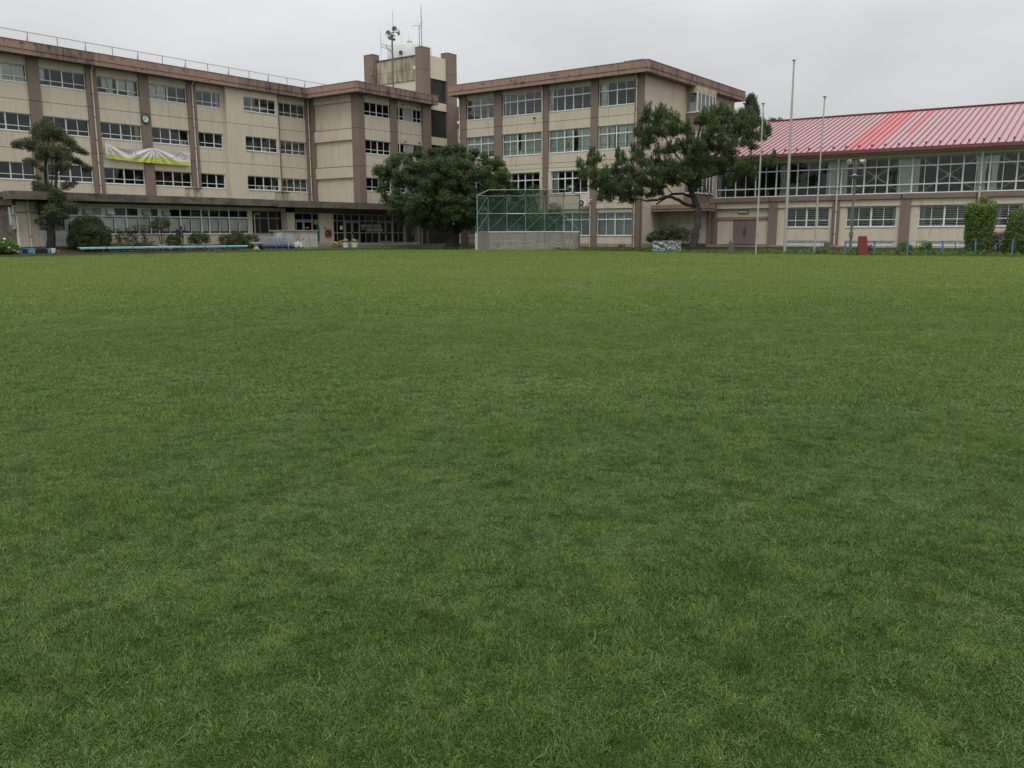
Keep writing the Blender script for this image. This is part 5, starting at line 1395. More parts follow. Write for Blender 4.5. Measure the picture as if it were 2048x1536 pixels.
# old pine
o0 = (63.6, 29.3, .0)
t = thing('pine_tree', o0, 'old spreading pine with a leaning trunk in front of the hall doors', 'tree')
limbs('trunk', 'bark', t, PINE_LIMBS[:2], o0, 12)
limbs('branch', 'bark_dark', t, PINE_LIMBS[2:], o0, 8)
rg_ = random.Random(14)
pads = [(x, y, z, r * 1.1) for (x, y, z, r) in PINE_PADS]
pads += [(x + rg_.uniform(-.7, .7) * r, y + rg_.uniform(-.7, .7) * r, z + rg_.uniform(-.45, .2) * r, r * .95) for (x, y, z, r) in PINE_PADS]
needles('crown', 'needle', t, pads, 640, 31, o0, length=.17, upright=.5, nn=14, flat=.55, width=.013, shoots=5)
# dark conifer behind and a far tree
o0 = (112, 44.2, 0)
t = thing('conifer_tree', o0, 'dark pointed conifer rising behind the pine', 'tree')
limbs('trunk', 'bark_dark', t, [[(112, 44.2, 0, .3), (112.2, 44.4, 9, .2), (112.3, 44.4, 17, .05)]], o0)
needles('crown', 'needle_dark', t, SPIRE_CLUMPS, 130, 32, o0, length=.45, upright=.5, nn=9, width=.06, flat=.9)
o0 = (141, 52, 0)
t = thing('distant_tree', o0, 'pale distant treetop just showing above the left end of the pink roof', 'tree')
limbs('trunk', 'bark_dark', t, [[(141, 52, 0, .4), (141, 52, 17, .1)]], o0)
cloud('crown', 'leaf_far', t, FAR_CLUMPS, 220, .3, 33, o0, shell=.3)

def dome_clumps(cx, cy, cz, rx, ry, rz, n, r, seed, low=-.2):
    rg = random.Random(seed)
    out = []
    while len(out) < n:
        a, u = rg.uniform(0, 2 * math.pi), rg.uniform(low, 1)
        c = math.sqrt(1 - u * u)
        k = rg.uniform(.86, .98)
        out.append((cx + rx * c * math.cos(a) * k, cy + ry * c * math.sin(a) * k, cz + rz * u * k, r * rg.uniform(.8, 1.2)))
    return out
def bush(name, label, cat, base, rx, ry, h, m, size, seed, n=40, r=.28, dens=1800, cz=.42, group=None, stems=None, rzk=.58, flat=.9, extra=None, low=-.35):
    t = thing(name, base, label, cat, group)
    cl = dome_clumps(base[0], base[1], base[2] + h * cz, rx, ry, h * rzk, n, r, seed, low)
    cl.append((base[0], base[1], base[2] + h * cz, min(rx, ry, h * .5) * .85))
    if extra: cl += extra
    cloud('foliage', m, t, cl, dens * 2.2, size * .66, seed, base, flat=flat, shell=.75, up=.3, jit=.07)
    b = MB()
    for (dx, dy, ex, ey, ez, rad) in (stems or [(0, 0, .05, 0, h * .5, .04), (.06, 0, .2 * rx, .1, h * .45, .03)]):
        b.tube([(dx, dy, -.05), ((dx + ex) * .5, (dy + ey) * .5, ez * .55), (ex, ey, ez)], [rad, rad * .8, rad * .5], 7)
    b.build('stem', 'bark_dark', t, smooth=True)
    return t
bush('round_bush', 'big dome shaped dark green bush behind the left end of the blue benches', 'bush', (32.75, 62.7, .3), 1.36, 1.15, 2.42, 'leaf_bush', .1, 41, n=100, r=.3, dens=2200, cz=.36, rzk=.6, low=-.5)
bush('topiary_bush', 'ball of olive foliage on thin bare stems beside the statue', 'bush', (38.95, 63.4, .5), .66, .6, 2.28, 'leaf_olive', .085, 42, n=40, r=.2, dens=1100, cz=.77, rzk=.2, low=-.8,
     stems=[(-.05, 0, -.3, .1, 1.5, .035), (0, 0, .1, 0, 1.5, .035), (.05, .05, .4, -.1, 1.5, .03), (.02, 0, -.1, -.15, 1.5, .025)])
bush('round_bush', 'small dark bush at the left foot of the bronze statue', 'bush', (39.25, 62.3, .38), .56, .5, .98, 'leaf_bush', .08, 43, n=36, r=.18, dens=2200, cz=.5, rzk=.5)
bush('round_bush', 'single mushroom shaped olive bush right of the statue', 'bush', (41.7, 62.5, .4), .86, .7, 1.1, 'leaf_olive', .08, 44, n=46, r=.2, dens=2200, cz=.58, rzk=.42, low=-.5, stems=[(-.05, 0, -.3, 0, .6, .04), (.05, 0, .3, 0, .6, .04), (0, 0, 0, .1, .6, .04)])
bush('round_bush', 'leftmost of the three clustered olive bushes beside the planter bowl', 'bush', (44.15, 62.3, .38), .62, .6, 1.02, 'leaf_olive', .08, 45, n=36, r=.2, dens=2200, cz=.45, rzk=.52, low=-.6)
bush('round_bush', 'tallest middle bush of the three clustered olive bushes', 'bush', (45.45, 62.6, .38), .85, .7, 1.22, 'leaf_olive', .08, 46, n=46, r=.22, dens=2200, cz=.45, rzk=.52, low=-.6)
bush('round_bush', 'front right bush of the three clustered olive bushes nearest the planter', 'bush', (46.35, 61.9, .34), .78, .66, 1.02, 'leaf_olive', .08, 47, n=46, r=.2, dens=2200, cz=.45, rzk=.52, low=-.6)
for k, (x, h, lb) in enumerate(((34.7, 1.35, 'leftmost upright thin shrub in the row below the curtained windows'), (35.5, 1.15, 'second upright thin shrub in the row below the curtained windows'), (36.2, 1.25, 'narrow middle shrub in the row below the curtained windows'),
                                (36.85, 1.38, 'dark narrow shrub right of the middle in the row below the windows'), (37.55, 1.4, 'bushy shrub at the right end of the row below the windows'))):
    z0 = .55
    cl = [(x + random.Random(k * 9 + j).uniform(-.22, .22), 63.5 + random.Random(k * 7 + j).uniform(-.15, .15), z0 + .18 + h * j / 9, .2 + .06 * math.sin(j * 2.1 + k)) for j in range(9)]
    t = thing('slim_shrub', (x, 63.5, z0), lb, 'shrub', 'slim shrubs below the annex windows')
    cloud('foliage', 'leaf_camellia' if k == 3 else 'leaf_bush', t, cl, 900, .11, 50 + k, (x, 63.5, z0), shell=.4)
    MB().tube([(0, 0, -.1), (.03, .02, h * .5), (-.02, 0, h)], [.03, .022, .01], 6).build('stem', 'bark_dark', t, smooth=True)
def hedge(name, label, x0, x1, y, z, h, d, m, seed, n):
    rg = random.Random(seed)
    cl = [(rg.uniform(x0, x1), y + rg.uniform(-d, d), z + rg.uniform(.1, h - .05), .2) for _ in range(n)]
    t = thing(name, ((x0 + x1) / 2, y, z), label, 'hedge')
    cloud('foliage', m, t, cl, 1200, .075, seed, ((x0 + x1) / 2, y, z), shell=.5)
    b = MB()
    for _ in range(10):
        xx = rg.uniform(x0, x1) - (x0 + x1) / 2
        b.tube([(xx, 0, -.1), (xx + .05, 0, h * .7)], [.015, .008], 5)
    b.build('stem', 'bark_dark', t)
hedge('low_hedge', 'low bright lime green hedge behind the blue benches', 33.7, 35.7, 62.3, .34, .48, .3, 'leaf_lime', 61, 42)
hedge('low_hedge', 'low dull green hedge between the lime hedge and the brown rocks', 35.8, 37.6, 62.4, .36, .52, .3, 'leaf_olive', 62, 40)
t = bush('hydrangea', 'leafy hydrangea with pale flower heads at the far left edge', 'bush', (25.9, 61.6, .15), 1.25, .8, 1.15, 'leaf_bright', .13, 63, n=50, r=.26, dens=1500, cz=.42, rzk=.5)
b = MB()
for (x, y, z) in ((.15, -.7, .8), (.45, -.78, .45), (.75, -.6, .3), (.95, -.5, .25), (.3, -.62, 1.02), (-.2, -.75, .5), (1.1, -.45, .16)):
    b.lathe([(.01, -.06), (.07, -.05), (.1, 0), (.07, .05), (.01, .07)], 8, (x, y, z))
b.build('flower_head', 'flower_white', t, smooth=True)
# right side
t = bush('tall_hedge', 'tall clipped column of light green foliage by the blue posts', 'hedge', (61.9, 9.05, .05), .7, .7, 3.3, 'leaf_bright', .13, 71, n=10, r=.3, dens=1500, cz=.5,
     extra=[(61.9 + .64 * math.cos(a + j) * (.72 + .3 * min(1, j / 9)), 9.05 + .64 * math.sin(a + j) * (.72 + .3 * min(1, j / 9)), .25 + .25 * j, .3) for j in range(12) for a in (0, .8, 1.6, 2.4, 3.2, 4.0, 4.8, 5.6)] + [(62.45, 8.75, 3.25, .36), (62.4, 8.6, 3.05, .4), (61.6, 9.4, 2.9, .28)])
t = bush('tall_hedge', 'second light green foliage column cut off by the right edge', 'hedge', (63.3, 6.8, .05), .8, .8, 2.75, 'leaf_bright', .13, 72, n=10, r=.3, dens=1500, cz=.5,
     extra=[(63.3 + .85 * math.cos(a + j) * (.95 - .3 * (j / 10)), 6.8 + .85 * math.sin(a + j) * (.95 - .3 * (j / 10)), .3 + .25 * j, .34) for j in range(10) for a in (0, .9, 1.8, 2.7, 3.6, 4.5, 5.4)] + [(63.2, 6.9, 2.85, .3)])
bush('dark_bush', 'low dark bush in the shade between the two light foliage columns', 'bush', (64.0, 8.2, .05), .95, .8, 1.35, 'leaf_camellia', .1, 73, n=44, r=.26, dens=900, cz=.42, rzk=.55)
bush('leafy_weed', 'low leafy weed clump at a gym pillar behind the third blue post', 'weed', (60.9, 13.2, .05), .5, .4, .68, 'leaf_small', .13, 74, n=20, r=.2, dens=700)
bush('leafy_weed', 'bright leafy weed clump right of the third blue post', 'weed', (60.9, 12.0, .05), .42, .4, .75, 'leaf_bright', .13, 75, n=20, r=.2, dens=700)
bush('leafy_weed', 'small leafy weed behind the red board', 'weed', (59.3, 14.9, .03), .3, .3, .5, 'leaf_small', .12, 76, n=14, r=.16, dens=700)
# weeds at the gym foot: one uncountable mass
rg_ = random.Random(77)
cl = []
for _ in range(230):
    u = rg_.random()
    s = u * 14.5
    cl.append((59.9 + rg_.uniform(-.35, .8) + .03 * s, 22.6 - s, .1 + rg_.uniform(0, .14), rg_.uniform(.14, .26)))
tag(cloud('ground_cover', 'leaf_small', None, cl, 520, .11, 78, (0, 0, 0), flat=.7, shell=.4, up=.7), kind='stuff')
cl = [(rg_.uniform(24, 46), rg_.uniform(61.0, 63.4), .18 + .1 * rg_.random(), rg_.uniform(.1, .2)) for _ in range(150)] + [(rg_.uniform(58.9, 66), rg_.uniform(24, 33), .06, rg_.uniform(.08, .16)) for _ in range(90)]
tag(cloud('undergrowth', 'leaf_bush', None, cl, 420, .1, 79, (0, 0, 0), flat=.5, shell=.4, up=.7), kind='stuff')
# camellia shrubs behind the tarpaulin box and the small ball tree
bush('camellia_shrub', 'left bronze leaved shrub behind the silver tarpaulin', 'shrub', (61.3, 31.3, .05), .66, .6, 1.42, 'leaf_camellia', .11, 81, n=34, r=.24, dens=1500, cz=.66, rzk=.36)
bush('camellia_shrub', 'taller bronze leaved shrub in the middle behind the silver tarpaulin', 'shrub', (61.9, 30.4, .05), .82, .7, 1.85, 'leaf_camellia', .11, 82, n=44, r=.26, dens=1500, cz=.68, rzk=.36)
bush('ball_tree', 'small dark ball shaped tree on a thin stem left of the pine trunk', 'tree', (61.6, 29.2, .05), .55, .5, 1.85, 'leaf_camellia', .09, 83, n=40, r=.2, dens=1100, cz=.68, rzk=.3, low=-.9, stems=[(0, 0, 0, 0, 1.1, .045)])
# ragged grass along the far edge of the field
rg_ = random.Random(55)
pads = []
for line in (KERB[1:], EDGE):
    for (a, c) in zip(line[:-1], line[1:]):
        L = math.hypot(c[0] - a[0], c[1] - a[1])
        if a[1] < 2: continue
        for _ in range(int(L * 5)):
            u = rg_.random()
            pads.append((a[0] + (c[0] - a[0]) * u - rg_.uniform(.0, .35), a[1] + (c[1] - a[1]) * u - rg_.uniform(.0, .2), .03, rg_.uniform(.06, .2)))
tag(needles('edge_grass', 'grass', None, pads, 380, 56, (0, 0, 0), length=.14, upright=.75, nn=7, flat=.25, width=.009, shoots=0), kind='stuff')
# wooded skyline on the far side of the field, behind the viewer (mirrored in the windows)
rg_ = random.Random(90)
cl = [(-60 + rg_.uniform(-8, 8) + 130 * u, -95 - 30 * u + rg_.uniform(-8, 8), rg_.uniform(1, 9), rg_.uniform(2, 3.6)) for u in [rg_.random() for _ in range(150)]]
tag(cloud('treeline', 'leaf_round', None, cl, 14, 1.1, 91, (0, 0, 0), shell=.6), kind='stuff')
# ------------------------------------------------------------------ things on the left: clock, banner, benches, statue
cl_ = thing('wall_clock', (42.42, 70.18, 11.12), 'round black rimmed wall clock on a brown pillar above the banner', 'clock')
MB().lathe([(.30, 0), (.37, 0), (.375, -.1), (.345, -.13), (.315, -.1), (.30, -.06)], 28, axis='y', cap=False).build('rim', 'black', cl_, smooth=True)
MB().lathe([(.001, -.05), (.33, -.05), (.33, -.02), (.001, -.02)], 28, axis='y').build('dial', 'clock_face', cl_)
b = MB()
for k in range(12):
    a = k * math.pi / 6
    for rr in (.25,):
        ca, sa = math.cos(a), math.sin(a)
        b.hexa([(ca * r_ - sa * w_, -.056, sa * r_ + ca * w_) for (r_, w_) in ((.24, -.012), (.29, -.012), (.29, .012), (.24, .012))] + [(ca * r_ - sa * w_, -.0505, sa * r_ + ca * w_) for (r_, w_) in ((.24, -.012), (.29, -.012), (.29, .012), (.24, .012))])
b.build('hour_mark', 'black', cl_)
MB().box(-.014, .014, -.066, -.062, -.05, .26).build('minute_hand', 'black', cl_)
h = MB().box(-.018, .018, -.061, -.057, -.04, .18).build('hour_hand', 'black', cl_)
h.rotation_euler = (0, R(240), 0)

bn = thing('banner', (42.6, 70.0, 8.0), 'sagging white and lime green banner hanging on the left wing', 'banner')
def lerp_poly(P, x):
    for a, c in zip(P[:-1], P[1:]):
        if a[0] <= x <= c[0]:
            return a[1] + (c[1] - a[1]) * (x - a[0]) / (c[0] - a[0])
    return P[0][1] if x < P[0][0] else P[-1][1]
NX, NZ = 150, 18
b = MB()
bx0, bx1 = BANNER_TOP[0][0], BANNER_TOP[-1][0]
peak = (BANNER_TOP[10][0], BANNER_TOP[10][1])
lpk = BANNER_TOP[0]
def banner_y(x, z):
    a = math.atan2(z - peak[1] - .05, x - peak[0])
    d = math.hypot(x - peak[0], z - peak[1])
    y = 69.98 + .05 * math.sin(a * 17) * min(1, d / 1.0) * max(.25, 1 - d / 5.5)
    a2 = math.atan2(z - lpk[1], x - lpk[0] + .01)
    d2 = math.hypot(x - lpk[0], z - lpk[1])
    y += .045 * math.sin(a2 * 15 + 1) * max(0, 1 - d2 / 4.5) * min(1, d2)
    y += .03 * math.sin(x * 4.1 + z * 3) * .5
    return y
vs = []
for j in range(NZ + 1):
    for i in range(NX + 1):
        x = bx0 + (bx1 - bx0) * i / NX
        zt, zm, zb = lerp_poly(BANNER_TOP, x), lerp_poly(BANNER_MID, x), lerp_poly(BANNER_BOTTOM, x)
        z = zb + (zm - zb) * j / 6 if j <= 6 else zm + (zt - zm) * (j - 6) / (NZ - 6)
        vs.append((x - 42.6, banner_y(x, z) - 70.0, z - 8.0))
fs, mi = [], []
for j in range(NZ):
    for i in range(NX):
        q = j * (NX + 1) + i
        fs.append((q, q + 1, q + NX + 2, q + NX + 1))
        mi.append(0 if j >= 6 else 1)
b.add(vs, fs)
b.m = mi
cloth = b.build('cloth', ['banner_white', 'banner_green'], bn, smooth=True)
b = MB()
for s in BANNER_STROKES:
    for (p, q) in zip(s[:-1], s[1:]):
        n = 5
        for k in range(n):
            a = [p[i] + (q[i] - p[i]) * k / n for i in (0, 1)]
            c = [p[i] + (q[i] - p[i]) * (k + 1) / n for i in (0, 1)]
            dx, dz = c[0] - a[0], c[1] - a[1]
            L = math.hypot(dx, dz) + 1e-6
            ux, uz = -dz / L * .019, dx / L * .019
            qd = [(a[0] - ux, a[1] - uz), (c[0] - ux, c[1] - uz), (c[0] + ux, c[1] + uz), (a[0] + ux, a[1] + uz)]
            b.add([(x - 42.6, banner_y(x, z) - 70.0 - .012, z - 8.0) for x, z in qd], [(0, 1, 2, 3)])
b.build('print_outline', 'banner_ink', bn)
b = MB()
rg_ = random.Random(2)
for (x, z) in BANNER_LETTERS:
    for k in range(3):
        x0, z0 = x + rg_.uniform(-.03, .06), z - .02 + rg_.uniform(-.02, .06)
        w, hh = rg_.choice(((.07, .02), (.02, .09), (.06, .02)))
        qd = [(x0, z0), (x0 + w, z0), (x0 + w, z0 + hh), (x0, z0 + hh)]
        b.add([(xx - 42.6, banner_y(xx, zz) - 70.0 - .014, zz - 8.0) for xx, zz in qd], [(0, 1, 2, 3)])
b.build('print_lettering', 'sign_white', bn)

# letters on the dark classroom window
try:
    cu = bpy.data.curves.new('window_letter', 'FONT')
    cu.body = '\u5fc3\u7406\u5ba4'
    cu.size = .3
    cu.align_x = 'LEFT'
    ob = bpy.data.objects.new('tmp', cu)
    COL.objects.link(ob)
    dg = bpy.context.evaluated_depsgraph_get()
    me = bpy.data.meshes.new_from_object(ob.evaluated_get(dg))
    bpy.data.objects.remove(ob)
    me.materials.clear()
    me.materials.append(MATS['sign_white'])
    lt = bpy.data.objects.new('lettering', me)
    COL.objects.link(lt)
    lt.parent = SIGN_HOST
    lt.location = (1.72, .028, .46)
    lt.rotation_euler = (R(90), 0, 0)
    lt.scale = (.8, 1, 1)
except Exception:
    pass

def copy_tree(o, parent=None):
    c = o.copy()
    COL.objects.link(c)
    if parent is not None:
        c.parent = parent
    for ch in list(o.children):
        copy_tree(ch, c)
    return c

# benches: seven alike in one long row
bt = thing('bench', (0, 0, 0), '', 'bench', 'blue benches in a long row along the field')
for k in range(3):
    p = MB()
    w = .635
    prof = [(-.16, -.125), (-.17, -.02), (-.14, .0), (.14, .005), (.165, -.02), (.16, -.06)]
    vs = [(sx * w / 2, y, z) for sx in (-1, 1) for y, z in prof] + [(sx * w / 2, y * .9, z - .022) for sx in (-1, 1) for y, z in prof]
    n = len(prof)
    fs = []
    for i in range(n - 1):
        fs += [(i, i + 1, n + i + 1, n + i), (2 * n + i, 3 * n + i, 3 * n + i + 1, 2 * n + i + 1)]
        fs += [(i, 2 * n + i, 2 * n + i + 1, i + 1), (n + i, n + i + 1, 3 * n + i + 1, 3 * n + i)]
    fs += [(0, n, 3 * n, 2 * n), (n - 1, 3 * n - 1, 4 * n - 1, 2 * n - 1)]
    p.add(vs, fs)
    p.build('seat', 'bench_blue', bt, loc=((k - 1) * .655, 0, .40), smooth=False)
MB().box(-.95, .95, -.1, -.06, .335, .375).box(-.95, .95, .06, .1, .335, .375).build('seat_rail', 'bench_leg', bt)
for sx in (-.72, .72):
    MB().box(sx - .03, sx + .03, -.13, -.085, 0, .335).build('leg', 'bench_leg', bt)
    MB().box(sx - .03, sx + .03, .085, .13, 0, .335).build('leg', 'bench_leg', bt)
BL = ['blue bench at the left end of the long row', 'second blue bench from the left in the long row', 'third blue bench from the left before the lime hedge', 'middle blue bench of the long row before the brown rocks',
      'blue bench of the long row directly in front of the statue', 'second blue bench from the right end of the long row', 'worn blue bench at the right end of the long row']
for k in range(7):
    o = bt if k == 0 else copy_tree(bt)
    o.location = (32.1 + 2.02 * k, 61.13 - .012 * k, .155 - .006 * k)
    o.rotation_euler.z = R(-.4 + .25 * math.sin(k * 2.3))
    o['label'] = BL[k]

# bronze statue of two children
def skin_figure(name, parent, verts, edges, radii, m, root=0):
    me = bpy.data.meshes.new(name)
    me.from_pydata(verts, edges, [])
    o = bpy.data.objects.new(name, me)
    COL.objects.link(o)
    o.parent = parent
    me.materials.append(MATS[m])
    md = o.modifiers.new('skin', 'SKIN')
    md.use_smooth_shade = True
    for i, r in enumerate(radii):
        me.skin_vertices[0].data[i].radius = (r, r) if not isinstance(r, tuple) else r
    me.skin_vertices[0].data[root].use_root = True
    s = o.modifiers.new('smooth', 'SUBSURF')
    s.levels = s.render_levels = 2
    return o
st = thing('statue', (40.15, 62.75, .5), 'dark bronze statue of two children, the taller one waving, on a low plinth', 'statue')
MB().box(-.75, .75, -.45, .45, -.2, .17).build('plinth', 'stone', st, bevel=.02)
def child(x, y, h, arm, rz):
    k = h / 1.3
    V = [(0, 0, .68), (0, 0, .82), (0, 0, .98), (0, 0, 1.04), (0, -.01, 1.09), (0, -.02, 1.19), (0, -.02, 1.29),
         (.075, 0, .62), (.085, -.01, .36), (.09, .01, .07), (.095, -.1, .03), (-.075, 0, .62), (-.085, -.02, .36), (-.09, .0, .07), (-.095, -.11, .03),
         (.13, 0, .99), (-.13, 0, .99)]
    rr = [(.12, .095), (.11, .085), (.12, .085), (.055, .055), (.05, .05), (.088, .098), (.06, .065), .075, .05, .035, .028, .075, .05, .035, .028, .05, .05]
    E = [(0, 1), (1, 2), (2, 3), (3, 4), (4, 5), (5, 6), (0, 7), (7, 8), (8, 9), (9, 10), (0, 11), (11, 12), (12, 13), (13, 14), (2, 15), (2, 16)]
    if arm == 'up':
        right = [(.26, -.02, .96), (.3, -.05, 1.18), (.25, -.07, 1.34), (.24, -.07, 1.42)]
        left = [(-.18, .0, .82), (-.2, -.06, .66), (-.2, -.09, .57)]
    else:
        right = [(.19, .0, .82), (.18, -.08, .68), (.17, -.12, .6)]
        left = [(-.2, .0, .82), (-.22, -.06, .66), (-.22, -.09, .57)]
    for root, chain in ((15, right), (16, left)):
        prev = root
        for i, q in enumerate(chain):
            V.append(q)
            rr.append((.042, .036, .03, .028)[i])
            E.append((prev, len(V) - 1))
            prev = len(V) - 1
    o = skin_figure('figure', st, [tuple(c * k for c in v) for v in V], E, [tuple(c * k for c in r) if isinstance(r, tuple) else r * k for r in rr], 'bronze')
    o.location = (x, y, .16)
    o.rotation_euler.z = rz
    # tunic / skirt and hair
    b = MB().lathe([(.11, .86), (.135, .72), (.165, .58), (.175, .52), (.16, .52), (.12, .7)], 14)
    sk = b.build('skirt', 'bronze', st, smooth=True)
    sk.scale = (k, k * .8, k)
    sk.location = (x, y, .16)
    sk.rotation_euler.z = rz
    b = MB().lathe([(.02, 1.33), (.07, 1.315), (.105, 1.26), (.11, 1.2), (.1, 1.15), (.06, 1.12)], 12)
    hr = b.build('hair', 'bronze', st, smooth=True)
    hr.scale = (k, k, k)
    hr.location = (x, y + .015, .16)
child(.16, .02, 1.42, 'up', R(-20))
child(-.2, -.06, 1.2, 'down', R(15))
# brown rocks
for k, (x, y, r_, lb) in enumerate(((38.15, 62.1, .42, 'larger brown garden rock behind the benches'), (38.9, 61.75, .26, 'smaller brown garden rock at the right of the larger one'))):
    rg_ = random.Random(k)
    b = MB()
    prof = [(.02, 1.0), (.5, .9), (.85, .55), (1, .2), (.95, -.2)]
    b.lathe([(a * r_, c * r_ * .75) for a, c in prof], 9)
    b.v = [(v[0] * 1.3 + rg_.uniform(-.06, .06), v[1] + rg_.uniform(-.06, .06), v[2] + rg_.uniform(-.05, .05)) for v in b.v]
    o = b.build('garden_rock', 'rock', None, loc=(x, y, .36))
    tag(o, lb, 'rock', 'brown garden rocks')

# buckets and tubs at the left
def tub(x, w, h, m, lb, square=False, y=61.45, z=.14):
    t = thing('bucket', (x, y, z), lb, 'bucket' if not square else 'box', 'tubs and boxes lined up at the left')
    if square:
        b = MB()
        b.hexa([(-w * .46, -.2, 0), (w * .46, -.2, 0), (w * .46, .2, 0), (-w * .46, .2, 0), (-w * .5, -.23, h), (w * .5, -.23, h), (w * .5, .23, h), (-w * .5, .23, h)])
        b.build('body', m, t)
        MB().box(-w * .53, w * .53, -.25, -.23, h - .05, h).box(-w * .53, w * .53, .23, .25, h - .05, h).box(-w * .53, -w * .5, -.23, .23, h - .05, h).box(w * .5, w * .53, -.23, .23, h - .05, h).build('rim', m, t)
    else:
        MB().lathe([(.02, 0), (w * .4, 0), (w * .5, h), (w * .53, h), (w * .53, h - .03), (w * .47, h - .02), (w * .37, .02), (.02, .02)], 18).build('body', m, t, smooth=True)
        MB().tube([(w * .5 * math.cos(a), .02, h - .03 + w * .45 * math.sin(a) * .2) for a in [math.pi * k / 8 for k in range(9)]], .008, 5).build('handle', 'metal_grey', t)
tub(27.2, .34, .34, 'plastic_sky', 'light blue tub at the left end of the bucket row')
tub(27.62, .3, .36, 'plastic_blue', 'deep blue tub among the bucket row')
tub(28.0, .42, .38, 'plastic_sky', 'wide light blue box right of the deep blue tub', True)
tub(28.45, .36, .32, 'plastic_black', 'left black box in the bucket row', True)
tub(28.85, .36, .34, 'plastic_black', 'right black box next to the blue bucket before the tree', True)
tub(29.18, .26, .36, 'plastic_sky', 'narrow light blue bucket between the black box and white bucket')
tub(29.5, .34, .38, 'plastic_white', 'white bucket at the foot of the evergreen')
tub(29.82, .26, .26, 'plastic_pink', 'pink tub at the right end of the bucket row')

# planter bowl on a pedestal
pl = thing('planter_bowl', (45.95, 60.75, .13), 'pale stone planter bowl on a flared pedestal beside the blue pots', 'planter')
MB().lathe([(.26, 0), (.27, .04), (.2, .1), (.15, .3), (.17, .36)], 20).build('pedestal', 'stone_white', pl, smooth=True)
MB().lathe([(.12, .34), (.3, .4), (.42, .52), (.45, .62), (.43, .63), (.38, .56), (.02, .54)], 24).build('bowl', 'stone_white', pl, smooth=True)
# blue plant pots with trellis rings
pp = thing('plant_pot', (0, 0, 0), '', 'plant pot', 'blue pots with plant supports in rows')
MB().lathe([(.1, 0), (.15, .22), (.16, .24), (.145, .24), (.13, .2), (.02, .2)], 14).build('pot', 'plastic_blue', pp, smooth=True)
b = MB()
for a in (.4, 1.97, 3.54, 5.1):
    b.tube([(.1 * math.cos(a), .1 * math.sin(a), .18), (.13 * math.cos(a), .13 * math.sin(a), .98)], .011, 5)
for z in (.45, .7, .95):
    b.tube([(.125 * math.cos(k * .5236), .125 * math.sin(k * .5236), z) for k in range(13)], .01, 5, cap=False)
b.build('support', 'trellis', pp, smooth=True)
cloud('seedling', 'leaf_small', pp, [(0, 0, .3, .1), (.03, 0, .42, .07)], 2600, .07, 95, (0, 0, 0), shell=.3)
k = 0
for row in range(3):
    for i in range(10):
        o = pp if k == 0 else copy_tree(pp)
        x = 46.55 + i * .32 + .06 * math.sin(k * 1.7)
        o.location = (x, 60.45 + row * .42 + .04 * math.cos(k * 2.1) - .055 * (x - 46), .13 + row * .03)
        o.rotation_euler.z = k * .7
        o['label'] = ['blue pot with a pale plant support in the front row beside the planter bowl', 'blue pot with a pale plant support in the middle row beside the planter bowl', 'blue pot with a pale plant support in the back row beside the planter bowl'][row]
        o['group'] = ['front row of blue pots', 'middle row of blue pots', 'back row of blue pots'][row]
        k += 1
tag(cloud('yellow_plants', 'leaf_lime', None, [(49.75 + .12 * j, 60.35 - .05 * j, .2, .16) for j in range(7)], 700, .09, 96, (0, 0, 0), shell=.4), kind='stuff')
# washing stand wall
ws = Site('wash_wall', (51, 61.9, .2), 'stained concrete hand washing wall in front of the entrance', 'wall')
ws.box('wall', 'concrete_pale', 48.65, 53.5, 61.75, 62.0, .2, 1.66)
ws.box('coping', 'concrete', 48.45, 53.55, 61.65, 62.1, 1.66, 1.78)
ws.box('trough', 'concrete_pale', 49.2, 53.4, 62.0, 62.5, .2, .95)
arch = [(48.9, .2), (49.85, .2), (49.85, 1.15)] + [(49.375 + .475 * math.cos(a), 1.15 + .42 * math.sin(a)) for a in (.5, 1.0, 1.57, 2.1, 2.6)] + [(48.9, 1.15)]
na = len(arch)
b = MB().add([(x, 61.6, z) for x, z in arch] + [(x, 61.75, z) for x, z in arch], [tuple(range(na)), tuple(range(2 * na - 1, na - 1, -1))] + [(i, na + i, na + (i + 1) % na, (i + 1) % na) for i in range(na)])
ws.mesh('buttress', b, 'concrete_pale')
for x in (51.15, 51.8, 52.45, 53.1):
    b = MB().tube([(x, 61.76, .98), (x, 61.66, .98), (x, 61.64, .9)], .022, 6).box(x - .04, x + .04, 61.68, 61.7, 1.0, 1.03)
    ws.mesh('tap', b, 'metal_dark', True)
hs = MB().tube([(52.45, 61.64, .9), (52.5, 61.55, .6), (52.4, 61.5, .32), (52.7, 61.4, .24)], .014, 5).build('hose', 'black')
hs.name = 'garden_hose'
tag(hs, 'thin dark hose hanging from a tap on the washing wall', 'hose')
wb = thing('white_box', (50.75, 61.2, .2), 'small white box standing before the washing wall', 'box')
MB().box(-.3, .3, -.2, .2, .06, .5).build('body', 'plastic_white', wb, bevel=.02)
MB().lathe([(.07, .5), (.07, .56), (.05, .58)], 10).build('cap', 'sign_white', wb)
MB().box(-.2, .0, -.215, -.2, .06, .2).build('opening', 'black', wb)
MB().box(-.26, .26, -.17, .17, 0, .06).build('foot', 'plastic_black', wb)
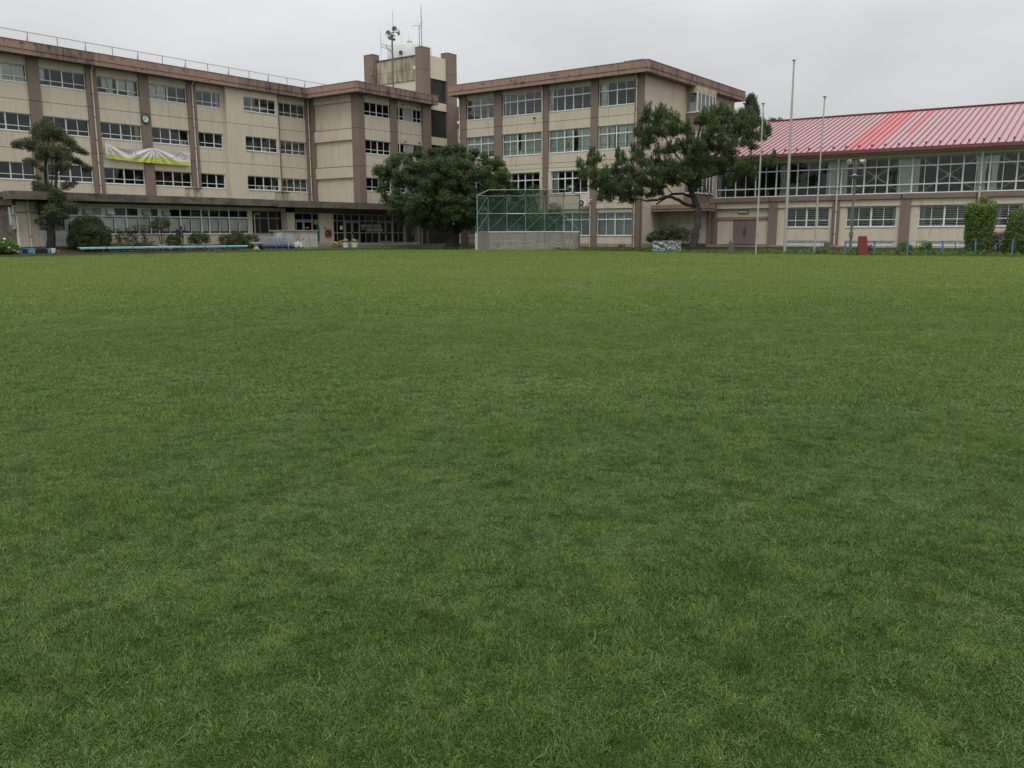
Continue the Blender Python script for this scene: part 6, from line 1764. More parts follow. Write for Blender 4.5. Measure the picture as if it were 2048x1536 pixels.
# flower tubs
def flower_pot(x, y, z, r, h, m, label, cols, seed, low=False):
    t = thing('flower_tub', (x, y, z), label, 'flower pot', 'flower tubs on the forecourt')
    MB().lathe([(r * .8, 0), (r * .97, h * .75), (r * 1.06, h * .78), (r * 1.06, h), (r * .95, h), (r * .9, h * .85), (.02, h * .85)], 20).build('pot', m, t, smooth=True)
    cloud('leaves', 'leaf_bright', t, [(x + r * .6 * math.cos(a), y + r * .6 * math.sin(a), z + h + .1, r * .5) for a in (0, 1.2, 2.4, 3.6, 4.8)] + [(x, y, z + h + .17, r * .55)], 900, .09, seed, (x, y, z), shell=.4)
    rg = random.Random(seed)
    for m2, n in cols:
        b = MB()
        for _ in range(n):
            a, q = rg.uniform(0, 6.28), rg.uniform(.2, 1.0) * r
            b.lathe([(.01, -.03), (.055, -.01), (.06, .02), (.02, .045)], 7, (q * math.cos(a), q * math.sin(a), h + rg.uniform(.16, .32)))
        b.build('flower', m2, t, smooth=True)
flower_pot(54.9, 59.6, .2, .33, .42, 'plastic_white', 'left white round tub with peach flowers on the forecourt', (('flower_peach', 12), ('flower_white', 3)), 101)
flower_pot(55.75, 59.3, .2, .33, .42, 'plastic_white', 'right white round tub with few pale flowers on the forecourt', (('flower_peach', 4), ('flower_yellow', 3)), 102)
flower_pot(53.9, 59.9, .2, .3, .2, 'terracotta', 'low terracotta bowl with yellow flowers left of the white tubs', (('flower_yellow', 7), ('flower_peach', 3)), 103)
flower_pot(54.4, 59.75, .2, .17, .28, 'stone', 'small grey pot between the terracotta bowl and the white tubs', (('flower_yellow', 4),), 104)
# fire hydrant cabinet
rb = thing('hydrant_box', (56.55, 63.7, 1.5), 'red wall mounted hydrant box beside the entrance glass', 'hydrant box')
MB().box(-.24, .24, -.2, .02, -.33, .33).build('cabinet', 'red_box', rb, bevel=.015)
MB().box(-.4, -.24, -.16, .02, -.28, .18).build('side_box', 'red_box', rb)
MB().lathe([(.001, -.22), (.05, -.22), (.05, -.2), (.001, -.2)], 10, (-.3, .03, 0), axis='y').build('lamp', 'flower_white', rb)
MB().lathe([(.001, -.06), (.07, -.06), (.08, 0), (.001, 0)], 12, (-.42, .0, .45), axis='y').build('bell', 'black', rb)
# bicycles in the dark passage
def bike(x, y, z, rz, m, lb, small=False):
    k = .8 if small else 1
    t = thing('bicycle', (x, y, z), lb, 'bicycle', rz=rz)
    for wx in (-.5, .5):
        b = MB().tube([(wx * k + .32 * k * math.cos(a), 0, .33 * k + .32 * k * math.sin(a)) for a in [i * math.pi / 10 for i in range(21)]], .02, 6, cap=False)
        w = b.build('wheel', 'black', t, smooth=True)
        sp_ = MB()
        for i in range(8):
            a = i * math.pi / 4
            sp_.tube([(wx * k, 0, .33 * k), (wx * k + .31 * k * math.cos(a), 0, .33 * k + .31 * k * math.sin(a))], .004, 4)
        sp_.build('spoke', 'chrome', w)
    b = MB()
    P = dict(r=(-.5, 0, .33), bb=(-.05, 0, .3), s=(-.18, 0, .78), h=(.36, 0, .82), f=(.5, 0, .33), h2=(.38, 0, .72))
    for a, c in (('r', 'bb'), ('r', 's'), ('bb', 's'), ('s', 'h'), ('bb', 'h2'), ('h', 'f')):
        b.tube([tuple(q * k for q in P[a]), tuple(q * k for q in P[c])], .02, 6)
    b.build('frame', m, t, smooth=True)
    MB().tube([(.36 * k, 0, .82 * k), (.33 * k, 0, 1.0 * k)], .016, 6).tube([(.2 * k, -.28 * k, 1.0 * k), (.34 * k, -.12 * k, 1.02 * k), (.34 * k, .12 * k, 1.02 * k), (.2 * k, .28 * k, 1.0 * k)], .014, 6).build('handlebar', 'chrome', t, smooth=True)
    MB().box(-.32 * k, -.06 * k, -.07 * k, .07 * k, .8 * k, .86 * k).build('saddle', 'black', t, bevel=.02)
    for wx in (-.5, .5):
        MB().tube([(wx * k + .36 * k * math.cos(a), 0, .33 * k + .36 * k * math.sin(a)) for a in [.5 + i * .26 for i in range(9)]], .018, 5).build('mudguard', 'chrome', t)
bike(70.6, 64.2, .42, R(20), 'bike_red', 'small red framed bicycle under the canopy by the white post', True)
bike(69.3, 64.4, .45, R(5), 'metal_dark', 'small dark bicycle under the canopy right of the entrance glass', True)
bike(73.0, 64.3, .36, R(70), 'metal_dark', 'left dark bicycle with chrome mudguards behind the round tree')
bike(74.2, 64.2, .36, R(74), 'metal_dark', 'right dark bicycle with chrome mudguards behind the round tree')

# ------------------------------------------------------------------ roof equipment
ms = thing('loudspeaker_mast', (68.3, 66.0, 15.3), 'grey roof mast carrying four horn loudspeakers and a side aerial', 'mast')
MB().tube([(0, 0, 0), (0, 0, 6.5)], .085, 10).build('pole', 'lamp_pole', ms, smooth=True)
MB().tube([(.18, 0, 6.3), (.18, 0, 8.9)], [.04, .018], 8).build('lightning_rod', 'metal_grey', ms, smooth=True)
for (dx, dy, z) in ((-.72, -.15, 6.45), (-.28, -.62, 6.85), (.72, -.28, 6.78), (.3, .5, 6.4)):
    L = math.hypot(dx, dy)
    hb = MB().lathe([(.05, 0), (.1, .02), (.1, .18), (.06, .2), (.1, .35), (.2, .5), (.37, .62), (.4, .64), (.37, .63), (.18, .5), (.08, .36), (.02, .33)], 18)
    ho = hb.build('horn', 'metal_grey', ms, smooth=True)
    d = Vector((dx / L, dy / L, .03)).normalized()
    ho.rotation_euler = d.to_track_quat('Z', 'Y').to_euler()
    ho.location = (dx * .35, dy * .35, z)
    ho.scale = (.8, .8, .8)
    MB().lathe([(.0, .3), (.06, .34), (.075, .5), (.03, .56), (.0, .57)], 10).build('horn_tip', 'metal_dark', ho, smooth=True)
MB().box(-.45, .45, -.05, .05, 6.38, 6.46).box(-.05, .05, -.45, .45, 6.62, 6.7).build('horn_bracket', 'metal_dark', ms)
MB().box(.1, .38, -.12, .1, 5.95, 6.15).build('junction_box', 'metal_dark', ms)
b = MB().tube([(0, 0, 5.35), (-1.65, 0, 5.3)], .028, 6).tube([(0, 0, 4.9), (-1.6, 0, 5.05)], .028, 6).tube([(0, 0, 4.6), (-1.0, 0, 5.3)], .035, 6).tube([(-1.0, 0, 5.3), (-.85, 0, 4.95)], .02, 6)
b.build('aerial_arm', 'metal_grey', ms, smooth=True)
MB().tube([(-1.7, 0, 3.7), (-1.62, 0, 5.2), (-1.72, 0, 6.6)], [.014, .035, .014], 6).build('aerial', 'metal_grey', ms, smooth=True)
tv = thing('television_aerial', (71.4, 65.0, 18.7), 'thin roof mast with a slanting television aerial beside the water tank', 'aerial')
MB().tube([(0, 0, -2.0), (0, 0, 4.35)], .045, 8).build('pole', 'metal_grey', tv, smooth=True)
MB().tube([(-.95, 0, 4.2), (.35, 0, 4.5)], .03, 6).build('boom', 'metal_grey', tv)
b = MB()
for k in range(9):
    x = -.9 + k * .13
    b.tube([(x, -.14, 4.21 + k * .03), (x, .14, 4.21 + k * .03)], .008, 4)
b.tube([(.25, -.3, 4.85), (.36, 0, 4.5), (.28, .25, 4.1)], .014, 5).tube([(.1, .3, 4.9), (.36, 0, 4.5), (.34, -.25, 4.1)], .014, 5)
b.build('element', 'metal_grey', tv)
ro = thing('lightning_rod', (70.2, 63.6, 20.45), 'tall thin lightning rod on the front pier of the stair tower', 'lightning rod')
MB().tube([(0, 0, 0), (0, 0, 4.0), (0, 0, 4.3)], [.055, .04, .01], 8).build('rod', 'metal_grey', ro, smooth=True)
MB().box(-.09, .09, -.09, .09, 0, .12).build('base', 'metal_dark', ro)
tk = thing('water_tank', (72.3, 67.3, 18.8), 'round white water tank on top of the stair tower', 'water tank')
MB().lathe([(2.35, 0), (2.4, .1), (2.4, 2.4), (2.34, 2.5), (1.2, 2.66), (.02, 2.72)], 36).build('shell', 'tank_white', tk, smooth=True)
b = MB()
for a, z in ((3.5, 1.55), (4.35, 1.9), (4.35, 1.0)):
    ca, sa = math.cos(a), math.sin(a)
    b.tube([(2.35 * ca, 2.35 * sa, z), (2.5 * ca, 2.5 * sa, z)], .2 if z != 1.0 else .1, 10)
b.build('port', 'metal_dark', tk)
MB().lathe([(.3, 2.5), (.3, 2.85), (.2, 2.98), (.01, 3.0)], 14, (-.8, -.8, 0)).build('hatch', 'hood', tk, smooth=True)
for k, (x, y) in enumerate(((-1.7, -.5), (-1.1, -.9))):
    MB().tube([(x, y, 2.3), (x, y, 3.4), (x + .12, y, 3.6)], .015, 5).build('vent_rod', 'metal_grey', tk)
# air conditioner outdoor unit
ac = thing('outdoor_unit', (67.42, 41.9, 3.78), 'white air conditioner outdoor unit hung on the classroom wing wall', 'air conditioner')
MB().box(-.16, .16, -.42, .42, .03, .62).build('case', 'ac_white', ac, bevel=.02)
MB().lathe([(.05, -.19), (.27, -.19), (.28, -.165), (.05, -.165)], 20, (0, .1, .32), axis='x').build('fan_grille', 'metal_dark', ac, smooth=True)
MB().lathe([(.001, -.2), (.07, -.2), (.07, -.19), (.001, -.19)], 14, (0, .1, .32), axis='x').build('hub', 'ac_white', ac)
MB().box(-.2, .56, -.36, -.31, -.03, .025).box(-.2, .56, .31, .36, -.03, .025).tube([(.56, -.33, -.4), (-.1, -.33, -.03)], .02, 6).tube([(.56, .33, -.4), (-.1, .33, -.03)], .02, 6).build('bracket', 'metal_grey', ac)
MB().tube([(0, -.42, .3), (.1, -.6, .4), (.1, -.6, .6), (.25, -.75, .62)], .035, 7).build('pipe', 'ac_white', ac, smooth=True)

# ------------------------------------------------------------------ backstop
BS = thing('backstop', (62.0, 44.3, 0), 'netted green baseball backstop on a low grey concrete wall', 'backstop', rz=math.atan2(-.80349, .59532))
BX = [-3.35, -1.72, -.1, 1.55, 3.2]
BXL, BXR, FW = -4.25, 4.5, -1.3
H0, H1, H2, H3 = 1.58, 3.12, 4.62, 5.1
def panel_wall(p, q, name='wall'):
    d = (Vector(q) - Vector(p)).normalized()
    n = Vector((-d.y, d.x))
    t = .1
    P = [Vector(p) - n * t, Vector(q) - n * t, Vector(q) + n * t, Vector(p) + n * t]
    MB().hexa([(v.x, v.y, -.1) for v in P] + [(v.x, v.y, 1.52) for v in P]).build(name, 'concrete', BS)
for a, c in zip(BX[:-1], BX[1:]):
    panel_wall((a + .012, 0), (c - .012, 0))
panel_wall((BXL, FW), (BX[0] - .06, -.08))
panel_wall((BX[-1] + .06, -.08), (BXR, FW))
MB().box(BXL - .2, BXL + .02, FW - .12, FW + .06, -.1, 1.5).build('wall_end', 'concrete_pale', BS)
def pole(name, a, c, r=.04, m='net_pole', seg=8):
    MB().tube([a, c], r * .8, seg).build(name, m, BS, smooth=True)
for x in BX:
    pole('post', (x, 0, 1.5), (x, 0, H2), .042)
pole('post', (BXL, FW, 0), (BXL, FW, H2), .06)
pole('post', (BXR, FW, 0), (BXR, FW, H2), .06, 'net_pole_dark')
for k, (a, c) in enumerate(zip(BX[:-1], BX[1:])):
    pole('rail', (a, 0, H1), (c, 0, H1), .045, 'rail_bright' if k == 1 else 'net_pole')
    pole('rail', (a, 0, H2), (c, 0, H2), .045)
    for z0, z1 in ((1.62, H1), (H1, H2)):
        pole('brace', (a, -.02, z0), (c, -.02, z1), .018)
        pole('brace', (a, .02, z1), (c, .02, z0), .012, 'net_pole_dark')
for (bx_, fx) in ((BX[0], BXL), (BX[-1], BXR)):
    for z in (H1, H2):
        pole('rail', (bx_, 0, z), (fx, FW, z), .045, 'net_pole' if fx < 0 else 'net_pole_dark')
    for z0, z1 in ((1.62, H1), (H1, H2)):
        pole('brace', (fx, FW, z0), (bx_, 0, z1), .022)
        pole('brace', (fx, FW, z1), (bx_, 0, z0), .014)
HY = -.95
pole('top_rail', (BX[0] + .1, HY, H3), (BX[-1] + .2, HY, H3), .045)
for x in BX:
    pole('strut', (x, 0, H2), (x + .12, HY, H3), .05, 'net_pole_dark')
pole('top_rail', (BXL, FW, H2), (BX[0] + .1, HY, H3), .045)
pole('top_rail', (BXR, FW, H2), (BX[-1] + .2, HY, H3), .045, 'net_pole_dark')
pole('cap_rail', (BXL, FW - .02, 1.56), (BX[0], -.12, 1.56), .04, 'hood')
for a, c in zip(BX[:-1], BX[1:]):
    MB().box(a + .02, c - .02, -.14, .02, 1.525, 1.6).build('cap_rail', 'rail_bright', BS)
MB().hexa([(BX[-1], -.1, 1.525), (BXR, FW - .1, 1.525), (BXR, FW, 1.525), (BX[-1], 0, 1.525), (BX[-1], -.1, 1.6), (BXR, FW - .1, 1.6), (BXR, FW, 1.6), (BX[-1], 0, 1.6)]).build('cap_rail', 'rail_bright', BS)
nt = MB()
def netting(p0, u, v, nu, nv, w=.0042):
    p0, u, v = Vector(p0), Vector(u), Vector(v)
    un, vn = u.normalized(), v.normalized()
    for i in range(nu + 1):
        a = p0 + u * (i / nu)
        nt.add([a - un * w, a + un * w, a + v + un * w, a + v - un * w], [(0, 1, 2, 3)])
    for j in range(nv + 1):
        a = p0 + v * (j / nv)
        nt.add([a - vn * w, a + u - vn * w, a + u + vn * w, a + vn * w], [(0, 1, 2, 3)])
netting((BX[0], .06, 1.55), (BX[-1] - BX[0], 0, 0), (0, 0, H2 - 1.55), 150, 72)
netting((BXL, FW, 1.55), (BX[0] - BXL, -FW, 0), (0, 0, H2 - 1.55), 36, 72)
netting((BXR, FW, 1.55), (BX[-1] - BXR, -FW, 0), (0, 0, H2 - 1.55), 36, 72)
netting((BX[0], 0, H2), (BX[-1] - BX[0], 0, 0), (.1, HY, H3 - H2), 150, 26)
tag(nt.build('net', 'net', BS), kind='stuff')
# rope fence before the backstop wall
RF = thing('rope_fence', (61.2, 43.9, 0), 'low sagging rope strung on short stakes before the backstop wall', 'rope', rz=math.atan2(-.80349, .59532))
stx = [(-2.95, .0), (-1.7, .5), (-.55, .75), (.55, .7), (2.25, .75), (3.5, .75)]
b = MB()
for lv, dz, sag in ((0, 0, (.06, .02, .06, .35, .22)), (1, -.33, (.35, .22, .06, .25, .2))):
    pts = []
    for (a, c, sg) in zip(stx[:-1], stx[1:], sag):
        for i in range(9):
            t_ = i / 9
            za = .82 + dz
            pts.append((a[0] + (c[0] - a[0]) * t_, -1.0, za - 4 * sg * t_ * (1 - t_)))
    pts.append((3.5, -1.0, .82 + dz))
    b.tube(pts, .011, 5)
b.tube([(-4.35 + .95 * i / 10, -1.4 + .3 * i / 10, .85 - 2.6 * (i / 10) * (1 - i / 14)) for i in range(11)], .013, 5)
b.build('rope', 'rope', RF)
for (x, _) in stx[1:]:
    MB().tube([(x, -1.0, -.1), (x, -1.0, .86)], .012, 5).build('stake', 'metal_grey', RF)
b = MB()
rg_ = random.Random(6)
for x in (3.62, 3.95):
    for k in range(4):
        a = rg_.uniform(-.08, .08)
        b.tube([(x + a, -1.1, .9), (x + a * 2 - .05, -1.15, .55), (x + a - .08, -1.12, .1 + .1 * k)], .014, 5)
b.build('hanging_rope', 'rope_yellow', RF)

# ------------------------------------------------------------------ right side
tp = thing('tarpaulin_box', (60.2, 29.9, 0), 'knee high box wrapped in crumpled silver tarpaulin left of the pine', 'covered box')
rg_ = random.Random(12)
b = MB()
def crumple_face(b, o_, u, v, n_, nu, nv, amp, seed):
    rg = np.random.default_rng(seed)
    vs = []
    G = rg.normal(size=(nv + 1, nu + 1))
    for j in range(nv + 1):
        for i in range(nu + 1):
            s_, t_ = i / nu, j / nv
            e = min(s_, 1 - s_, 1 - t_) * 4
            d = (math.sin((s_ * 2.3 + t_ * 3.1) * 4 + seed) + .8 * math.sin((s_ * 5.1 - t_ * 2.7) * 3 + 1) + .9 * G[j][i]) * amp * min(1, e + .15)
            vs.append(tuple(o_[k] + u[k] * s_ + v[k] * t_ + n_[k] * d for k in range(3)))
    b.add(vs, [(j * (nu + 1) + i, j * (nu + 1) + i + 1, (j + 1) * (nu + 1) + i + 1, (j + 1) * (nu + 1) + i) for j in range(nv) for i in range(nu)])
crumple_face(b, (-.7, .85, -.02), (0, -1.7, 0), (0, 0, .85), (-1, 0, 0), 26, 16, .035, 1)
crumple_face(b, (-.7, -.85, -.02), (1.4, 0, 0), (0, 0, .85), (0, -1, 0), 22, 16, .035, 2)
crumple_face(b, (.7, -.85, -.02), (0, 1.7, 0), (0, 0, .85), (1, 0, 0), 20, 14, .02, 3)
crumple_face(b, (.7, .85, -.02), (-1.4, 0, 0), (0, 0, .85), (0, 1, 0), 20, 14, .02, 4)
crumple_face(b, (-.7, -.85, .83), (1.4, 0, 0), (0, 1.7, 0), (0, 0, 1), 18, 18, .015, 5)
b.build('tarpaulin', 'tarp', tp)
b = MB()
for k in range(14):
    y = .8 - k * .12
    b.tube([(-.74, y, .04), (-.8 - .08 * rg_.random(), y - .05, .08 + .06 * rg_.random()), (-.78, y - .1, .03)], [.05, .06, .04], 6)
b.build('tarpaulin_hem', 'tarp', tp)
def flagpole(x, y, h, r, lb, lean):
    t = thing('flagpole', (x, y, 0), lb, 'flagpole', 'flagpoles in front of the gymnasium')
    MB().tube([(0, 0, -.1), (lean[0] * .5, lean[1] * .5, h * .5), (lean[0], lean[1], h)], [r, r * .82, r * .55], 10).build('pole', 'steel_pole', t, smooth=True)
    MB().lathe([(.03, -.06), (.05, -.02), (.13, .03), (.13, .06), (.03, .08)], 10, (lean[0], lean[1], h)).build('truck', 'metal_grey', t, smooth=True)
    MB().tube([(lean[0] + .12, lean[1], h - .05), (lean[0] + .1, lean[1], h - .2), (lean[0], lean[1], h - .25)], .02, 5).build('pulley', 'metal_grey', t)
    MB().tube([(lean[0] + .06, lean[1] - .03, h - .2), (.11, -.06, h * .5), (r + .03, -.06, 1.2)], .006, 4).build('halyard', 'rope', t)
    MB().box(r * .9, r + .07, -.05, .05, 1.15, 1.4).build('cleat', 'metal_dark', t)
flagpole(59.7, 20.66, 12.75, .1, 'tallest middle flagpole of the three before the gymnasium', (-.05, .0))
flagpole(57.5, 21.88, 9.85, .058, 'left flagpole nearest the hall doors', (.12, .0))
flagpole(59.85, 18.68, 10.25, .062, 'right flagpole nearest the blue fence', (.05, -.1))
def stone_post(x, y, lb, h, w, round_top):
    t = thing('stone_post', (x, y, -.02), lb, 'stone post', 'old gate stones')
    b = MB().box(-w, w, -w, w, 0, h)
    o = b.build('shaft', 'stone', t, bevel=.06)
    if round_top:
        MB().lathe([(w * 1.0, h - .02), (w * .95, h + .06), (w * .6, h + .12), (.01, h + .14)], 14).build('cap', 'stone', t, smooth=True)
stone_post(57.3, 23.55, 'left weathered stone post with a rounded top before the hall doors', .86, .17, True)
stone_post(60.6, 18.05, 'right squat stone post between the right flagpole and the drainpipe', .86, .185, False)
LP = thing('lamp_post', (66.6, 18.15, .1), 'dark grey post with two floodlights and a round lamp before the gym', 'lamp post')
MB().tube([(0, 0, -.1), (.05, 0, 3.2), (.1, 0, 6.5)], [.1, .08, .06], 10).build('pole', 'lamp_pole', LP, smooth=True)
_rt = Vector((.595, -.803, 0))
MB().tube([tuple(Vector((.1, 0, 6.3)) - _rt * .45), tuple(Vector((.1, 0, 6.3)) + _rt * .45)], .03, 6).build('crossarm', 'lamp_pole', LP)
for sgn, z in ((-.48, 6.42), (.48, 6.42)):
    c = Vector((.1, 0, z)) + _rt * sgn
    f_ = MB().lathe([(.08, -.26), (.11, -.12), (.18, .06), (.2, .14), (.18, .15)], 16)
    o = f_.build('floodlight', 'lamp_shell', LP, smooth=True)
    o.location = c
    o.rotation_euler = (_rt * (1.5 * sgn) + Vector((-.8, -.6, -.45))).normalized().to_track_quat('Z', 'Y').to_euler()
    MB().lathe([(.001, .13), (.175, .13), (.175, .146), (.001, .146)], 16).build('lens', 'lamp_lens', o)
o = MB().lathe([(.05, -.12), (.12, -.05), (.24, .06), (.25, .1), (.22, .1)], 16).build('floodlight', 'lamp_shell', LP, smooth=True)
o.location = (-.1, 0, 5.4)
o.rotation_euler = Vector((-.5, -.2, -.85)).normalized().to_track_quat('Z', 'Y').to_euler()
MB().lathe([(.001, .085), (.215, .085), (.215, .098), (.001, .098)], 16).build('lens', 'lamp_lens', o)
MB().tube([tuple(Vector((.08, 0, 5.4)) - _rt * .5), tuple(Vector((.08, 0, 5.4)) + _rt * .6)], .022, 6).tube([tuple(Vector((.08, 0, 5.4)) + _rt * .6), tuple(Vector((.08, 0, 6.1)) + _rt * .6)], .04, 6).build('bracket', 'lamp_pole', LP)
MB().box(-.14, .1, -.12, .12, 1.0, 1.35).build('switch_box', 'lamp_pole', LP)
# red board leaning back on struts
RB = thing('red_board', (57.35, 14.8, 0), 'dark red round cornered board leaning at the edge of the field', 'board', rz=math.atan2(-.80349, .59532))
b = MB()
prof = [(-.29, 0), (.29, 0), (.29, 1.12)] + [(.29 - .1 + .1 * math.cos(a), 1.12 + .1 * math.sin(a)) for a in (.4, .8, 1.2, 1.57)] + [(-.19 - .1 * math.sin(a), 1.12 + .1 * math.cos(a)) for a in (0.0, .4, .8, 1.2)] + [(-.29, 1.12)]
n = len(prof)
tilt = .28
b.add([(x, z * tilt - .02, z) for x, z in prof] + [(x, z * tilt + .03, z) for x, z in prof], [tuple(range(n)), tuple(range(2 * n - 1, n - 1, -1))] + [(i, n + i, n + (i + 1) % n, (i + 1) % n) for i in range(n)])
b.build('board', 'board_red', RB)
b = MB()
for x in (-.25, .25):
    for z in (.05, .38, .75):
        b.lathe([(.001, -.012), (.02, -.012), (.02, 0), (.001, 0)], 8, (x, z * tilt - .02, z), axis='y')
b.build('bolt', 'chrome', RB)
for x in (-.22, .22):
    MB().tube([(x, .3, 1.0), (x, .62, 0)], .025, 6).build('strut', 'metal_dark', RB)
# blue post fence with wire
FP = [(59.0, 16.4, .86), (58.9, 14.55, .9), (59.1, 12.6, .92), (60.0, 10.75, .93), (60.9, 9.05, 1.02), (62.0, 7.15, 1.02), (63.2, 5.2, 1.02)]
BF = thing('wire_fence', (60.0, 10.8, 0), 'low fence of blue posts with a single thin wire before the gym', 'fence')
wv = []
for k, (x, y, h) in enumerate(FP):
    p = MB().box(x - 60 - .045, x - 60 + .045, y - 10.8 - .045, y - 10.8 + .045, -.1, h)
    p.build('post', 'post_blue', BF, rz=0)
    wv.append((x - 60 - .05, y - 10.8, h - .04))
b = MB().tube(wv, .009, 5)
b.tube([(wv[0][0], wv[0][1], wv[0][2] - .05), (wv[1][0], wv[1][1], wv[1][2] - .07), (wv[2][0], wv[2][1], wv[2][2] - .06)], .006, 5)
b.build('wire', 'wire', BF)
stk = MB().tube([(0, 0, -.1), (.02, 0, .75)], .022, 6).build('wooden_stake', 'bark_dark', None, loc=(61.6, 10.3, .05))
tag(stk, 'short dark wooden stake left of the tall foliage column', 'stake')
tapp = thing('standpipe', (63.2, 35.4, .1), 'small grey standpipe tap near the tarpaulin box', 'tap')
MB().tube([(0, 0, -.1), (0, 0, .55), (-.1, 0, .58)], .022, 6).build('pipe', 'metal_grey', tapp)
MB().box(-.05, .05, -.02, .02, .58, .63).build('handle', 'chrome', tapp)
# ------------------------------------------------------------------ grass on the field: turf tiles, denser and finer near the viewer
src = bpy.data.collections.new('turf_tiles')
def turf(name, size, n, hmin, hmax, w, seed, straw=.03, long_=0.0, drops=0):
    rg = np.random.default_rng(seed)
    p = np.zeros((n, 3))
    p[:, :2] = (rg.random((n, 2)) - .5) * size
    g = rg.random((7, 7))
    gi = ((p[:, :2] / size + .5) * 5.99).astype(int)
    loc = g[gi[:, 0], gi[:, 1]]
    a = rg.random(n) * 2 * np.pi
    lean = np.radians(20 + 68 * rg.random(n) ** .75)
    h = (hmin + (hmax - hmin) * rg.random(n) ** 1.5) * (.4 + 1.15 * loc)
    if long_:
        k = rg.random(n) < long_
        h[k] = .035 + .04 * rg.random(k.sum())
        lean[k] = np.radians(50 + 42 * rg.random(k.sum()))
    d = np.stack([np.cos(a) * np.sin(lean), np.sin(a) * np.sin(lean), np.cos(lean)], 1)
    lean2 = np.minimum(lean + np.radians(35 * rg.random(n)), np.radians(100))
    a2 = a + .5 * rg.normal(size=n)
    d2 = np.stack([np.cos(a2) * np.sin(lean2), np.sin(a2) * np.sin(lean2), np.cos(lean2)], 1)
    ph = a + np.pi / 2 + .8 * rg.normal(size=n)
    sd = np.stack([np.cos(ph), np.sin(ph), .25 * rg.normal(size=n)], 1)
    ww = w * (.6 + .8 * rg.random(n))[:, None]
    m1 = p + d * (h * .55)[:, None]
    t1 = m1 + d2 * (h * .5)[:, None]
    V = np.stack([p - sd * ww * .5, p + sd * ww * .5, m1 + sd * ww * .45, m1 - sd * ww * .45, t1], 1)
    me = bpy.data.meshes.new(name)
    base = np.arange(n)[:, None] * 5
    quads = base + np.array([0, 1, 2, 3])
    tris = base + np.array([3, 2, 4])
    li = np.concatenate([quads.ravel(), tris.ravel()]).astype(np.int32)
    me.vertices.add(n * 5)
    me.vertices.foreach_set('co', V.reshape(-1).astype(np.float32))
    me.loops.add(len(li))
    me.loops.foreach_set('vertex_index', li)
    me.polygons.add(2 * n)
    st = np.concatenate([np.arange(n) * 4, 4 * n + np.arange(n) * 3]).astype(np.int32)
    me.polygons.foreach_set('loop_start', st)
    me.polygons.foreach_set('loop_total', np.concatenate([np.full(n, 4), np.full(n, 3)]).astype(np.int32))
    tint = np.clip(.34 + .2 * rg.normal(size=n) + .25 * (loc - .5), 0, .93)
    tint[rg.random(n) < straw] = 1.0
    if long_:
        tint[k & (rg.random(n) < .6)] = 1.0
    at = me.attributes.new('tint', 'FLOAT', 'POINT')
    tv_ = np.repeat(tint[:, None], 5, 1)
    tv_[:, :2] = np.where(tv_[:, :2] > .95, tv_[:, :2], tv_[:, :2] * .8)
    at.data.foreach_set('value', tv_.ravel().astype(np.float32))
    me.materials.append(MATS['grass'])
    me.update(calc_edges=True)
    if drops:
        # dew drops sitting on the blades
        bm = bmesh.new()
        bm.from_mesh(me)
        for _ in range(drops):
            c = Vector(((rg.random() - .5) * size, (rg.random() - .5) * size, hmax * rg.uniform(.35, .8)))
            r = .0009 + .0009 * rg.random()
            vs = [bm.verts.new(c + Vector(q) * r) for q in ((1, 0, 0), (0, 1, 0), (-1, 0, 0), (0, -1, 0), (0, 0, 1), (0, 0, -1))]
            for i in range(4):
                for e in (4, 5):
                    f = bm.faces.new((vs[i], vs[(i + 1) % 4], vs[e]) if e == 4 else (vs[(i + 1) % 4], vs[i], vs[e]))
                    f.material_index = 1
        bm.to_mesh(me)
        bm.free()
        me.materials.append(MATS['dew'])
    o = bpy.data.objects.new(name, me)
    src.objects.link(o)
    return o
NV = 3
for k in range(NV):
    turf('a_turf_%d' % k, .5, 9000, .008, .03, .002, 200 + k, .035, .003, 10)
for k in range(NV):
    turf('b_turf_%d' % k, .5, 4000, .01, .034, .0034, 210 + k, .04, .003, 10)
for k in range(NV):
    turf('c_turf_%d' % k, 1.0, 3600, .012, .038, .0066, 220 + k, .045, .004)
for k in range(NV):
    turf('d_turf_%d' % k, 2.0, 3800, .018, .046, .014, 230 + k, .025)
def inside(x, y, poly):
    c = np.zeros(len(x), bool)
    n = len(poly)
    for i in range(n):
        (x0, y0), (x1, y1) = poly[i], poly[(i + 1) % n]
        k = ((y0 > y) != (y1 > y)) & (x < (x1 - x0) * (y - y0) / (y1 - y0 + 1e-12) + x0)
        c ^= k
    return c
rg = np.random.default_rng(77)
FX, FY = math.cos(YAW), math.sin(YAW)
P, IDX, ROT, SCL = [], [], [], []
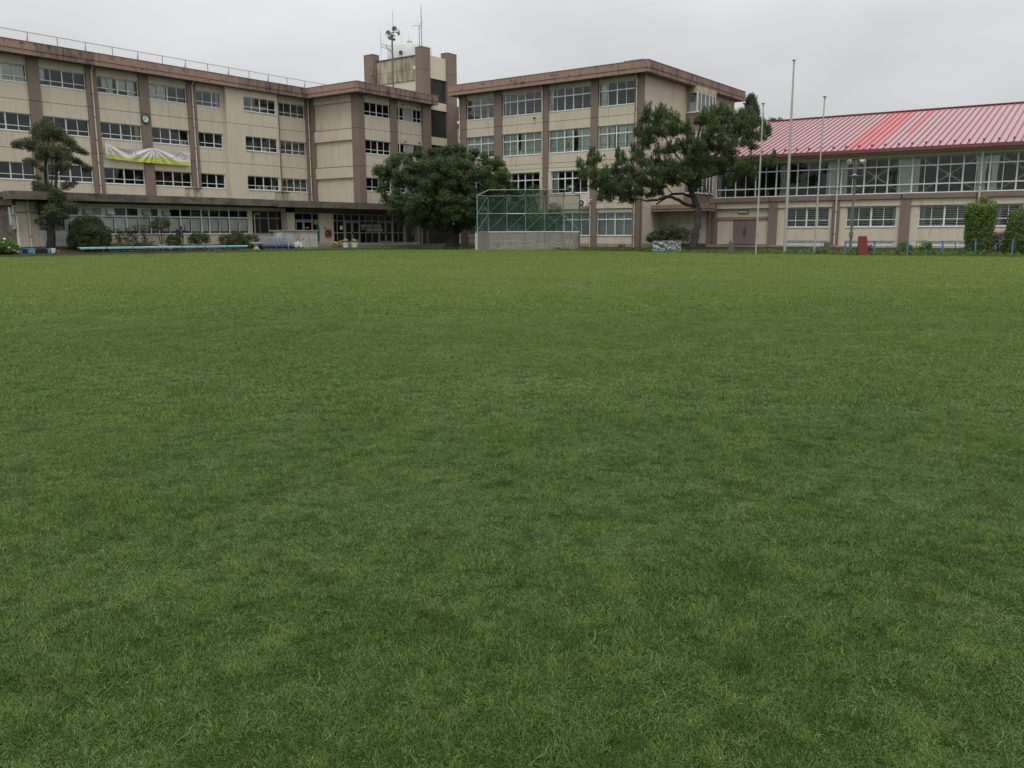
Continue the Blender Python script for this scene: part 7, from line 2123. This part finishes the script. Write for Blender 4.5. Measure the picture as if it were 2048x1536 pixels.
for lod, (r0, r1, step) in enumerate(((.6, 7, .34), (7, 16, .36), (16, 36, .72), (36, 92, 1.4))):
    n = int(2 * (r1 * .75 + 4) / step)
    u, v = np.meshgrid(np.arange(r0, r1, step), np.arange(-(r1 * .72 + 3.5), r1 * .72 + 3.5, step), indexing='ij')
    u, v = u.ravel(), v.ravel()
    k = np.abs(v) < u * .68 + 3.2
    u, v = u[k], v[k]
    u = u + (rg.random(len(u)) - .5) * step * .36
    v = v + (rg.random(len(v)) - .5) * step * .36
    x, y = FX * u + FY * v, FY * u - FX * v
    ins = inside(x, y, LAWN)
    x, y = x[ins], y[ins]
    n = len(x)
    P.append(np.stack([x, y, np.full(n, .0)], 1))
    IDX.append(lod * NV + rg.integers(0, NV, n))
    ROT.append(np.stack([np.zeros(n), np.zeros(n), rg.random(n) * 6.283], 1))
    hs = .6 + .85 * rg.random(n) + .25 * np.sin(x * 1.9 + 1.3 * np.sin(y * 1.4)) * np.sin(y * 2.2 + np.sin(x * .9))
    SCL.append(np.stack([np.ones(n), np.ones(n), np.clip(hs, .45, 1.7)], 1))
P, IDX, ROT, SCL = (np.concatenate(q) for q in (P, IDX, ROT, SCL))
gm = bpy.data.meshes.new('grass')
gm.vertices.add(len(P))
gm.vertices.foreach_set('co', P.astype(np.float32).ravel())
a = gm.attributes.new('pick', 'INT', 'POINT'); a.data.foreach_set('value', IDX.astype(np.int32))
a = gm.attributes.new('turn', 'FLOAT_VECTOR', 'POINT'); a.data.foreach_set('vector', ROT.astype(np.float32).ravel())
a = gm.attributes.new('size', 'FLOAT_VECTOR', 'POINT'); a.data.foreach_set('vector', SCL.astype(np.float32).ravel())
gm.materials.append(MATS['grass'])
go = bpy.data.objects.new('grass', gm)
COL.objects.link(go)
tag(go, kind='stuff')
ng = bpy.data.node_groups.new('scatter_turf', 'GeometryNodeTree')
ng.interface.new_socket('Geometry', in_out='INPUT', socket_type='NodeSocketGeometry')
ng.interface.new_socket('Geometry', in_out='OUTPUT', socket_type='NodeSocketGeometry')
gi = ng.nodes.new('NodeGroupInput')
gout = ng.nodes.new('NodeGroupOutput')
ci = ng.nodes.new('GeometryNodeCollectionInfo')
ci.inputs['Collection'].default_value = src
ci.inputs['Separate Children'].default_value = True
ci.inputs['Reset Children'].default_value = True
iop = ng.nodes.new('GeometryNodeInstanceOnPoints')
iop.inputs['Pick Instance'].default_value = True
def named(nm, ty):
    nd = ng.nodes.new('GeometryNodeInputNamedAttribute')
    nd.data_type = ty
    nd.inputs['Name'].default_value = nm
    return nd.outputs['Attribute']
e2r = ng.nodes.new('FunctionNodeEulerToRotation')
ng.links.new(named('turn', 'FLOAT_VECTOR'), e2r.inputs['Euler'])
ng.links.new(gi.outputs[0], iop.inputs['Points'])
ng.links.new(ci.outputs[0], iop.inputs['Instance'])
ng.links.new(named('pick', 'INT'), iop.inputs['Instance Index'])
ng.links.new(e2r.outputs[0], iop.inputs['Rotation'])
ng.links.new(named('size', 'FLOAT_VECTOR'), iop.inputs['Scale'])
ng.links.new(iop.outputs[0], gout.inputs[0])
md = go.modifiers.new('scatter', 'NODES')
md.node_group = ng
